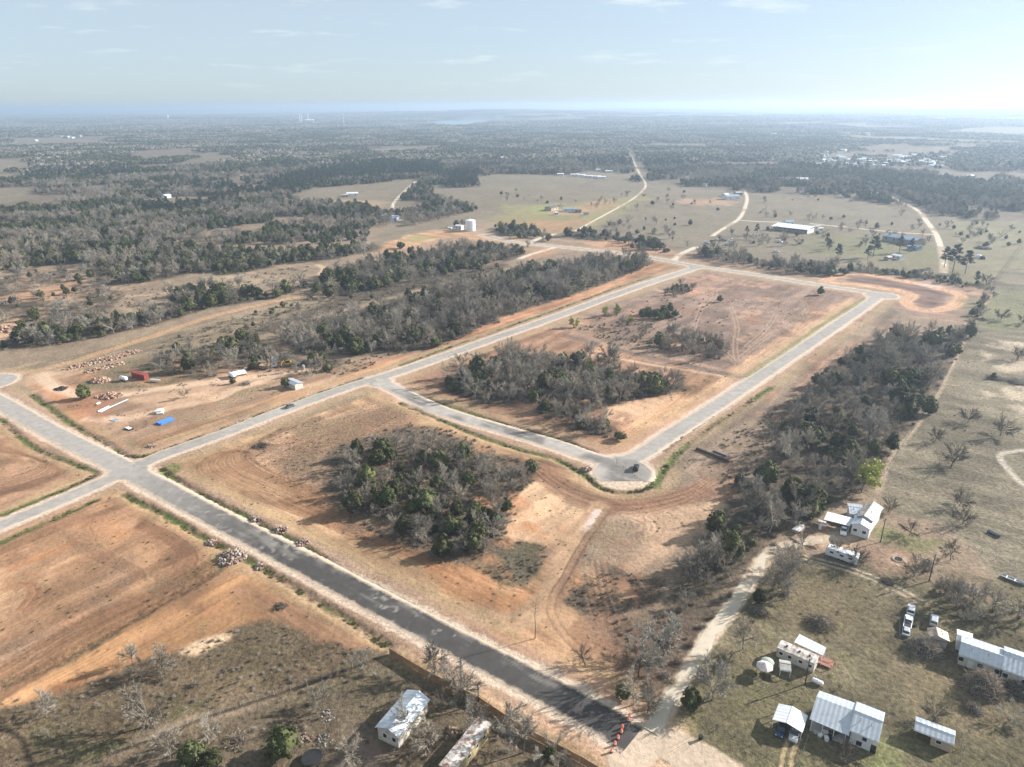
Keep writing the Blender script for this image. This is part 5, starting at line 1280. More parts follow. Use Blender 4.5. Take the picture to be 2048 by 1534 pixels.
R_OLD = metal_roof('weathered_roof', (0.50, 0.48, 0.46), 0.6, 0.2, 0.34, (0.26, 0.20, 0.16), 0.6)
R_TAN = metal_roof('faded_tan_roof', (0.50, 0.43, 0.35), 0.6, 0.1, 0.34, (0.33, 0.2, 0.14), 0.5)
R_BLUE = metal_roof('blue_grey_roof', (0.30, 0.37, 0.47), 0.4, 0.3)
R_DARK = metal_roof('dark_roof', (0.09, 0.085, 0.085), 0.8, 0.0, 0.3)
R_BROWN = metal_roof('brown_roof', (0.17, 0.10, 0.09), 0.7, 0.0)
W_WHITE = paint('white_siding', (0.66, 0.68, 0.70), 0.6, 0, 0.08, 1.2, (0.42, 0.38, 0.33), 0.15)
W_CREAM = paint('cream_siding', (0.55, 0.51, 0.44), 0.7, 0, 0.12, 1.2, (0.34, 0.28, 0.22), 0.25)
W_TAN = paint('tan_siding', (0.42, 0.33, 0.24), 0.8, 0, 0.12)
W_GREY = paint('grey_boards', (0.26, 0.25, 0.24), 0.9, 0, 0.25)
W_BLUE = paint('blue_panel', (0.20, 0.27, 0.40), 0.5, 0, 0.1)
GLASS = paint('dark_glass', (0.02, 0.025, 0.03), 0.08, 0, 0.05, spec=0.6)
TRIM = paint('white_trim', (0.7, 0.7, 0.68), 0.5, 0, 0.06)
WOOD = paint('weathered_wood', (0.21, 0.155, 0.105), 0.9, 0, 0.3, 3.0)
REDWOOD = paint('red_stained_wood', (0.33, 0.16, 0.12), 0.85, 0, 0.25, 3.0)
CEDAR = paint('cedar_boards', (0.26, 0.165, 0.09), 0.85, 0, 0.35, 1.5, rand=0.25)
STEEL = paint('galvanised_steel', (0.45, 0.46, 0.47), 0.4, 0.6, 0.12)
BLACK = paint('black_steel', (0.022, 0.022, 0.024), 0.6, 0, 0.2)
RUBBER = paint('tyre_rubber', (0.018, 0.018, 0.018), 0.85, 0, 0.1)
CONC = paint('pale_concrete', (0.42, 0.40, 0.37), 0.9, 0, 0.12)
POLEW = paint('pole_wood', (0.085, 0.065, 0.05), 0.9, 0, 0.25)
TANKW = paint('tank_white', (0.78, 0.80, 0.82), 0.35, 0, 0.03)
PWHITE = paint('white_car_paint', (0.75, 0.76, 0.77), 0.25, 0, 0.03, spec=0.6)
PSILVER = paint('silver_car_paint', (0.50, 0.53, 0.56), 0.28, 0.4, 0.03, spec=0.6)
PBLUE = paint('dark_blue_car_paint', (0.02, 0.04, 0.10), 0.25, 0.1, 0.03, spec=0.6)
PBLACK = paint('black_car_paint', (0.012, 0.012, 0.013), 0.2, 0.1, 0.03, spec=0.6)
PGREY = paint('grey_car_paint', (0.12, 0.125, 0.13), 0.25, 0.3, 0.03, spec=0.6)
RED = paint('container_red', (0.24, 0.045, 0.04), 0.6, 0, 0.15)
YEL = paint('machine_yellow', (0.62, 0.36, 0.03), 0.5, 0, 0.1)
ORNG = paint('barrel_orange', (0.75, 0.12, 0.03), 0.5, 0, 0.06)
BLUEP = paint('blue_pipe', (0.03, 0.16, 0.62), 0.4, 0, 0.05)
PALEB = paint('pale_blue_pipe', (0.50, 0.62, 0.72), 0.4, 0, 0.05)
WHITEP = paint('white_plastic', (0.74, 0.74, 0.72), 0.4, 0, 0.05)
BROWNP = paint('brown_pipe', (0.10, 0.06, 0.045), 0.7, 0, 0.25)
ROCK = paint('rubble_stone', (0.38, 0.33, 0.28), 0.95, 0, 0.45, 0.9, (0.18, 0.10, 0.075), 0.5)
ROCKP = paint('pink_rubble', (0.42, 0.31, 0.235), 0.95, 0, 0.45, 0.9, (0.22, 0.11, 0.07), 0.5)
TARP = paint('grey_tarp', (0.42, 0.41, 0.40), 0.7, 0, 0.12)

def window(parent, x, y, z, w, h, axis_='y', out=1, name='window'):
    """a framed pane on a wall; axis_ is the wall's normal, out its sign"""
    f = MB(); p = MB(); d = 0.06 * out
    if axis_ == 'y':
        for a, b, c, e in ((-w / 2 - .08, w / 2 + .08, h / 2, h / 2 + .1), (-w / 2 - .08, w / 2 + .08, -h / 2 - .1, -h / 2), (-w / 2 - .08, -w / 2, -h / 2, h / 2), (w / 2, w / 2 + .08, -h / 2, h / 2)):
            f.box(x + a, x + b, min(y, y + d), max(y, y + d), z + c, z + e)
        p.box(x - w / 2, x + w / 2, min(y, y + d * .4), max(y, y + d * .4), z - h / 2, z + h / 2)
    else:
        for a, b, c, e in ((-w / 2 - .08, w / 2 + .08, h / 2, h / 2 + .1), (-w / 2 - .08, w / 2 + .08, -h / 2 - .1, -h / 2), (-w / 2 - .08, -w / 2, -h / 2, h / 2), (w / 2, w / 2 + .08, -h / 2, h / 2)):
            f.box(min(x, x + d), max(x, x + d), y + a, y + b, z + c, z + e)
        p.box(min(x, x + d * .4), max(x, x + d * .4), y - w / 2, y + w / 2, z - h / 2, z + h / 2)
    fo = f.build(name, TRIM, parent); p.build('pane', GLASS, fo)
def door(parent, x, y, axis_='y', out=1, w=1.0, h=2.05, mat=None):
    d = 0.05 * out
    if axis_ == 'y': o = MB().box(x - w / 2, x + w / 2, min(y, y + d), max(y, y + d), 0.05, h).build('door', mat or GLASS, parent); MB().box(x + w * .33, x + w * .42, min(y + d, y + 2 * d), max(y + d, y + 2 * d), 1.0, 1.1).build('handle', STEEL, o)
    else: o = MB().box(min(x, x + d), max(x, x + d), y - w / 2, y + w / 2, 0.05, h).build('door', mat or GLASS, parent); MB().box(min(x + d, x + 2 * d), max(x + d, x + 2 * d), y + w * .33, y + w * .42, 1.0, 1.1).build('handle', STEEL, o)
def frame_of(A, B):
    ax, ay = A; bx, by = B; L_ = math.hypot(bx - ax, by - ay); return (ax + bx) / 2, (ay + by) / 2, math.atan2(by - ay, bx - ax), L_
def perp(A, B, P): 
    L_ = math.hypot(B[0] - A[0], B[1] - A[1]); return ((B[0] - A[0]) * (P[1] - A[1]) - (B[1] - A[1]) * (P[0] - A[0])) / L_
def gable(name, label, cat, ra, rb, zr, back, zb, front, zf, roof, wall, group=None, over=0.35, posts=None, walls=True, th=0.09, floor=False):
    """ridge marks ra -> rb at height zr, a mark on each eave; local x runs along the ridge"""
    A, B = G(*ra, zr), G(*rb, zr); cx, cy, rz, L_ = frame_of(A, B)
    sb, sf = perp(A, B, G(*back, zb)), perp(A, B, G(*front, zf))
    o = thing(name, label, cat, cx, cy, rz, group)
    hl = L_ / 2
    rf = MB()
    for s, z in ((sb, zb), (sf, zf)):
        rf.hexa([(-hl, 0, zr - th), (hl, 0, zr - th), (hl, s, z - th), (-hl, s, z - th)], [(-hl, 0, zr), (hl, 0, zr), (hl, s, z), (-hl, s, z)])
    r_ = rf.build('roof', roof, o)
    MB().box(-hl - .02, hl + .02, -.12, .12, zr - .02, zr + .05).build('ridge_cap', roof, r_)
    for s, z in ((sb, zb), (sf, zf)):
        MB().box(-hl, hl, s - .07, s + .07, z - .24, z - .1).build('gutter', TRIM, r_)
    if walls:
        for t_ in (-.45, .3): MB().tube([(hl * t_, sf * .4, zr + (zf - zr) * .4), (hl * t_, sf * .4, zr + .35)], .09, 6).build('vent_pipe', STEEL, r_)
    def zat(s):
        t = s / (sb if s * sb > 0 else sf); return zr + ((zb if s * sb > 0 else zf) - zr) * t - th - 0.02
    if walls:
        a, b = sorted((sb, sf)); a += over; b -= over
        prof = [(a, -0.1), (b, -0.1), (b, zat(b)), (0, zr - th - .02), (a, zat(a))]
        MB().prismx(prof, -hl + over, hl - over).build('wall', wall, o)
    o['hl'] = hl - over; o['sb'] = sb; o['sf'] = sf
    if posts:
        for x_ in np.linspace(-hl + .15, hl - .15, posts):
            for s, z in ((sb, zb), (sf, zf)):
                y_ = s * 0.96; MB().box(x_ - .06, x_ + .06, y_ - .06, y_ + .06, -0.1, zat(y_)).build('post', TRIM, o)
    return o
def clean(o):
    for k in ('hl', 'sb', 'sf'):
        if k in o: del o[k]
# --- the white farmhouse at the bottom right: a long open porch wing and a taller block
h1 = gable('farmhouse', 'white farmhouse with blue grey metal roof and deep open porch beside the carport', 'house', (1709, 1420), (1767, 1443), 5.2, (1742, 1414), 4.3, (1725, 1471), 3.6, R_SILV, W_WHITE)
hl, sf = h1['hl'], h1['sf']; yo = 1 if sf > 0 else -1; yw = sf - yo * .35
window(h1, 0.2, yw, 2.6, 0.8, 1.0, 'y', yo); window(h1, -0.6, yw, 1.0, 1.0, 1.2, 'y', yo); door(h1, 2.0, yw, 'y', yo)
A, B = G(1633, 1393, 4.6), G(1707, 1421, 4.6); wx, wy, wrz, wL = frame_of(A, B)
M_ = Matrix.Rotation(-h1.rotation_euler[2], 3, 'Z')
def loc_of(o, p, z):
    v = M_ @ Vector((p[0] - o.location.x, p[1] - o.location.y, 0)); return (v.x, v.y, z)
def quad_slab(o, name, pts, zs, mat, th=0.09):
    q = [loc_of(o, G(*p, z), z) for p, z in zip(pts, zs)]
    b_ = [(x_, y_, z_ - th) for x_, y_, z_ in q]
    a2 = sum(q[i][0] * q[(i + 1) % 4][1] - q[(i + 1) % 4][0] * q[i][1] for i in range(4))
    if a2 < 0: q, b_ = q[::-1], b_[::-1]
    return MB().hexa(b_, q).build(name, mat, o), q
quad_slab(h1, 'porch_roof', [(1633, 1393), (1708, 1421), (1714, 1407), (1639, 1381)], (4.6, 4.6, 4.0, 4.0), R_SILV)
_, q = quad_slab(h1, 'porch_roof', [(1633, 1393), (1708, 1421), (1698, 1472), (1619, 1438)], (4.6, 4.6, 3.0, 3.0), R_SILV)
xs_ = [p[0] for p in q]; ys_ = [p[1] for p in q]
MB().box(min(xs_) + .6, max(xs_) - .3, min(min(ys_), 0) + 4.2 if yo < 0 else -2.2, 2.2 if yo < 0 else max(ys_) - 4.2, -0.1, 2.9).build('wall', W_CREAM, h1)
yp = (min(ys_) + .25) if yo < 0 else (max(ys_) - .25)
for t in np.linspace(min(xs_) + .5, max(xs_) - .6, 4): MB().box(t - .07, t + .07, yp - .07, yp + .07, -.1, 3.0).build('post', TRIM, h1)
MB().box(min(xs_) + .3, max(xs_) - .3, min(yp, yp - yo * 3.8), max(yp, yp - yo * 3.8), -.1, .12).build('porch_floor', CONC, h1)
clean(h1)
for k, (a, b) in enumerate(((1632, 1466), (1640, 1474), (1652, 1480), (1660, 1478), (1650, 1470))):
    x_, y_ = G(a, b); o = thing('porch_clutter', ('white crate', 'stack of grey boxes', 'pale round stool', 'dark bin', 'cream cabinet')[k] + ' left at the open porch of the white farmhouse', 'clutter', x_, y_, k * .7)
    MB().box(-.45, .45, -.35, .35, 0, .5 + .12 * k).build('body', (TRIM, TARP, WHITEP, BLACK, W_CREAM)[k], o); MB().box(-.5, .5, -.4, .4, .5 + .12 * k, .58 + .12 * k).build('lid', (TARP, TRIM, TRIM, BLACK, TRIM)[k], o)
# --- white carport with two cars
cp = gable('carport', 'white open carport with low peaked roof over two parked cars', 'carport', (1586, 1413), (1574, 1446), 3.1, (1551, 1424), 2.4, (1609, 1450), 2.4, R_WHITE, None, posts=3, walls=False); clean(cp)
# --- small shed with the tree behind
sh = gable('shed', 'tan shed with silver metal roof and open left bay on green yard', 'shed', (1831, 1441), (1911, 1471), 3.3, (1875, 1448), 3.0, (1868, 1474), 2.6, R_SILV, None, walls=False)
hl, sb, sf = sh['hl'], sh['sb'], sh['sf']; yo = 1 if sf > 0 else -1
a, b = sorted((sb - (.3 if sb > 0 else -.3), sf - (.3 if sf > 0 else -.3)))
MB().prismx([(a, -.1), (b, -.1), (b, 2.55), (0, 3.15), (a, 2.55)], -hl + 2.9, hl).build('wall', W_TAN, sh)
MB().box(-hl, -hl + 2.9, *( (b - .12, b) if yo < 0 else (a, a + .12)), -.1, 2.6).build('back_wall', W_TAN, sh)
for y_ in (a + .1, b - .1): MB().box(-hl, -hl + .12, y_ - .06, y_ + .06, -.1, 2.6).build('post', WOOD, sh)
window(sh, 1.0, (a if yo < 0 else b), 1.5, .9, .8, 'y', yo); clean(sh)
# --- single-wide trailer home, awning, deck
A, B = G(1559, 1287, 3.0), G(1634, 1319, 3.0); cx, cy, rz, L_ = frame_of(A, B)
tr = thing('trailer_home', 'long narrow cream trailer home with pale weathered roof', 'trailer', cx, cy, rz)
w = 1.55
MB().box(-L_ / 2, L_ / 2, -w, w, .45, 2.85).build('body', W_CREAM, tr)
rf = MB().prismx([(-w - .06, 2.85), (w + .06, 2.85), (w + .06, 2.95), (0, 3.12), (-w - .06, 2.95)], -L_ / 2 - .06, L_ / 2 + .06).build('roof', R_OLD, tr)
for x_ in (-2.5, .4, 2.6): MB().box(x_ - .2, x_ + .2, -.2, .2, 3.0, 3.35).build('vent', BLACK, rf)
MB().box(-L_ / 2 + .1, L_ / 2 - .1, -w + .1, w - .1, -.1, .45).build('skirting', W_GREY, tr)
for x_ in (-3.2, -1.2, 1.2, 3.3): window(tr, x_, -w, 1.8, .8, .8, 'y', -1)
window(tr, L_ / 2, 0, 1.8, .9, .9, 'x', 1); door(tr, 2.2, w, 'y', 1, mat=TRIM)
aw = thing('awning', 'plain white flat metal awning on posts beside the cream trailer home', 'awning', *G(1621, 1290, 3.0), rz)
M_ = Matrix.Rotation(-rz, 3, 'Z')
_, q = quad_slab(aw, 'roof', [(1599, 1268), (1653, 1295), (1646, 1311), (1588, 1284)], (3.3, 3.3, 2.9, 2.9), R_WHITE)
for x_, y_, z_ in q: MB().box(x_ * .95 - .06, x_ * .95 + .06, y_ * .92 - .06, y_ * .92 + .06, -.1, z_ - .1).build('post', TRIM, aw)
dk = thing('deck', 'red stained wooden deck at the end of the cream trailer home', 'deck', *G(1648, 1326), rz)
for k in range(9): MB().box(-1.9 , 1.9, -1.35 + k * .3, -1.35 + k * .3 + .26, .45, .5).build('plank', REDWOOD, dk)
for x_ in (-1.8, 1.8):
    for y_ in (-1.25, 1.25): MB().box(x_ - .06, x_ + .06, y_ - .06, y_ + .06, -.1, 1.35).build('post', REDWOOD, dk)
for y_ in (-1.3, 1.3): MB().box(-1.9, 1.9, y_ - .04, y_ + .04, 1.2, 1.3).build('rail', REDWOOD, dk)
gz = thing('gazebo', 'small round gazebo with faded pinkish white peaked top', 'gazebo', *G(1527, 1348), 0)
MB().lathe([(1.9, 2.2), (1.85, 2.3), (1.0, 2.75), (.12, 3.2), (.05, 3.35)], 8).build('roof', paint('faded_canvas', (.55, .49, .47), .8, 0, .2, 1.2), gz)
for k in range(8):
    t = k * math.pi / 4; MB().tube([(1.65 * math.cos(t), 1.65 * math.sin(t), -.1), (1.65 * math.cos(t), 1.65 * math.sin(t), 2.25)], .05, 5).build('post', WOOD, gz)
gz2 = thing('patio_umbrella', 'grey green domed patio umbrella behind the faded gazebo', 'umbrella', *G(1533, 1337), .3)
MB().lathe([(1.5, 2.0), (1.45, 2.1), (.8, 2.4), (.05, 2.55)], 10).build('canopy', paint('mesh_canopy', (.30, .32, .29), .9, 0, .2), gz2); MB().tube([(0, 0, -.1), (0, 0, 2.5)], .04, 5).build('pole', STEEL, gz2)
ls = gable('lean_to', 'grey slatted wooden lean-to under bare branches near the trailer home', 'shed', (1559, 1324), (1582, 1328), 2.4, (1568, 1320), 2.3, (1566, 1340), 1.9, paint('grey_slat_roof', (.36, .35, .33), .9, 0, .25, 2), W_GREY, posts=2, walls=False); clean(ls)
def propane(px, py, label, rz):
    o = thing('propane_tank', label, 'tank', *G(px, py), rz)
    MB().tube([(-1.25, 0, .75), (-1.1, 0, .75), (-.95, 0, .75), (.95, 0, .75), (1.1, 0, .75), (1.25, 0, .75)], [.12, .38, .48, .48, .38, .12], 12).build('tank', TANKW, o, smooth=True)
    MB().tube([(0, 0, 1.18), (0, 0, 1.38)], .14, 8).build('valve_dome', TANKW, o)
    for x_ in (-.7, .7): MB().box(x_ - .08, x_ + .08, -.35, .35, -.05, .36).build('foot', CONC, o)
propane(1634, 1368, 'white propane tank lying on grass behind the farmhouse', rz)
# --- faded shed, long silver-roofed house at the right edge
fs = gable('garden_shed', 'faded tan shed with peaked roof by the parked cars', 'shed', (1873, 1254), (1877, 1272), 3.4, (1856, 1258), 2.6, (1896, 1268), 2.6, R_TAN, W_CREAM); clean(fs)
l2 = thing('lean_roof', 'dark brown lean-to roof against the faded tan shed', 'shed', *G(1876, 1288), fs.rotation_euler[2])
MB().hexa([(-1.4, -2.0, 1.95), (1.4, -2.0, 1.95), (1.4, 2.0, 1.95), (-1.4, 2.0, 1.95)], [(-1.4, -2.0, 2.05), (1.4, -2.0, 2.05), (1.4, 2.0, 2.05), (-1.4, 2.0, 2.05)]).build('roof', R_BROWN, l2)
for x_ in (-1.3, 1.3):
    for y_ in (-1.9, 1.9): MB().box(x_ - .05, x_ + .05, y_ - .05, y_ + .05, -.1, 1.95).build('post', WOOD, l2)
lh = gable('long_house', 'long house with pale ribbed metal roof at the edge of the yard', 'house', (1922, 1283), (2010, 1313), 4.6, (1975, 1286), 3.4, (1962, 1323), 3.1, R_SILV, W_CREAM)
hl, sf, sb = lh['hl'], lh['sf'], lh['sb']; yo = 1 if sf > 0 else -1; yw = sf - yo * .35
for x_ in (-3.5, 0.2, 3.4): window(lh, x_, yw, 1.7, 1.0, 1.1, 'y', yo)
door(lh, -1.6, yw, 'y', yo, mat=TRIM); clean(lh)
lw = gable('house_wing', 'taller wing of the long house with bright metal roof', 'house', (2009, 1301), (2085, 1327), 5.2, (2045, 1304), 4.2, (2030, 1347), 3.3, R_SILV, W_CREAM)
hl, sf = lw['hl'], lw['sf']; yo = 1 if sf > 0 else -1; yw = sf - yo * .35
for x_ in (-2.5, 1.0): window(lw, x_, yw, 1.7, 1.0, 1.1, 'y', yo)
clean(lw)
ll = gable('porch_annex', 'low pale annex at the end of the long house', 'house', (1914, 1268), (1946, 1278), 3.6, (1934, 1264), 3.1, (1930, 1285), 3.0, R_WHITE, W_WHITE); clean(ll)
# --- the house up the lane
u1 = gable('lane_house', 'white house with streaked metal roof at the end of the gravel lane', 'house', (1748, 1003), (1728, 1031), 5.2, (1729, 1012), 4.2, (1763, 1020), 4.2, R_OLD, W_WHITE); clean(u1)
u2 = gable('front_gable', 'white gabled front room of the lane house with two small windows', 'house', (1729, 1029), (1721, 1047), 4.6, (1705, 1041), 3.5, (1745, 1052), 3.5, R_SILV, W_WHITE)
hl, sf, sb = u2['hl'], u2['sf'], u2['sb']
for y_ in (sb * .45, sf * .45): window(u2, hl, y_, 1.8, 1.0, .9, 'x', 1)
clean(u2)
u3 = gable('side_wing', 'low white wing of the lane house toward the woods', 'house', (1697, 1012), (1728, 1016), 3.9, (1712, 1008), 3.4, (1706, 1028), 3.1, R_SILV, W_WHITE)
yo = 1 if u3['sf'] > 0 else -1; door(u3, -.8, u3['sf'] - yo * .35, 'y', yo); clean(u3)
lc = thing('lane_carport', 'flat white carport roof beside the lane house', 'carport', *G(1678, 1038, 2.6), az((1655, 1024), (1706, 1037)))
M_ = Matrix.Rotation(-lc.rotation_euler[2], 3, 'Z')
_, q = quad_slab(lc, 'roof', [(1655, 1023), (1706, 1036), (1700, 1052), (1648, 1039)], (2.7, 2.7, 2.5, 2.5), R_WHITE)
for x_, y_, z_ in q: MB().box(x_ * .94 - .06, x_ * .94 + .06, y_ * .9 - .06, y_ * .9 + .06, -.1, z_ - .1).build('post', TRIM, lc)
us = gable('tool_shed', 'small white tool shed with door beside the flat carport', 'shed', (1637, 1043), (1653, 1046), 2.6, (1647, 1040), 2.1, (1645, 1050), 2.1, R_OLD, W_WHITE)
yo = 1 if us['sf'] > 0 else -1; door(us, .5, us['sf'] - yo * .35, 'y', yo, mat=REDWOOD); clean(us)
rv = thing('camper', 'long white camper parked among bare trees near the two-track', 'camper', *G(1683, 1118), az((1660, 1110), (1706, 1126)))
MB().prism([(-4.2, .5), (4.2, .5), (4.2, 2.6), (4.0, 2.9), (-3.9, 2.9), (-4.2, 2.5)], -1.2, 1.2).build('body', W_WHITE, rv)
for x_ in (-2.6, .1, 2.4): window(rv, x_, -1.2, 1.8, 1.0, .6, 'y', -1)
for x_ in (-.5, .5):
    for y_ in (-1.1, 1.1): MB().tube([(x_, y_ - .1, .35), (x_, y_ + .1, .35)], .36, 10).build('wheel', RUBBER, rv)
# --- house below the wooden fence, and the rusty trailer
b1 = gable('cottage', 'white cottage with silver metal roof below the wooden fence', 'house', (839, 1381), (775, 1457), 4.6, (785, 1413), 3.4, (827, 1438), 3.4, R_SILV, W_CREAM)
hl, sf, sb = b1['hl'], b1['sf'], b1['sb']
window(b1, hl, sb * .35, 1.8, .9, 1.1, 'x', 1); window(b1, hl, sf * .45, 1.8, .9, 1.1, 'x', 1); clean(b1)
A, B = G(969, 1440, 3.0), G(892, 1536, 3.0); cx, cy, rz, L_ = frame_of(A, B)
rt = thing('rusty_trailer', 'long derelict trailer with red rusted and white patched roof', 'trailer', cx, cy, rz)
MB().box(-L_ / 2, L_ / 2, -1.6, 1.6, -.05, 2.8).build('body', paint('peeling_yellow_siding', (.36, .29, .15), .8, 0, .3), rt)
MB().prismx([(-1.7, 2.8), (1.7, 2.8), (1.7, 2.9), (0, 3.15), (-1.7, 2.9)], -L_ / 2 - .1, L_ / 2 + .1).build('roof', R_RUST, rt)
for x_ in (-4, -1.5, 1.2): window(rt, x_, 1.6, 1.7, .9, .8, 'y', 1)
# --- wooden privacy fence along the new road
FB = [(779, 1299), (852, 1343), (959, 1398), (1048, 1458), (1162, 1517), (1200, 1540)]
fp_ = [np.array(G(a, b + 10)) for a, b in FB]
pf = thing('privacy_fence', 'brown wooden board fence running along the dark road', 'fence', *fp_[0])
for a, b in zip(fp_[:-1], fp_[1:]):
    L_ = np.hypot(*(b - a)); n = max(1, round(L_ / 2.4)); an = math.atan2(b[1] - a[1], b[0] - a[0]); st = L_ / n
    me_ = MB()
    nb = 14
    for k in range(nb): me_.box(k * st / nb + .008, (k + 1) * st / nb - .008, -.012 + .02 * (k % 2), .012 + .02 * (k % 2), 0.02 * (k % 3), 1.83 + .02 * ((k * 7) % 3))
    for z_ in (.35, 1.45): me_.box(0, st, .035, .08, z_, z_ + .09)
    pm = mesh_np('panel', me_.V, me_.F, CEDAR); po = MB().box(-.05, .05, .03, .13, -.2, 1.9)
    pom = mesh_np('post', po.V, po.F, CEDAR)
    for k in range(n):
        q = a + (b - a) * k / n - fp_[0]
        link('panel', pm, pf, (q[0], q[1], 0), an); link('post', pom, pf, (q[0], q[1], 0), an)
# --- wire fences
WIRE = paint('fence_wire', (.2, .2, .2), .5, .5, .1)
pst = MB().tube([(0, 0, -.2), (0, 0, 1.3)], .06, 5); pst_m = mesh_np('post', pst.V, pst.F, W_GREY)
def wire_fence(pts, label, step=3.5, brush=0.0):
    P = spline(GP(pts), 4); P = P if len(pts) > 2 else GP(pts)
    o = thing('wire_fence', label, 'fence', *P[0])
    d = np.concatenate([[0], np.cumsum(np.hypot(*np.diff(P, axis=0).T))])
    s = np.arange(0, d[-1], step); xs = np.interp(s, d, P[:, 0]) - P[0, 0]; ys = np.interp(s, d, P[:, 1]) - P[0, 1]
    for x_, y_ in zip(xs, ys):
        c = link('post', pst_m, o, (x_, y_, 0)); c.rotation_euler = (rnd.uniform(-.08, .08), rnd.uniform(-.08, .08), 0)
    for z_ in (.4, .8, 1.15):
        MB().tube([(x_, y_, z_) for x_, y_ in zip(xs, ys)], .02, 3, cap=False).build('wire', WIRE, o)
wire_fence([(1500, 1362), (1560, 1388), (1640, 1418)], 'wire fence behind the white carport')
wire_fence([(1612, 1345), (1690, 1392), (1772, 1430), (1840, 1462), (1925, 1500), (2020, 1540)], 'wire fence with wooden posts crossing the green yard behind the farmhouse')
wire_fence([(1405, 1440), (1440, 1462), (1500, 1490), (1560, 1530), (1580, 1545)], 'wire fence along the verge of the gravel apron')
wire_fence([(1645, 1345 - 228), (1700, 1140), (1745, 1160), (1790, 1195), (1798, 1240), (1798, 1290)], 'wire fence beside the two-track to the parked cars')
wire_fence([(1760, 1010), (1830, 1050), (1930, 1095), (2070, 1150)], 'wire fence between the lane house yard and the pasture')
wire_fence([(1985, 582), (1940, 655), (1880, 775), (1820, 868), (1762, 960)], 'wire fence along the edge of the wooded strip', 5)
wire_fence([(2070, 462), (2030, 515), (1990, 572)], 'faint wire fence running back across the far pasture', 8)
wire_fence([(225, 1506), (330, 1470), (420, 1432), (600, 1373), (690, 1340), (775, 1308)], 'wire fence along the rough scrub above the cottage yard')
wire_fence([(1615, 1480), (1600, 1520), (1590, 1550)], 'short wire fence beside the farmhouse driveway')
wire_fence([(1923, 1474), (1921, 1510), (1919, 1550)], 'white netting fence below the tan shed')
# --- poles and wires
def pole(px, py, h, label, arm=True, lamp=False, name='utility_pole'):
    x_, y_ = G(px, py); o = thing(name, label, 'pole', x_, y_, math.radians(35))
    MB().tube([(0, 0, -.3), (0, 0, h)], [.17, .11], 8).build('shaft', POLEW, o)
    if arm: MB().box(-1.0, 1.0, -.06, .06, h - .6, h - .48).build('crossarm', POLEW, o)
    MB().tube([(.25, .05, h - 1.5), (.25, .05, h - .8)], .2, 8).build('transformer', STEEL, o)
    if lamp: MB().box(0, .9, -.05, .05, h - .35, h - .25).build('lamp_arm', STEEL, o)
    return Vector((x_, y_, h))
p1 = pole(1610, 1369, 7.2, 'dark utility pole with transformer beside the white propane tank')
p2 = pole(1761, 1084, 8.0, 'utility pole in the yard of the lane house')
p3 = pole(1858, 1162, 8.5, 'utility pole with light box near the fire pit')
p4 = pole(923, 1372, 7.6, 'dark pole with white tag standing between the fence and dark road')
p5 = pole(957, 1408, 5.5, 'shorter dark pole by the fence with no crossarm', False)
pole(1055, 1494 - 1000, 6.0, 'slim white lamp post where the crossing road meets the stub', False)
pole(127, 478, 14, 'tall pale pole rising out of the far woods', False)
def wires(a, b, label, n=2):
    o = thing('power_line', label, 'cable', (a.x + b.x) / 2, (a.y + b.y) / 2)
    for k in range(n):
        s = (k - .5) * 1.2; pts = []
        for i in range(13):
            t = i / 12; p = a.lerp(b, t); pts.append((p.x - o.location.x + s * .6, p.y - o.location.y + s, p.z - .5 - 4 * 1.2 * t * (1 - t)))
        MB().tube(pts, .018, 3, cap=False).build('cable', BLACK, o)
wires(p1, p3, 'pair of power cables from the farmhouse pole to the fire pit pole')
wires(p1, Vector((*G(1330, 1560), 8)), 'pair of power cables sagging from the farmhouse pole toward the apron')
wires(p3, p2, 'pair of power cables between the two poles of the lane house')
wires(p4, p5, 'pair of power cables between the two poles along the fence', 1)

# ------------------------------------------------------------------ vehicles
wheel_t = MB().tube([(0, -.11, 0), (0, .11, 0)], .34, 14); wheel_m = mesh_np('tyre', wheel_t.V, wheel_t.F, RUBBER)
rim_t = MB().tube([(0, -.118, 0), (0, .118, 0)], .19, 10); rim_m = mesh_np('rim', rim_t.V, rim_t.F, STEEL)
def wheels(o, xs, y_, r=1.0):
    for x_ in xs:
        for s in (-1, 1):
            w_ = link('wheel', wheel_m, o, (x_, s * y_, .34 * r)); w_.scale = (r, 1, r); link('rim', rim_m, w_)
def loft(secs):
    """sections: (x, half width, z low, z high, top half width)"""
    V_ = []; F_ = []
    for x_, hw, z0, z1, tw in secs: V_ += [(x_, -hw, z0), (x_, hw, z0), (x_, hw * 1.0, z0 + (z1 - z0) * .7), (x_, tw, z1), (x_, -tw, z1), (x_, -hw, z0 + (z1 - z0) * .7)]
    n = len(secs)
    for i in range(n - 1):
        for k in range(6): a = i * 6 + k; b = i * 6 + (k + 1) % 6; F_.append((a, a + 6, b + 6, b))
    F_.append(tuple(range(6))); F_.append(tuple((n - 1) * 6 + k for k in range(5, -1, -1)))
    return MB().add(V_, F_)
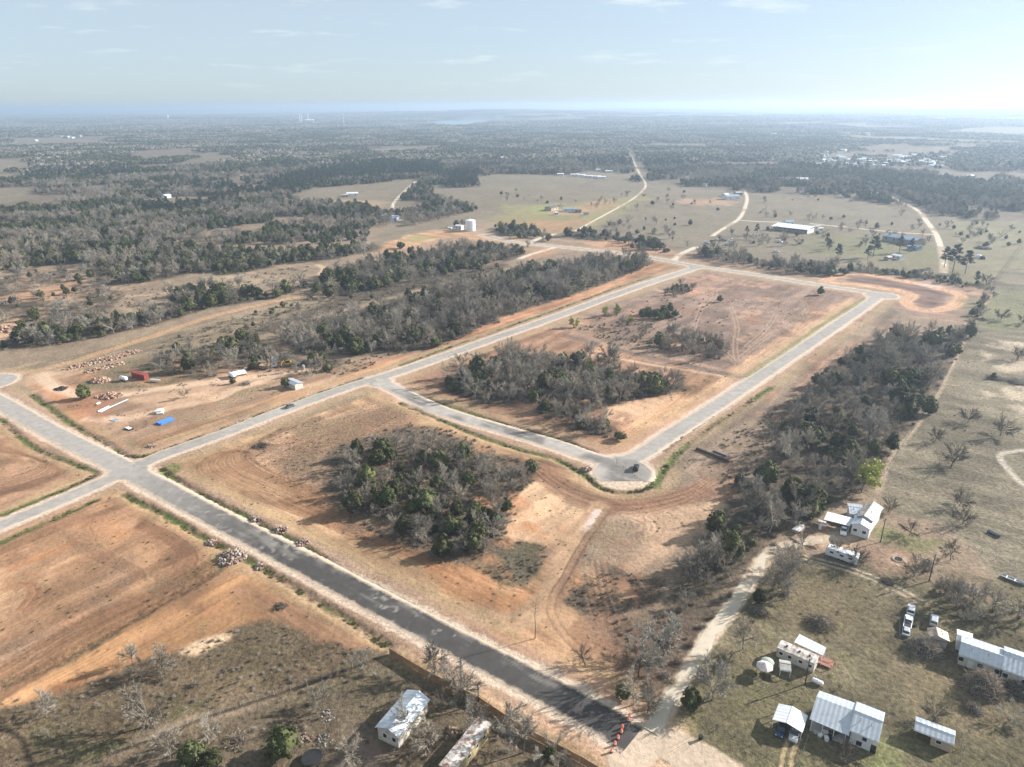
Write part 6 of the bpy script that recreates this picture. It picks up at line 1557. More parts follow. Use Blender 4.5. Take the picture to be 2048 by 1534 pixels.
def car(px, py, rz, mat, label, kind='sedan', group=None, s=1.0):
    x_, y_ = G(px, py); o = thing({'sedan': 'parked_car', 'suv': 'parked_car', 'pickup': 'pickup_truck'}[kind], label, {'pickup': 'truck'}.get(kind, 'car'), x_, y_, rz, group, 0.03)
    o.scale = (s, s, s)
    hgt = {'sedan': 1.42, 'suv': 1.72, 'pickup': 1.78}[kind]; bl = .92 if kind == 'sedan' else 1.05
    if kind == 'pickup':
        loft([(-2.75, .86, .45, 1.05, .84), (-2.7, .92, .35, 1.1, .9), (.4, .94, .32, 1.12, .92), (2.2, .93, .32, 1.1, .85), (2.65, .88, .36, .95, .8), (2.75, .8, .45, .8, .74)]).build('body', mat, o)
        MB().box(-2.55, -.75, -.74, .74, 1.09, 1.135).build('bed_liner', BLACK, o)
        cab = (-.6, 1.35)
    else:
        loft([(-2.28, .78, .5, bl - .05, .74), (-2.2, .87, .32, bl, .84), (-1.0, .9, .28, bl + .02, .87), (1.0, .9, .28, bl, .87), (1.95, .88, .3, bl - .1, .8), (2.3, .74, .42, bl - .28, .66)]).build('body', mat, o)
        cab = (-1.75, .95) if kind == 'sedan' else (-2.1, .85)
    z0 = bl - .02 if kind != 'pickup' else 1.08
    r0 = .5 if kind == 'sedan' else .25
    gl = MB().hexa([(cab[0], -.82, z0), (cab[1] + .1, -.82, z0), (cab[1] + .1, .82, z0), (cab[0], .82, z0)], [(cab[0] + r0, -.64, hgt - .05), (cab[1] - .6, -.64, hgt - .05), (cab[1] - .6, .64, hgt - .05), (cab[0] + r0, .64, hgt - .05)])
    gl.build('windows', GLASS, o)
    MB().hexa([(cab[0] + r0 - .04, -.66, hgt - .06), (cab[1] - .55, -.66, hgt - .06), (cab[1] - .55, .66, hgt - .06), (cab[0] + r0 - .04, .66, hgt - .06)], [(cab[0] + r0 + .1, -.58, hgt), (cab[1] - .7, -.58, hgt), (cab[1] - .7, .58, hgt), (cab[0] + r0 + .1, .58, hgt)]).build('roof', mat, o)
    fx_ = 2.27 if kind != 'pickup' else 2.72
    for s_ in (-1, 1):
        MB().box(fx_ - .12, fx_, s_ * .58 - .14, s_ * .58 + .14, .62, .76).build('headlight', WHITEP, o)
        MB().box(-fx_, -fx_ + .1, s_ * .62 - .12, s_ * .62 + .12, .68, .86).build('tail_light', RED, o)
        MB().box(.55, .7, s_ * .9 - .1, s_ * .9 + .1, z0, z0 + .14).build('mirror', mat, o)
    wheels(o, (-1.38, 1.4) if kind != 'pickup' else (-1.75, 1.75), .82 if kind != 'pickup' else .86, 1.0 if kind != 'pickup' else 1.12)
    return o
car(1272, 938, az((1268, 950), (1276, 925)), PBLACK, 'black sport utility vehicle parked on the round cul-de-sac', 'suv')
car(581, 814, az((451, 865), (580, 815)), PGREY, 'dark grey car driving along the long pale road', 'sedan')
car(1588, 1471, az((1592, 1450), (1586, 1476)), PSILVER, 'silver sport utility vehicle nosing out of the white carport', 'suv')
car(1562, 1462, az((1570, 1440), (1560, 1470)), PBLUE, 'dark blue car deep in the shade of the white carport', 'sedan')
car(1821, 1224, az((1818, 1242), (1822, 1212)), PSILVER, 'pale silver car parked beside the fence above the white pickup', 'sedan')
car(1815, 1249, az((1812, 1262), (1817, 1236)), PWHITE, 'white pickup with dark bed parked between two pale cars', 'pickup')
car(1812, 1265, az((1810, 1275), (1814, 1252)), PSILVER, 'grey silver car lowest in the row by the fence', 'sedan', s=.95)
car(1867, 1245, az((1866, 1258), (1870, 1230)), PSILVER, 'silver blue van parked by the faded tan shed', 'suv')
car(1687, 1064, az((1690, 1046), (1686, 1072)), PWHITE, 'white pickup parked under the edge of the flat carport', 'pickup')
tp = thing('tyre_pile', 'small pile of black tyres beside the white pickup with dark bed', 'tyres', *G(1828, 1254))
for k, (a, b, c) in enumerate(((0, 0, 0), (.5, .2, 0), (.1, .5, 0), (.2, .2, .24), (.4, .4, .24))):
    t_ = MB().lathe([(.2, .02), (.34, 0.0), (.38, .11), (.34, .22), (.2, .2)], 12).build('tyre', RUBBER, tp, (a, b, c))
# boats
def boat(px, py, rz, L_, w_, label, mat, inside_m, z=.0, cover=False):
    o = thing('boat', label, 'boat', *G(px, py), rz)
    secs = [(-.5, 1.0), (-.2, 1.05), (.15, 1.0), (.35, .75), (.45, .4), (.5, .05)]
    V_ = []; F_ = []
    for t, f in secs: V_ += [(t * L_, -w_ * f * .5, z + .62 + .15 * max(0, t)), (t * L_, -w_ * f * .34, z + .1 + .2 * max(0, t - .2)), (t * L_, w_ * f * .34, z + .1 + .2 * max(0, t - .2)), (t * L_, w_ * f * .5, z + .62 + .15 * max(0, t))]
    for i in range(len(secs) - 1):
        for k in range(3): a = i * 4 + k; F_.append((a, a + 4, a + 5, a + 1))
    F_.append((0, 1, 2, 3))
    MB().add(V_, F_).build('hull', mat, o)
    if cover:
        D = [(t * L_, s * w_ * f * .5 * (1 if s else 0), z + (.66 + .15 * max(0, t) if s else .95)) for t, f in secs for s in (-1, 0, 1)]
        F2 = []
        for i in range(len(secs) - 1):
            for k in range(2): a = i * 3 + k; F2.append((a, a + 1, a + 4, a + 3))
        MB().add(D, F2).build('cover', inside_m, o)
    else:
        D = [(t * L_, s * w_ * f * .45, z + .3) for t, f in secs for s in (-1, 1)]
        MB().add(D, [(i * 2, i * 2 + 1, i * 2 + 3, i * 2 + 2) for i in range(len(secs) - 1)]).build('floor', inside_m, o)
        for t in (-.3, 0.05): MB().box(t * L_ - .15, t * L_ + .15, -w_ * .46, w_ * .46, z + .45, z + .52).build('bench', TRIM, o)
    return o
boat(2027, 1162, az((2008, 1152), (2048, 1168)), 5.6, 1.7, 'pale open boat lying in the rough grass at the right', PSILVER, W_GREY)
boat(1988, 1070, az((1976, 1063), (2000, 1075)), 3.6, 1.4, 'dark overturned boat in the pasture beyond the fence', PGREY, PGREY, cover=True)
cb = boat(1597, 1062, az((1584, 1070), (1610, 1050)), 4.8, 2.2, 'boat under a pale grey cover beside the lane', PSILVER, TARP, .5, cover=True)
wheels(cb, (-.8,), .9)
MB().box(2.2, 3.4, -.06, .06, .45, .55).build('tow_bar', STEEL, cb)
# fire pit
fpit = thing('fire_pit', 'round dark burn pit with a rim of pale ash in the brown yard', 'fire pit', *G(1796, 1119))
MB().lathe([(1.7, .02), (1.5, .22), (1.15, .24), (1.0, .05)], 18, False).build('rim', paint('ash_soil', (.30, .25, .2), .95, 0, .2), fpit); MB().lathe([(1.05, .03), (.5, .05)], 14).build('ash_bed', paint('char', (.03, .028, .026), .95, 0, .3), fpit)
# bin by the apron
bn = thing('wheelie_bin', 'black wheeled bin standing on the verge of the gravel apron', 'bin', *G(1401, 1479), .4)
MB().hexa([(-.26, -.26, .08), (.26, -.26, .08), (.26, .26, .08), (-.26, .26, .08)], [(-.33, -.36, 1.0), (.33, -.36, 1.0), (.33, .36, 1.0), (-.33, .36, 1.0)]).build('body', BLACK, bn); MB().box(-.36, .36, -.4, .4, 1.0, 1.09).build('lid', BLACK, bn)
for s_ in (-1, 1): MB().tube([(s_ * .3, .26, .1), (s_ * .36, .26, .1)], .1, 8).build('wheel', RUBBER, bn)
# traffic barrels at the end of the new road
BR = [(1259, 1434, 'nearest the gravel lane'), (1257, 1442, 'second from the gravel lane'), (1245, 1457, 'third along the end of the dark road'), (1243, 1466, 'in the middle of the row across the dark road'), (1236, 1478, 'below the middle of the row across the dark road'), (1230, 1490, 'second from the lower end of the row'), (1223, 1504, 'at the lower end of the row on the pale shoulder')]
for a, b, t in BR:
    o = thing('traffic_barrel', 'orange striped traffic barrel ' + t, 'barrel', *G(a, b), rnd.random() * 3, 'orange barrels closing the new road', .04)
    MB().lathe([(.36, .0), (.36, .1), (.3, .11)], 12).build('base', RUBBER, o)
    MB().lathe([(.29, .11), (.27, .4), (.255, .41), (.25, .62), (.235, .63), (.225, .85), (.2, .98), (.06, 1.0)], 12).build('drum', ORNG, o)
    for z_, r_ in ((.3, .285), (.52, .262), (.74, .242)): MB().lathe([(r_, z_), (r_ - .006, z_ + .1)], 12).build('stripe', WHITEP, o)
# trampoline and junk in the cottage yard
tm_ = thing('trampoline', 'round black trampoline in the cottage yard at the bottom edge', 'trampoline', *G(625, 1521))
MB().lathe([(1.75, .88), (.02, .86)], 20).build('mat', BLACK, tm_); MB().lathe([(1.75, .84), (2.05, .84), (2.05, .92), (1.75, .92)], 20, False).build('rim', BLACK, tm_)
for k in range(6):
    t = k * math.pi / 3; MB().tube([(1.9 * math.cos(t), 1.9 * math.sin(t), -.1), (1.9 * math.cos(t), 1.9 * math.sin(t), .86)], .04, 5).build('leg', STEEL, tm_)
def heap(px, py, rad, n0, s0, s1, mat, label, name='rock_pile', cat='rock pile', seed=0, stretch=1.0, rz=0.0, hh=.5):
    r = np.random.default_rng(seed + int(px * 7 + py)); o = thing(name, label, cat, *G(px, py), rz)
    V_ = []; F_ = []
    base = np.array([(-1, -1, -1), (1, -1, -1), (1, 1, -1), (-1, 1, -1), (-1, -1, 1), (1, -1, 1), (1, 1, 1), (-1, 1, 1)], float)
    fc = [(0, 3, 2, 1), (4, 5, 6, 7), (0, 1, 5, 4), (1, 2, 6, 5), (2, 3, 7, 6), (3, 0, 4, 7)]
    n = int(n0 * 2.2)
    for i in range(n):
        a = r.uniform(0, 6.28); d = rad * r.random() ** .62; s = s0 * .55 + (s1 - s0 * .55) * r.random() ** 2.2
        p = np.array([d * math.cos(a) * stretch, d * math.sin(a), max(0, hh * rad * (1 - d / rad)) * r.random()])
        q = base * s * r.uniform(.35, .62, (8, 3)); R_ = np.array(Matrix.Rotation(r.uniform(0, 6.28), 3, Vector(r.normal(0, 1, 3))))
        k = len(V_); V_ += [tuple(v) for v in (q @ R_.T + p + np.array([0, 0, s * .06]))]; F_ += [tuple(j + k for j in f) for f in fc]
    c = MB().add(V_, F_).build('rocks' if cat == 'rock pile' else 'pieces', mat, o); c['kind'] = 'stuff'
    return o
heap(464, 1114, 4.0, 170, .45, 1.0, ROCK, 'large pale riprap heap in the ditch beside the dark road', stretch=1.0)
for a, b, r_, t in ((424, 1085, 1.6, 'small pale rock heap in the left ditch above the large riprap'), (513, 1038, 1.6, 'small rock heap in the right ditch nearest the crossroads'), (561, 1060, 2.2, 'grey rock heap in the middle of the right ditch'), (605, 1085, 1.8, 'pale rock heap in the right ditch furthest along'), (521, 1132, 1.5, 'small rock heap just below the large riprap'), (1174, 938, 1.8, 'grey rock heap where the crossing street meets the cul-de-sac')):
    heap(a, b, r_, 36, .35, .75, ROCK, t)
yaw = az((132, 736), (258, 708))
heap(158, 733, 3.2, 90, .5, 1.1, ROCKP, 'pinkish rubble bank at the left end of the rock row', stretch=2.2, rz=yaw)
heap(212, 720, 3.6, 120, .6, 1.3, ROCKP, 'long pinkish rubble bank in the middle of the rock row', stretch=3.0, rz=yaw)
heap(258, 707, 3.0, 80, .5, 1.1, ROCKP, 'rubble bank at the right end of the rock row under junipers', stretch=2.2, rz=yaw)
heap(228, 731, 3.0, 90, .6, 1.2, ROCKP, 'rubble mound below the rock row', stretch=1.8, rz=yaw)
heap(190, 742, 2.4, 60, .5, 1.0, ROCKP, 'low rubble ridge above the juniper in the yard', stretch=2.6, rz=yaw)
heap(200, 762, 4.2, 120, .6, 1.3, ROCKP, 'broad rubble mound beside the white tank trailer', stretch=1.0)
heap(219, 793, 3.8, 90, .5, 1.1, ROCKP, 'scattered rubble patch right of the lone juniper', stretch=1.5)
heap(20, 660, 6.5, 170, .8, 1.8, ROCKP, 'big pale rubble dump at the left edge behind the trees', stretch=1.9, hh=.3)
heap(10, 607, 3.0, 40, .8, 1.6, ROCK, 'small white rock mound at the left edge by the clearing')
heap(122, 778, 3.0, 60, .4, .9, paint('charred_wood', (.05, .043, .04), .95, 0, .5), 'dark burnt debris pile on the orange soil', 'burn_pile', 'debris', hh=.35)
heap(303, 893, 1.8, 26, .3, .7, ROCK, 'little heap of pale debris near the crossroads', 'debris_pile', 'debris')
heap(1172, 1480 - 690, 3.0, 40, .4, 1.0, paint('grey_logs', (.16, .14, .12), .95, 0, .4), 'grey slash heap inside the thicket above the cul-de-sac', 'slash_pile', 'debris', stretch=2.0)
for a, b, t in ((648, 1480, 'heap of pale junk by the trampoline'), (610, 1478, 'scatter of white scrap under the round juniper'), (655, 1432, 'small scatter of pale stones in the cottage yard')):
    heap(a, b, 1.7, 26, .1, .34, (WOOD, W_GREY, ROCK)[b % 3], t, 'junk_pile', 'junk')
heap(905, 1466, 1.6, 22, .2, .8, WOOD, 'stack of tan scrap boards by the derelict trailer', 'scrap_boards', 'boards')

# ------------------------------------------------------------------ the contractor's yard
rc = az((262, 752), (300, 760))
ct = thing('shipping_container', 'dark red shipping container in the yard', 'container', *G(281, 756), az((264, 753), (292, 760)))
MB().box(-4.6, 4.6, -1.22, 1.22, .1, 2.6).build('body', RED, ct)
cor = MB()
for k in range(30): cor.box(-4.5 + k * .305, -4.5 + k * .305 + .15, -1.26, 1.26, .2, 2.5)
cor.build('corrugation', RED, ct)
for s_ in (-1, 1): MB().box(4.6, 4.66, s_ * .6 - .55, s_ * .6 + .55, .2, 2.5).build('door', RED, ct)
def tank_trailer(px, py, rz, label, L_=4.5):
    o = thing('tank_trailer', label, 'trailer', *G(px, py), rz)
    MB().tube([(-L_ / 2, 0, 1.5), (-L_ / 2 + .3, 0, 1.5), (L_ / 2 - .3, 0, 1.5), (L_ / 2, 0, 1.5)], [.5, .95, .95, .5], 14).build('tank', TANKW, o, smooth=True)
    MB().box(-L_ / 2, L_ / 2 + 1.2, -.5, .5, .45, .6).build('frame', BLACK, o); wheels(o, (-.5, .4), .95)
tank_trailer(248, 762, az((236, 758), (260, 764)), 'white tank trailer left of the red container')
boat(312, 764, az((300, 762), (324, 764)), 5.2, 2.0, 'white boat with grey cover right of the red container', PWHITE, TARP, .5, cover=True)
tank_trailer(464, 755, az((456, 750), (472, 758)), 'rounded white tank in the middle of the yard', 5.0)
def truck(px, py, rz, mat, label):
    o = thing('work_truck', label, 'truck', *G(px, py), rz)
    MB().hexa([(1.3, -1.0, .6), (3.2, -1.0, .6), (3.2, 1.0, .6), (1.3, 1.0, .6)], [(1.35, -.95, 2.3), (2.6, -.95, 2.3), (2.6, .95, 2.3), (1.35, .95, 2.3)]).build('cab', mat, o)
    MB().hexa([(2.65, -.85, 1.55), (3.18, -.95, 1.3), (3.18, .95, 1.3), (2.65, .85, 1.55)], [(2.62, -.85, 2.2), (2.75, -.85, 1.65), (2.75, .85, 1.65), (2.62, .85, 2.2)]).build('windscreen', GLASS, o)
    MB().box(-3.2, 1.2, -1.1, 1.1, .8, 2.4).build('box_body', mat, o); MB().box(-3.2, 3.1, -.5, .5, .45, .8).build('chassis', BLACK, o)
    wheels(o, (-2.0, 2.3), .95, 1.2)
truck(480, 751, az((470, 753), (492, 748)), PWHITE, 'white box truck beside the rounded tank')
dt = thing('dump_trailer', 'white dump trailer with its bed tipped up in the yard', 'trailer', *G(550, 733), az((550, 740), (550, 715)))
MB().box(-2.6, 2.6, -.9, .9, .5, .7).build('frame', BLACK, dt)
bed = MB()
c_, s_ = math.cos(math.radians(48)), math.sin(math.radians(48))
def tip(x_, z_): return (-2.5 + x_ * c_ - z_ * s_, .85 + x_ * s_ + z_ * c_)
for y0, y1, z0, z1 in ((-1.0, 1.0, 0, .12), (-1.0, -.9, 0, 1.0), (.9, 1.0, 0, 1.0)):
    q = [tip(0, z0), tip(5.4, z0), tip(5.4, z1), tip(0, z1)]; bed.prism(q[::-1], y0, y1)
bed.build('bed', W_WHITE, dt); MB().tube([(.8, 0, .7), (*tip(3.4, 0)[:1], 0, tip(3.4, 0)[1])], .1, 8).build('ram', STEEL, dt); wheels(dt, (-1.0, -.1), .95)
bh = thing('backhoe_loader', 'yellow backhoe loader with raised boom in the yard', 'digger', *G(577, 731), az((565, 735), (590, 726)))
MB().box(-1.6, 1.5, -.7, .7, .7, 1.5).build('chassis', YEL, bh); MB().box(.7, 2.0, -.55, .55, 1.5, 2.0).build('bonnet', YEL, bh)
MB().hexa([(-1.0, -.7, 1.5), (.7, -.7, 1.5), (.7, .7, 1.5), (-1.0, .7, 1.5)], [(-.9, -.6, 2.8), (.45, -.6, 2.8), (.45, .6, 2.8), (-.9, .6, 2.8)]).build('cab', GLASS, bh); MB().box(-1.0, .55, -.68, .68, 2.8, 2.92).build('cab_roof', YEL, bh)
MB().tube([(-1.6, 0, 1.0), (-2.6, 0, 3.2), (-4.0, 0, 2.6)], .16, 6).build('boom', YEL, bh); MB().tube([(-4.0, 0, 2.6), (-4.4, 0, 1.2)], .13, 6).build('dipper', YEL, bh); MB().prism([(-4.9, .5), (-4.2, .4), (-4.2, 1.1), (-4.7, 1.2)], -.35, .35).build('hoe_bucket', BLACK, bh)
MB().prism([(2.6, .2), (3.5, .25), (3.3, .9), (2.6, 1.0)], -1.1, 1.1).build('front_bucket', YEL, bh)
for y_ in (-.6, .6): MB().tube([(1.0, y_, 1.3), (2.7, y_, .7)], .1, 6).build('loader_arm', YEL, bh)
wheels(bh, (-1.0,), .85, 1.9); wheels(bh, (1.5,), .85, 1.3)
ft = thing('flat_trailer', 'black flatbed trailer beside the tipped dump trailer', 'trailer', *G(522, 737), az((512, 734), (534, 741)))
MB().box(-3.0, 3.0, -1.1, 1.1, .75, .9).build('deck', WOOD, ft); MB().box(-3.0, 4.2, -.1, .1, .6, .75).build('frame', BLACK, ft); wheels(ft, (-.7, .2), 1.0)
heap(503, 736, 2.0, 40, .4, .9, BLACK, 'dark scrap pile left of the flatbed trailer', 'scrap_pile', 'scrap')
for a, b, t in ((360, 770, 'low scatter of scrap between the tank trailer and the container track'), (430, 770, 'small debris scatter below the rounded tank'), (525, 752, 'churned lumps of soil in front of the flatbed trailer'), (585, 742, 'loose spoil beside the yellow backhoe'), (285, 780, 'small scatter of stones on the sandy track'), (150, 812, 'scatter of broken stone on the orange bank'), (240, 830, 'lumber offcuts between the pale pipes and steel plate')):
    heap(a, b, 1.9, 18, .15, .5, (WOOD, ROCKP, W_GREY)[a % 3], t, 'debris_pile', 'debris', stretch=1.6, hh=.15)
dr = thing('steel_drum', 'upright grey steel tank at the edge of the yard trees', 'tank', *G(607, 738)); MB().lathe([(.75, 0), (.75, 1.9), (.5, 2.1), (.1, 2.2)], 14).build('shell', STEEL, dr); MB().lathe([(.2, 2.15), (.2, 2.35)], 8).build('lid', STEEL, dr)
ys = gable('yard_shed', 'small white shed with grey metal roof behind a juniper in the yard', 'shed', (574, 757), (596, 766), 3.2, (588, 757), 2.6, (578, 766), 2.6, R_SILV, W_CREAM); clean(ys)
def pipes(px, py, rz, n, rad, L_, mat, label, name='pipe_stack', hollow=True, rows=2):
    o = thing(name, label, 'pipes', *G(px, py), rz); k = 0
    for r_ in range(rows):
        for i in range(n - r_):
            y_ = (i - (n - r_ - 1) / 2) * rad * 2.05
            sh_ = rnd.uniform(-.3, .3)
            MB().tube([(-L_ / 2 + sh_, y_, rad * (1 + r_ * 1.75)), (L_ / 2 + sh_, y_, rad * (1 + r_ * 1.75))], rad, 8).build('pipe', mat, o)
    return o
pipes(331, 844, az((316, 850), (346, 838)), 7, .24, 6.2, BLUEP, 'stack of bright blue pipes lying in the yard')
pipes(320, 826, az((312, 826), (330, 824)), 4, .45, 2.6, WHITEP, 'short white pipes stacked above the blue ones')
pipes(209, 819, az((196, 824), (224, 810)), 5, .2, 6.0, PALEB, 'loose pale blue pipes near the lone juniper', rows=1)
pipes(196, 808, az((190, 812), (204, 804)), 2, .25, 2.0, WHITEP, 'two short white pipes above the pale blue ones', rows=1)
pipes(236, 808, az((220, 814), (252, 800)), 1, .16, 10.0, PALEB, 'single long pale pipe leaning over the sandy track', rows=1)
pipes(1426, 912, az((1396, 900), (1457, 924)), 1, .5, 14.0, BROWNP, 'long dark brown pipe lying beside the cul-de-sac', rows=1)
pipes(1440, 908, az((1428, 903), (1450, 912)), 2, .18, 5.5, paint('dark_blue_pipe', (.03, .06, .2), .5, 0, .1), 'thin dark blue pipes behind the long brown pipe', rows=1)
pl = thing('steel_plate', 'flat grey steel road plate lying on the dirt in the yard', 'plate', *G(229, 840), az((218, 836), (240, 842))); MB().box(-1.9, 1.9, -1.2, 1.2, .02, .2).build('plate', STEEL, pl); MB().box(-1.6, -1.3, -.9, .9, .2, .3).build('skid', STEEL, pl)
pl = thing('skid_frame', 'small white topped skid near the steel plate', 'skid', *G(258, 858), az((248, 854), (268, 862))); MB().box(-1.6, 1.0, -.7, .7, .3, .5).build('top', WHITEP, pl); MB().box(-1.8, 2.0, -.9, .9, .0, .28).build('frame', BLACK, pl)
# ------------------------------------------------------------------ single trees one can point at
def T1(kind, px, py, sc, label, var=0, sz=None, rz=None):
    x_, y_ = G(px, py); return plant(kind, x_, y_, sc, rnd.uniform(0, 6.28) if rz is None else rz, var, label, None, sz)
for i, (a, b, s_, t) in enumerate((
    (1935, 845, .78, 'leafless oak with flat crown, left of the pair in the grey pasture'), (2001, 871, 1.02, 'tall leafless oak standing right of the flat crowned one in the pasture'),
    (1869, 883, .66, 'small leafless oak close to the wooded strip in the pasture'), (1903, 932, 1.02, 'broad leaning leafless oak in the middle of the grey pasture'),
    (1919, 1013, .78, 'dark leafless oak in the pasture above the yard fence'), (1925, 1047, .64, 'small forked leafless oak on the fence line of the pasture'),
    (2001, 640, .9, 'leafless oak alone in the green upper pasture'), (2046, 648, .85, 'leafless oak at the right edge of the upper pasture'),
    (2033, 720, .8, 'leafless oak among sandy patches at the right edge'), (1777, 1024, .62, 'thin bare tree behind the lane house'),
    (1819, 1071, .62, 'bare tree in the shaded yard corner right of the lane house'), (1712, 1131, .66, 'small bare tree at the end of the white camper'),
    (1828, 1152, .76, 'spreading bare tree beside the burn pit'), (1604, 1098, .72, 'bare tree at the turn of the gravel lane'),
    (1672, 1112, .55, 'small bare tree in front of the white camper'), (1867, 1443, .62, 'slender bare tree behind the tan shed'),
    (1688, 1528, .7, 'pale bare tree at the bottom edge below the farmhouse'), (1166, 1324, .5, 'low crooked bare tree near the end of the dark road'),
    (1973, 567, .9, 'bare tree beside the small pine at the pasture corner'))):
    T1('oak', a, b, s_, t, i)
for i, (a, b, s_, t) in enumerate((
    (1328, 1322, 1.25, 'big rounded grey leafless tree beside the gravel lane'), (1424, 1400, 1.05, 'pale leafless tree right of the foot of the gravel lane'),
    (1486, 1300, .85, 'dark leafless tree by the brush heap along the lane'), (1578, 1140, 1.0, 'wide leafless tree in the bend of the gravel lane'),
    (1552, 1175, .7, 'low leafless tree below the bend of the gravel lane'), (1268, 1410, .75, 'grey leafless tree left of the foot of the lane'), (1295, 1425, .6, 'small leafless tree at the corner of dark road and lane'),
    (299, 1452, 1.25, 'large pale leafless tree in the scrub at the lower left'), (265, 1330, .55, 'small pale bare tree at the edge of the orange soil'),
    (284, 1348, .6, 'whitish bare bush tree above the large pale tree'), (325, 1345, .65, 'grey bare tree near the pale sand patch'), (340, 1515, .7, 'pale bare tree left of the bottom junipers'), (416, 1478, .55, 'low grey bare tree above the bottom junipers'),
    (634, 1425, .8, 'grey bare tree left of the cottage'), (870, 1345, .8, 'bare tree at the corner of the wooden fence'), (892, 1372, .9, 'dense bare tree between cottage and wooden fence'), (921, 1410, .85, 'bare tree behind the silver roofed cottage by the pole'),
    (822, 1468, .85, 'bare tree arching over the cottage roof'), (858, 1495, .8, 'bare tree below the cottage'), (1010, 1465, .85, 'bare tree beyond the derelict trailer'), (1046, 1505, .9, 'large bare tree against the fence right of the derelict trailer'),
    (1098, 1520, .7, 'bare tree near the lower end of the wooden fence'), (702, 1525, .6, 'pale bare shrub tree on the dirt drive'), (726, 1342, .6, 'greenish grey bare tree near the fence corner'), (940, 1455, .7, 'bare tree at the head of the derelict trailer'),
    (369, 797, .6, 'lone leafless tree on the sandy yard track'), (640, 745, .8, 'leafless tree at the right end of the yard'), (615, 760, .6, 'bare bush tree beside the grey steel tank'),
    (1245, 655, .7, 'thin bare tree on the swale by the brown lot'), (1330, 700, .7, 'bare tree in front of the grove on the brown lot'), (1285, 672, .75, 'bare tree alone beside the swale'), (1485, 985, .75, 'bare tree at the edge of the mud beyond the cul-de-sac'),
    (1912, 1215, .7, 'bare tree in the brambles above the long house'), (1945, 1205, .75, 'tangled bare tree right of the brambles'), (1985, 1225, .7, 'bare tree near the right edge above the long house'), (2030, 1240, .75, 'bare tree at the right edge above the long house wing'), (1888, 1190, .6, 'bare tree by the pole and brambles'),
    (215, 590, 1.0, 'tall pale trunked bare tree in the clearing'), (70, 600, .8, 'bare tree alone on the orange clearing'), (2020, 1440, .6, 'low bare tree at the right edge below the long house'), (1900, 1120, .55, 'small bare tree at the fence corner'))):
    T1('bare', a, b, s_ * 1.2, t, i, rnd.uniform(.85, 1.05))
for i, (a, b, s_, t) in enumerate((
    (169, 797, 1.12, 'round lone juniper on the orange soil of the yard'), (571, 774, .8, 'juniper in front of the small yard shed'), (466, 768, .55, 'small juniper in front of the rounded tank'),
    (1440, 604, .8, 'dark juniper bush alone on the brown lot'), (1641, 590, .95, 'dark juniper beside the crossing road'), (802, 497, 1.5, 'large round juniper on the orange bank below the tank'), (1097, 482, 1.2, 'juniper alone right of the stub road'),
    (387, 1530, 1.0, 'bright green juniper at the bottom edge, left of two'), (428, 1534, .75, 'small bright green juniper at the bottom edge, right of two'), (572, 1512, 1.3, 'big dark round juniper in the cottage yard'),
    (1250, 1398, .8, 'dark juniper near the end of the dark road'), (1380, 1420, .85, 'dark juniper at the foot of the gravel lane'), (1240, 880, .9, 'dark juniper at the tip of the tree tail'),
    (708, 1025, 1.25, 'biggest juniper at the left edge of the thicket'), (735, 985, 1.1, 'juniper just behind the biggest one at the thicket edge'), (812, 1070, 1.05, 'juniper at the lower edge of the thicket'), (885, 1110, 1.15, 'juniper at the bottom corner of the thicket'), (945, 1102, 1.05, 'juniper at the lower right of the thicket'), (715, 915, 1.0, 'juniper at the top left of the thicket'), (908, 1062, 1.1, 'tall juniper inside the lower thicket'), (1012, 1025, .85, 'juniper beside the pale sand mound'), (1062, 945, .9, 'juniper at the right tip of the thicket'), (1205, 925 - 3, .01, 'tiny juniper seedling by the rocks'))):
    if s_ > .05: T1('juniper', a, b, s_, t, i, rnd.uniform(.9, 1.08))
for i, (a, b, s_, t) in enumerate(((1722, 985, 1.55, 'big pale yellow green budding tree above the lane house'), (1147, 655, .85, 'budding green tree left of the brown lot by the road'), (1207, 632, .8, 'budding tree in the row beside the pale road'), (1234, 628, .85, 'brightest green budding tree beside the pale road'), (1182, 742, .8, 'light green budding tree inside the thicket'), (1198, 790, .8, 'pale green tree at the front of the thicket'), (1272, 790, .7, 'pale green tree at the thicket edge near the sand'), (1113, 585, .9, 'light green tree in the long wood'), (1262, 650, .6, 'small greenish tree by the dark clump'))):
    T1('bud', a, b, s_, t, i)
for i, (a, b, s_, t) in enumerate(((1746, 514, 1.2, 'tall pine left of the blue roofed barn'), (1657, 502, .7, 'small pine alone beyond the hedge'), (1674, 522, .95, 'pine rising from the hedge north of the road'), (1905, 545, 1.45, 'largest pine in the cluster by the ranch road'), (1888, 535, 1.1, 'left pine in the cluster by the ranch road'), (1930, 548, 1.2, 'right pine in the cluster by the ranch road'), (1951, 569, .65, 'small pine at the corner of the pasture'), (1798, 506, 1.0, 'pine in front of the blue roofed barn'), (1822, 504, .8, 'smaller pine in front of the blue roofed barn'), (1735, 520, .8, 'pine below the tall one beside the farm clutter'), (1513, 470, .75, 'dark tree left of the big white barn'), (1493, 470, .6, 'small dark tree beside the barn track'))):
    T1('pine', a, b, s_, t, i)
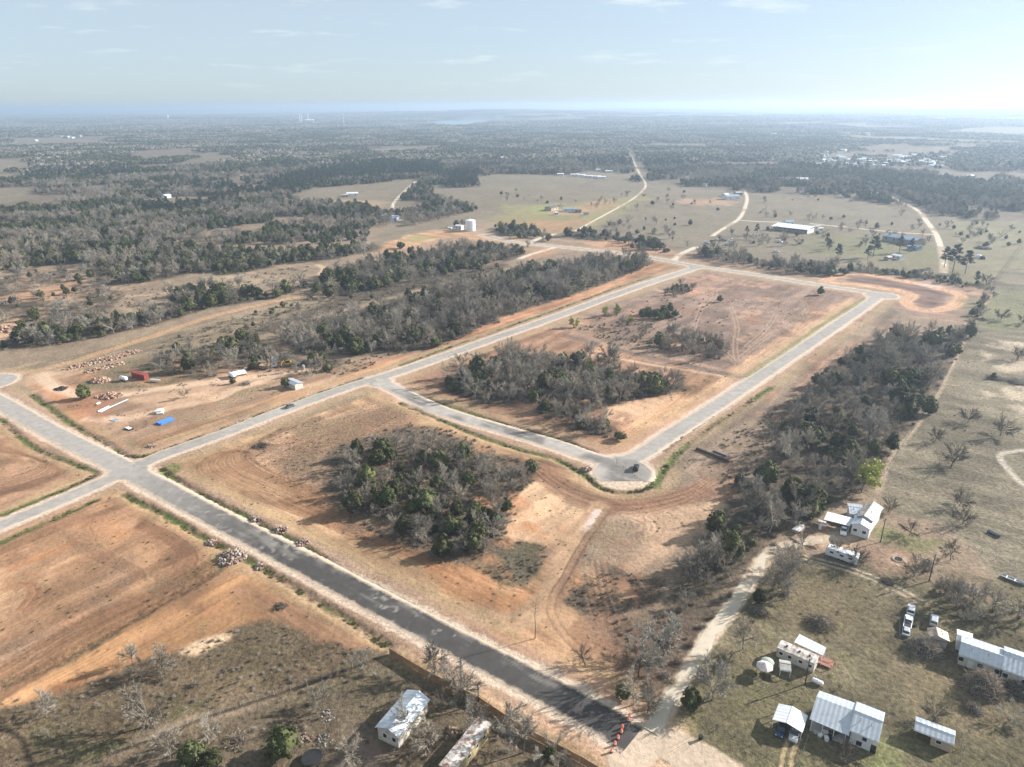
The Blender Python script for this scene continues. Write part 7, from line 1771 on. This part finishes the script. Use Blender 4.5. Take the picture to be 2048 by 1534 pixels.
# the slender dead pole of a tree by the dark road, the uprooted tree and the brush heaps
st_ = thing('slender_tree', 'very thin bare trunk standing alone above the dark road', 'tree', *G(1070, 1277))
MB().tube([(0, 0, -.2), (.1, 0, 3.5), (-.1, .1, 7), (.25, 0, 10.4)], [.13, .1, .07, .03], 6).build('trunk', M_BARK, st_)
mb = MB()
for k in range(16):
    z_ = 6.5 + k * .25; t = k * 2.4; mb.tube([(0, 0, z_), (math.cos(t) * .9, math.sin(t) * .9, z_ + .7), (math.cos(t) * 1.2, math.sin(t) * 1.2, z_ + 1.3)], [.03, .02, .01], 3, cap=False)
mb.build('crown', M_OAKTW, st_)
def sticks(px, py, rad, hgt, n, label, name='brush_pile', L0=1.2, L1=2.8, mat=None, seed=0, w=.035):
    r = np.random.default_rng(seed + int(px)); o = thing(name, label, 'brush', *G(px, py)); T = []
    for i in range(n):
        a = r.uniform(0, 6.28); d = rad * math.sqrt(r.random()); zt = hgt * (1 - (d / rad) ** 2) * r.random() ** .6
        c = np.array([d * math.cos(a), d * math.sin(a), zt + .1]); q = r.normal(0, 1, 3); q[2] *= .45; q /= np.linalg.norm(q); l = r.uniform(L0, L1) / 2
        s = np.cross(q, r.normal(0, 1, 3)); s /= np.linalg.norm(s); s *= w * r.uniform(.7, 1.6)
        T.append((c - q * l - s, c - q * l + s, c + q * l)); 
    V_, F_ = tris_mesh(T); c = link('sticks', mesh_np('sticks', V_, F_, mat or M_BRUSH), o); c['kind'] = 'stuff'
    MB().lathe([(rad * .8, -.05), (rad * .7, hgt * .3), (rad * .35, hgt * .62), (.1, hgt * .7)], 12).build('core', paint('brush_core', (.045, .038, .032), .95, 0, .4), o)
    return o
sticks(1640, 1248, 3.3, 2.3, 900, 'big round heap of cut brush on the grass')
sticks(1850, 1300, 4.0, 3.6, 1500, 'dense brown thicket of vines beside the faded tan shed', 'vine_thicket', 1.0, 2.4)
sticks(1966, 1378, 4.2, 5.0, 1900, 'tall mound of brown vines in front of the long house', 'vine_thicket', 1.0, 2.6)
sticks(1945, 1420, 2.2, 1.6, 500, 'low brown bramble below the tall vine mound', 'bramble', .8, 1.6)
sticks(2035, 1385, 3.0, 2.4, 700, 'brown bramble at the right edge below the long house wing', 'bramble', .8, 1.8)
sticks(1520, 1225, 2.0, 1.2, 400, 'grey slash heap beside the gravel lane')
sticks(523, 893, 2.6, 1.0, 260, 'uprooted dead tree lying on the graded lot', 'fallen_tree', 1.6, 4.5, M_OAKTW, 3, .06)
sticks(492, 768, 2.0, 1.2, 220, 'fallen bare branches in the middle of the yard', 'fallen_tree', 1.4, 3.6, M_TWIG, 4, .05)
sticks(1960, 640, 3.5, .7, 260, 'pile of dead branches in the upper pasture', 'brush_pile', 1.4, 3.5, M_OAKTW)
sticks(1990, 757, 4.0, 1.3, 420, 'dark brushy clump in the grey pasture', 'bramble', .9, 2.2)
sticks(2035, 765, 5.0, 1.2, 420, 'long brushy clump at the right edge of the pasture', 'bramble', .9, 2.2)
T1('juniper', 1987, 757, .5, 'small dark juniper in the pasture brush clump')
sticks(1965, 497, 7.0, 2.0, 300, 'dark oval brush clump far out in the pasture', 'brush_pile', 1.5, 3.5, M_OAKTW, 0, .12)
sticks(476, 1480, 2.2, 1.0, 300, 'dark brush heap between the bottom junipers', 'brush_pile')
sticks(1775, 1180 - 15, 2.0, 1.0, 260, 'low hedge of dead brush along the two-track', 'bramble', .8, 1.6)
sticks(560, 1214, 1.6, .7, 160, 'grey uprooted stump on the brown lot', 'stump', .6, 1.8, M_OAKTW, 0, .06)

# ------------------------------------------------------------------ far buildings
def house_at(px, py, L_, W_, h, rz, roof, wall, label, name='far_house', cat='house', group=None, rise=.28, wins=2, lean=None):
    o = thing(name, label, cat, *G(px, py), rz, group)
    zr = h + W_ / 2 * rise
    MB().prismx([(-W_ / 2, -.2), (W_ / 2, -.2), (W_ / 2, h), (0, zr), (-W_ / 2, h)], -L_ / 2, L_ / 2).build('wall', wall, o)
    r_ = MB()
    for s in (-1, 1):
        e = s * (W_ / 2 + .5); ze = h - .5 * rise
        r_.hexa([(-L_ / 2 - .4, 0, zr + .02), (L_ / 2 + .4, 0, zr + .02), (L_ / 2 + .4, e, ze), (-L_ / 2 - .4, e, ze)], [(-L_ / 2 - .4, 0, zr + .2), (L_ / 2 + .4, 0, zr + .2), (L_ / 2 + .4, e, ze + .18), (-L_ / 2 - .4, e, ze + .18)])
    r_.build('roof', roof, o)
    for k in range(wins):
        x_ = (k + .5) / wins * L_ - L_ / 2; MB().box(x_ - .6, x_ + .6, -W_ / 2 - .05, -W_ / 2, h * .35, h * .75).build('window', GLASS, o)
    return o
wt = thing('water_tank', 'round white water storage tank on the bare bank', 'water tank', *G(941, 461))
MB().lathe([(5.1, -.2), (5.1, 10.2), (5.0, 10.4), (2.6, 11.3), (.1, 11.6)], 40).build('shell', TANKW, wt, smooth=False)
for k in range(4): MB().lathe([(5.12, 2.0 + k * 2.4), (5.14, 2.05 + k * 2.4), (5.12, 2.1 + k * 2.4)], 40, False).build('weld_ring', TANKW, wt)
MB().lathe([(.5, 11.5), (.5, 12.0), (.1, 12.1)], 10).build('roof_vent', TANKW, wt)
for s_ in (-.25, .25): MB().tube([(s_ * 1.0 - 1.5, -4.95, 0), (s_ - 1.5, -4.95, 10.3)], .05, 4).build('ladder_rail', STEEL, wt)
a1 = az((900, 455), (940, 458))
house_at(919, 459, 7.0, 5.0, 4.2, a1, R_WHITE, W_WHITE, 'white pump house beside the round water tank', 'pump_house', 'pump house')
house_at(901, 460, 4.0, 3.0, 2.6, a1, R_WHITE, W_WHITE, 'small white hut left of the pump house', 'hut', 'hut', wins=1)
house_at(780, 440, 20, 11, 4.6, az((764, 432), (800, 440)), R_WHITE, W_BLUE, 'metal workshop with blue walls and white roof by the winding drive', 'workshop', 'workshop', wins=3)
house_at(796, 440, 10, 9, 3.6, az((764, 432), (800, 440)), R_SILV, W_WHITE, 'pale annex at the right end of the blue workshop', 'workshop', 'workshop')
house_at(705, 392, 16, 9, 4, .2, R_WHITE, W_WHITE, 'white house at the edge of the far field'); house_at(690, 394, 8, 6, 3, .4, R_OLD, W_GREY, 'grey outbuilding left of the white field house')
house_at(333, 396, 10, 8, 4, 1.2, R_WHITE, W_WHITE, 'single white roofed house in the middle of the left woods')
# long barn with open front
bn = thing('barn', 'long white roofed barn with open brown front in the green field', 'barn', *G(1584, 462), az((1548, 457), (1618, 465)))
MB().hexa([(-19, -8, 3.9), (19, -8, 3.9), (19, 8, 5.6), (-19, 8, 5.6)], [(-19, -8, 4.1), (19, -8, 4.1), (19, 8, 5.8), (-19, 8, 5.8)]).build('roof', R_WHITE, bn)
MB().box(-18.6, 18.6, 7.5, 7.8, -.2, 5.4).build('back_wall', W_WHITE, bn); MB().prism([(18.5, -.2), (18.8, -.2), (18.8, 4.0), (18.5, 4.0)], -7.6, 7.6).build('end_wall', W_WHITE, bn); MB().box(-18.8, -18.5, -2, 7.6, -.2, 4.0).build('end_wall', W_WHITE, bn)
MB().box(-18.4, 18.0, -5.0, -4.6, -.1, 2.0).build('hay_front', W_TAN, bn)
for k in range(9): MB().box(-18.4 + k * 4.6, -18.1 + k * 4.6, -7.7, -7.4, -.2, 3.9).build('post', WOOD, bn)
house_at(1577, 449, 9, 7, 3.4, .1, R_BLUE, W_WHITE, 'blue roofed shed behind the long white barn', 'far_shed', 'shed')
house_at(1632, 458, 7, 5, 3, .2, R_RUST, W_WHITE, 'small rusty shed right of the long white barn', 'far_shed', 'shed'); house_at(1640, 462, 4, 3, 3, .2, R_WHITE, W_WHITE, 'white box beside the small rusty shed', 'far_shed', 'shed')
b2 = az((1775, 472), (1842, 484))
house_at(1788, 482, 16, 12, 4.4, b2, R_BLUE, W_GREY, 'blue roofed barn behind pines, left section', 'far_barn', 'barn'); house_at(1822, 488, 17, 14, 4.6, b2, R_BLUE, W_GREY, 'blue roofed barn behind pines, right section', 'far_barn', 'barn'); house_at(1828, 500, 9, 7, 3.2, b2, R_BLUE, W_BLUE, 'small blue lean-to in front of the blue roofed barn', 'far_shed', 'shed')
house_at(1795, 518, 8, 5, 3, b2, R_WHITE, W_WHITE, 'white trailer below the blue roofed barn', 'far_trailer', 'trailer'); house_at(1775, 520, 5, 4, 2.6, .6, R_OLD, W_GREY, 'grey hut in the farm clutter', 'hut', 'hut')
house_at(1103, 420, 15, 10, 3.6, .9, R_DARK, W_TAN, 'dark roofed ranch house in the green plot'); house_at(1139, 423, 16, 8, 3.4, -.1, R_BLUE, W_WHITE, 'pale blue house right of the dark roofed one'); house_at(1156, 425, 8, 5, 3, -.1, R_DARK, W_GREY, 'dark shed at the right end of the pale blue house', 'far_shed', 'shed'); house_at(1112, 430, 4, 3, 3.2, .3, R_WHITE, W_WHITE, 'white box in front of the dark roofed house', 'far_shed', 'shed'); house_at(1172, 430, 6, 3, 2.4, 0, R_DARK, W_WHITE, 'parked trailer alone in the orange plot', 'far_trailer', 'trailer')
house_at(1462, 398, 20, 12, 4, .3, R_BLUE, W_WHITE, 'blue white house at the head of the farm road'); house_at(1450, 393, 9, 8, 3, .8, R_WHITE, W_WHITE, 'white shed left of the blue white house', 'far_shed', 'shed'); house_at(1476, 390, 10, 8, 3.5, .2, R_OLD, W_GREY, 'grey shed behind the blue white house', 'far_shed', 'shed')
for k, (a, b, l) in enumerate(((1121, 351, 12), (1149, 352, 14), (1163, 353, 14), (1176, 355, 15), (1192, 356, 16), (1203, 357, 14), (1205, 342, 26), (1218, 345, 14))):
    house_at(a, b, l, 6, 3.2, -.1 + .1 * (k % 3), R_WHITE, W_WHITE, 'white mobile home, %s in the far row below the straight road' % ('first', 'second', 'third', 'fourth', 'fifth', 'last', 'long one behind', 'short one behind')[k], 'mobile_home', 'trailer', 'mobile homes in the far row')
house_at(1596, 364, 30, 14, 5, .05, R_WHITE, W_WHITE, 'long white shed at the edge of the hazy woods', 'far_shed', 'shed'); house_at(1612, 366, 12, 9, 4, .3, R_WHITE, W_WHITE, 'white house beside the long hazy shed'); house_at(1560, 362, 24, 10, 4, .1, R_OLD, W_CREAM, 'pale barn left of the long hazy shed', 'far_barn', 'barn')
house_at(1750, 393, 18, 9, 4, .1, R_WHITE, W_WHITE, 'white building where the ranch road meets the woods'); house_at(1735, 385, 12, 8, 3, .4, R_OLD, W_GREY, 'grey building near the upper ranch road'); house_at(1760, 373, 14, 9, 4, 0, R_WHITE, W_WHITE, 'pale house among trees above the ranch road'); house_at(1990, 362, 18, 10, 4, .2, R_WHITE, W_WHITE, 'pale house in the hazy woods at the right edge'); house_at(1938, 356, 16, 9, 4, .5, R_WHITE, W_WHITE, 'pale house left of the edge one in the hazy woods')
house_at(1425, 368, 14, 10, 4, .3, R_BLUE, W_WHITE, 'blue roofed house in the trees at the farm road head'); house_at(1410, 372, 10, 8, 3.5, .9, R_OLD, W_CREAM, 'tan house left of the blue roofed tree house'); house_at(1385, 350, 16, 10, 4, .2, R_DARK, W_CREAM, 'dark roofed house hidden in the woods'); house_at(1545, 270, 30, 14, 6, 0, R_WHITE, W_WHITE, 'single white shed far off in the haze', 'far_shed', 'shed')
house_at(975, 308, 14, 10, 4, .3, R_WHITE, W_WHITE, 'white house in the middle woods, upper of two'); house_at(1005, 318, 14, 10, 4, .8, R_WHITE, W_WHITE, 'white house in the middle woods, lower of two'); house_at(888, 322, 12, 9, 4, .4, R_WHITE, W_WHITE, 'white house behind the tall far pines')
for k in range(9):
    house_at((100, 108, 116, 125, 134, 140, 148, 160, 72)[k], (272, 273, 272, 274, 276, 275, 277, 273, 282)[k], 22, 12, 5, k * .7, R_WHITE, W_WHITE, 'white house in the far cluster on the left ridge', 'ridge_house', 'house', 'white houses on the far left ridge', wins=1)
r_t = np.random.default_rng(31)
for k in range(62):
    a = 1640 + 250 * r_t.random() ** 1.2; b = 318 + 7 * r_t.normal() * .9 + (a - 1640) * .03
    house_at(a, np.clip(b, 302, 336), r_t.uniform(14, 24), r_t.uniform(8, 12), 4.0, r_t.uniform(0, 3), R_WHITE if k % 3 else R_SILV, W_WHITE, 'small white roofed house in the far hazy town', 'town_house', 'house', 'houses of the far hazy town', wins=0)
# junk along the hedge, cars and sheds
for k, (a, b, kd, m_, t) in enumerate(((1413, 487, 'suv', PWHITE, 'white van in the hedge-side junk row, leftmost'), (1424, 483, 'sedan', PBLACK, 'dark car second in the hedge-side junk row'), (1434, 481, 'sedan', PWHITE, 'white car third in the hedge-side junk row'), (1446, 482, 'pickup', PGREY, 'grey pickup in the hedge-side junk row'), (1462, 482, 'suv', PWHITE, 'white van at the right end of the hedge-side junk row'), (1507, 486, 'pickup', PBLACK, 'dark pickup by the field fence'), (1560, 485, 'suv', PWHITE, 'white van alone in the field below the barn'), (1552, 505, 'suv', PWHITE, 'white truck at the hedge below the barn'), (1600, 488, 'sedan', PBLACK, 'dark car alone in the field right of the barn'), (1455, 490, 'pickup', PWHITE, 'white pickup just behind the hedge trees'))):
    car(a, b, k * .9, m_, t, kd, s=1.2)
for k, (a, b, t) in enumerate(((1957, 515, 'white stock tank beside a dark one in the pasture'), (1965, 518, 'dark stock tank beside the white one in the pasture'))):
    o = thing('stock_tank', t, 'tank', *G(a, b)); MB().lathe([(2.0, -.1), (2.1, 1.4), (1.7, 2.2), (.4, 2.6)], 16).build('shell', (TANKW, BLACK)[k], o); MB().lathe([(.4, 2.6), (.4, 2.8)], 10).build('lid', BLACK, o)
sg = thing('warning_sign', 'small white sign on a post at the crossing road', 'sign', *G(1046, 487), .3); MB().box(-.06, .06, -.06, .06, -.1, 3.0).build('post', STEEL, sg); MB().box(-.5, .5, -.05, .05, 2.2, 3.2).build('board', WHITEP, sg)
# towers on the horizon
def tower(px, py, h, r_, label):
    o = thing('water_tower', label, 'tower', *G(px, py))
    MB().lathe([(r_ * .35, -.2), (r_ * .3, h * .6), (r_, h * .72), (r_, h * .9), (r_ * .3, h)], 12).build('bowl', TANKW, o)
    MB().lathe([(r_ * .5, -.2), (r_ * .5, 2)], 10).build('foot', CONC, o)
tower(337, 243, 55, 9, 'tiny white water tower on the left horizon'); tower(1025, 232, 60, 9, 'tiny white water tower on the central horizon')
for k, (a, b, h, t) in enumerate(((600, 247, 70, 'left twin stack of the distant plant'), (604, 247, 70, 'right twin stack of the distant plant'), (617, 248, 80, 'tallest stack of the distant plant'), (688, 252, 90, 'thin mast near the distant lake'))):
    o = thing('smokestack', t, 'stack', *G(a, b)); MB().lathe([(5, -.2), (3.6, h)] if k < 3 else [(2.0, -.2), (1.2, h)], 10).build('shaft', W_WHITE, o)
    MB().lathe([(3.8, h - 6), (3.8, h - 2)], 10).build('band', W_CREAM, o)
house_at(620, 249, 60, 40, 30, .2, R_WHITE, W_CREAM, 'pale boiler house of the distant plant', 'power_plant', 'plant')
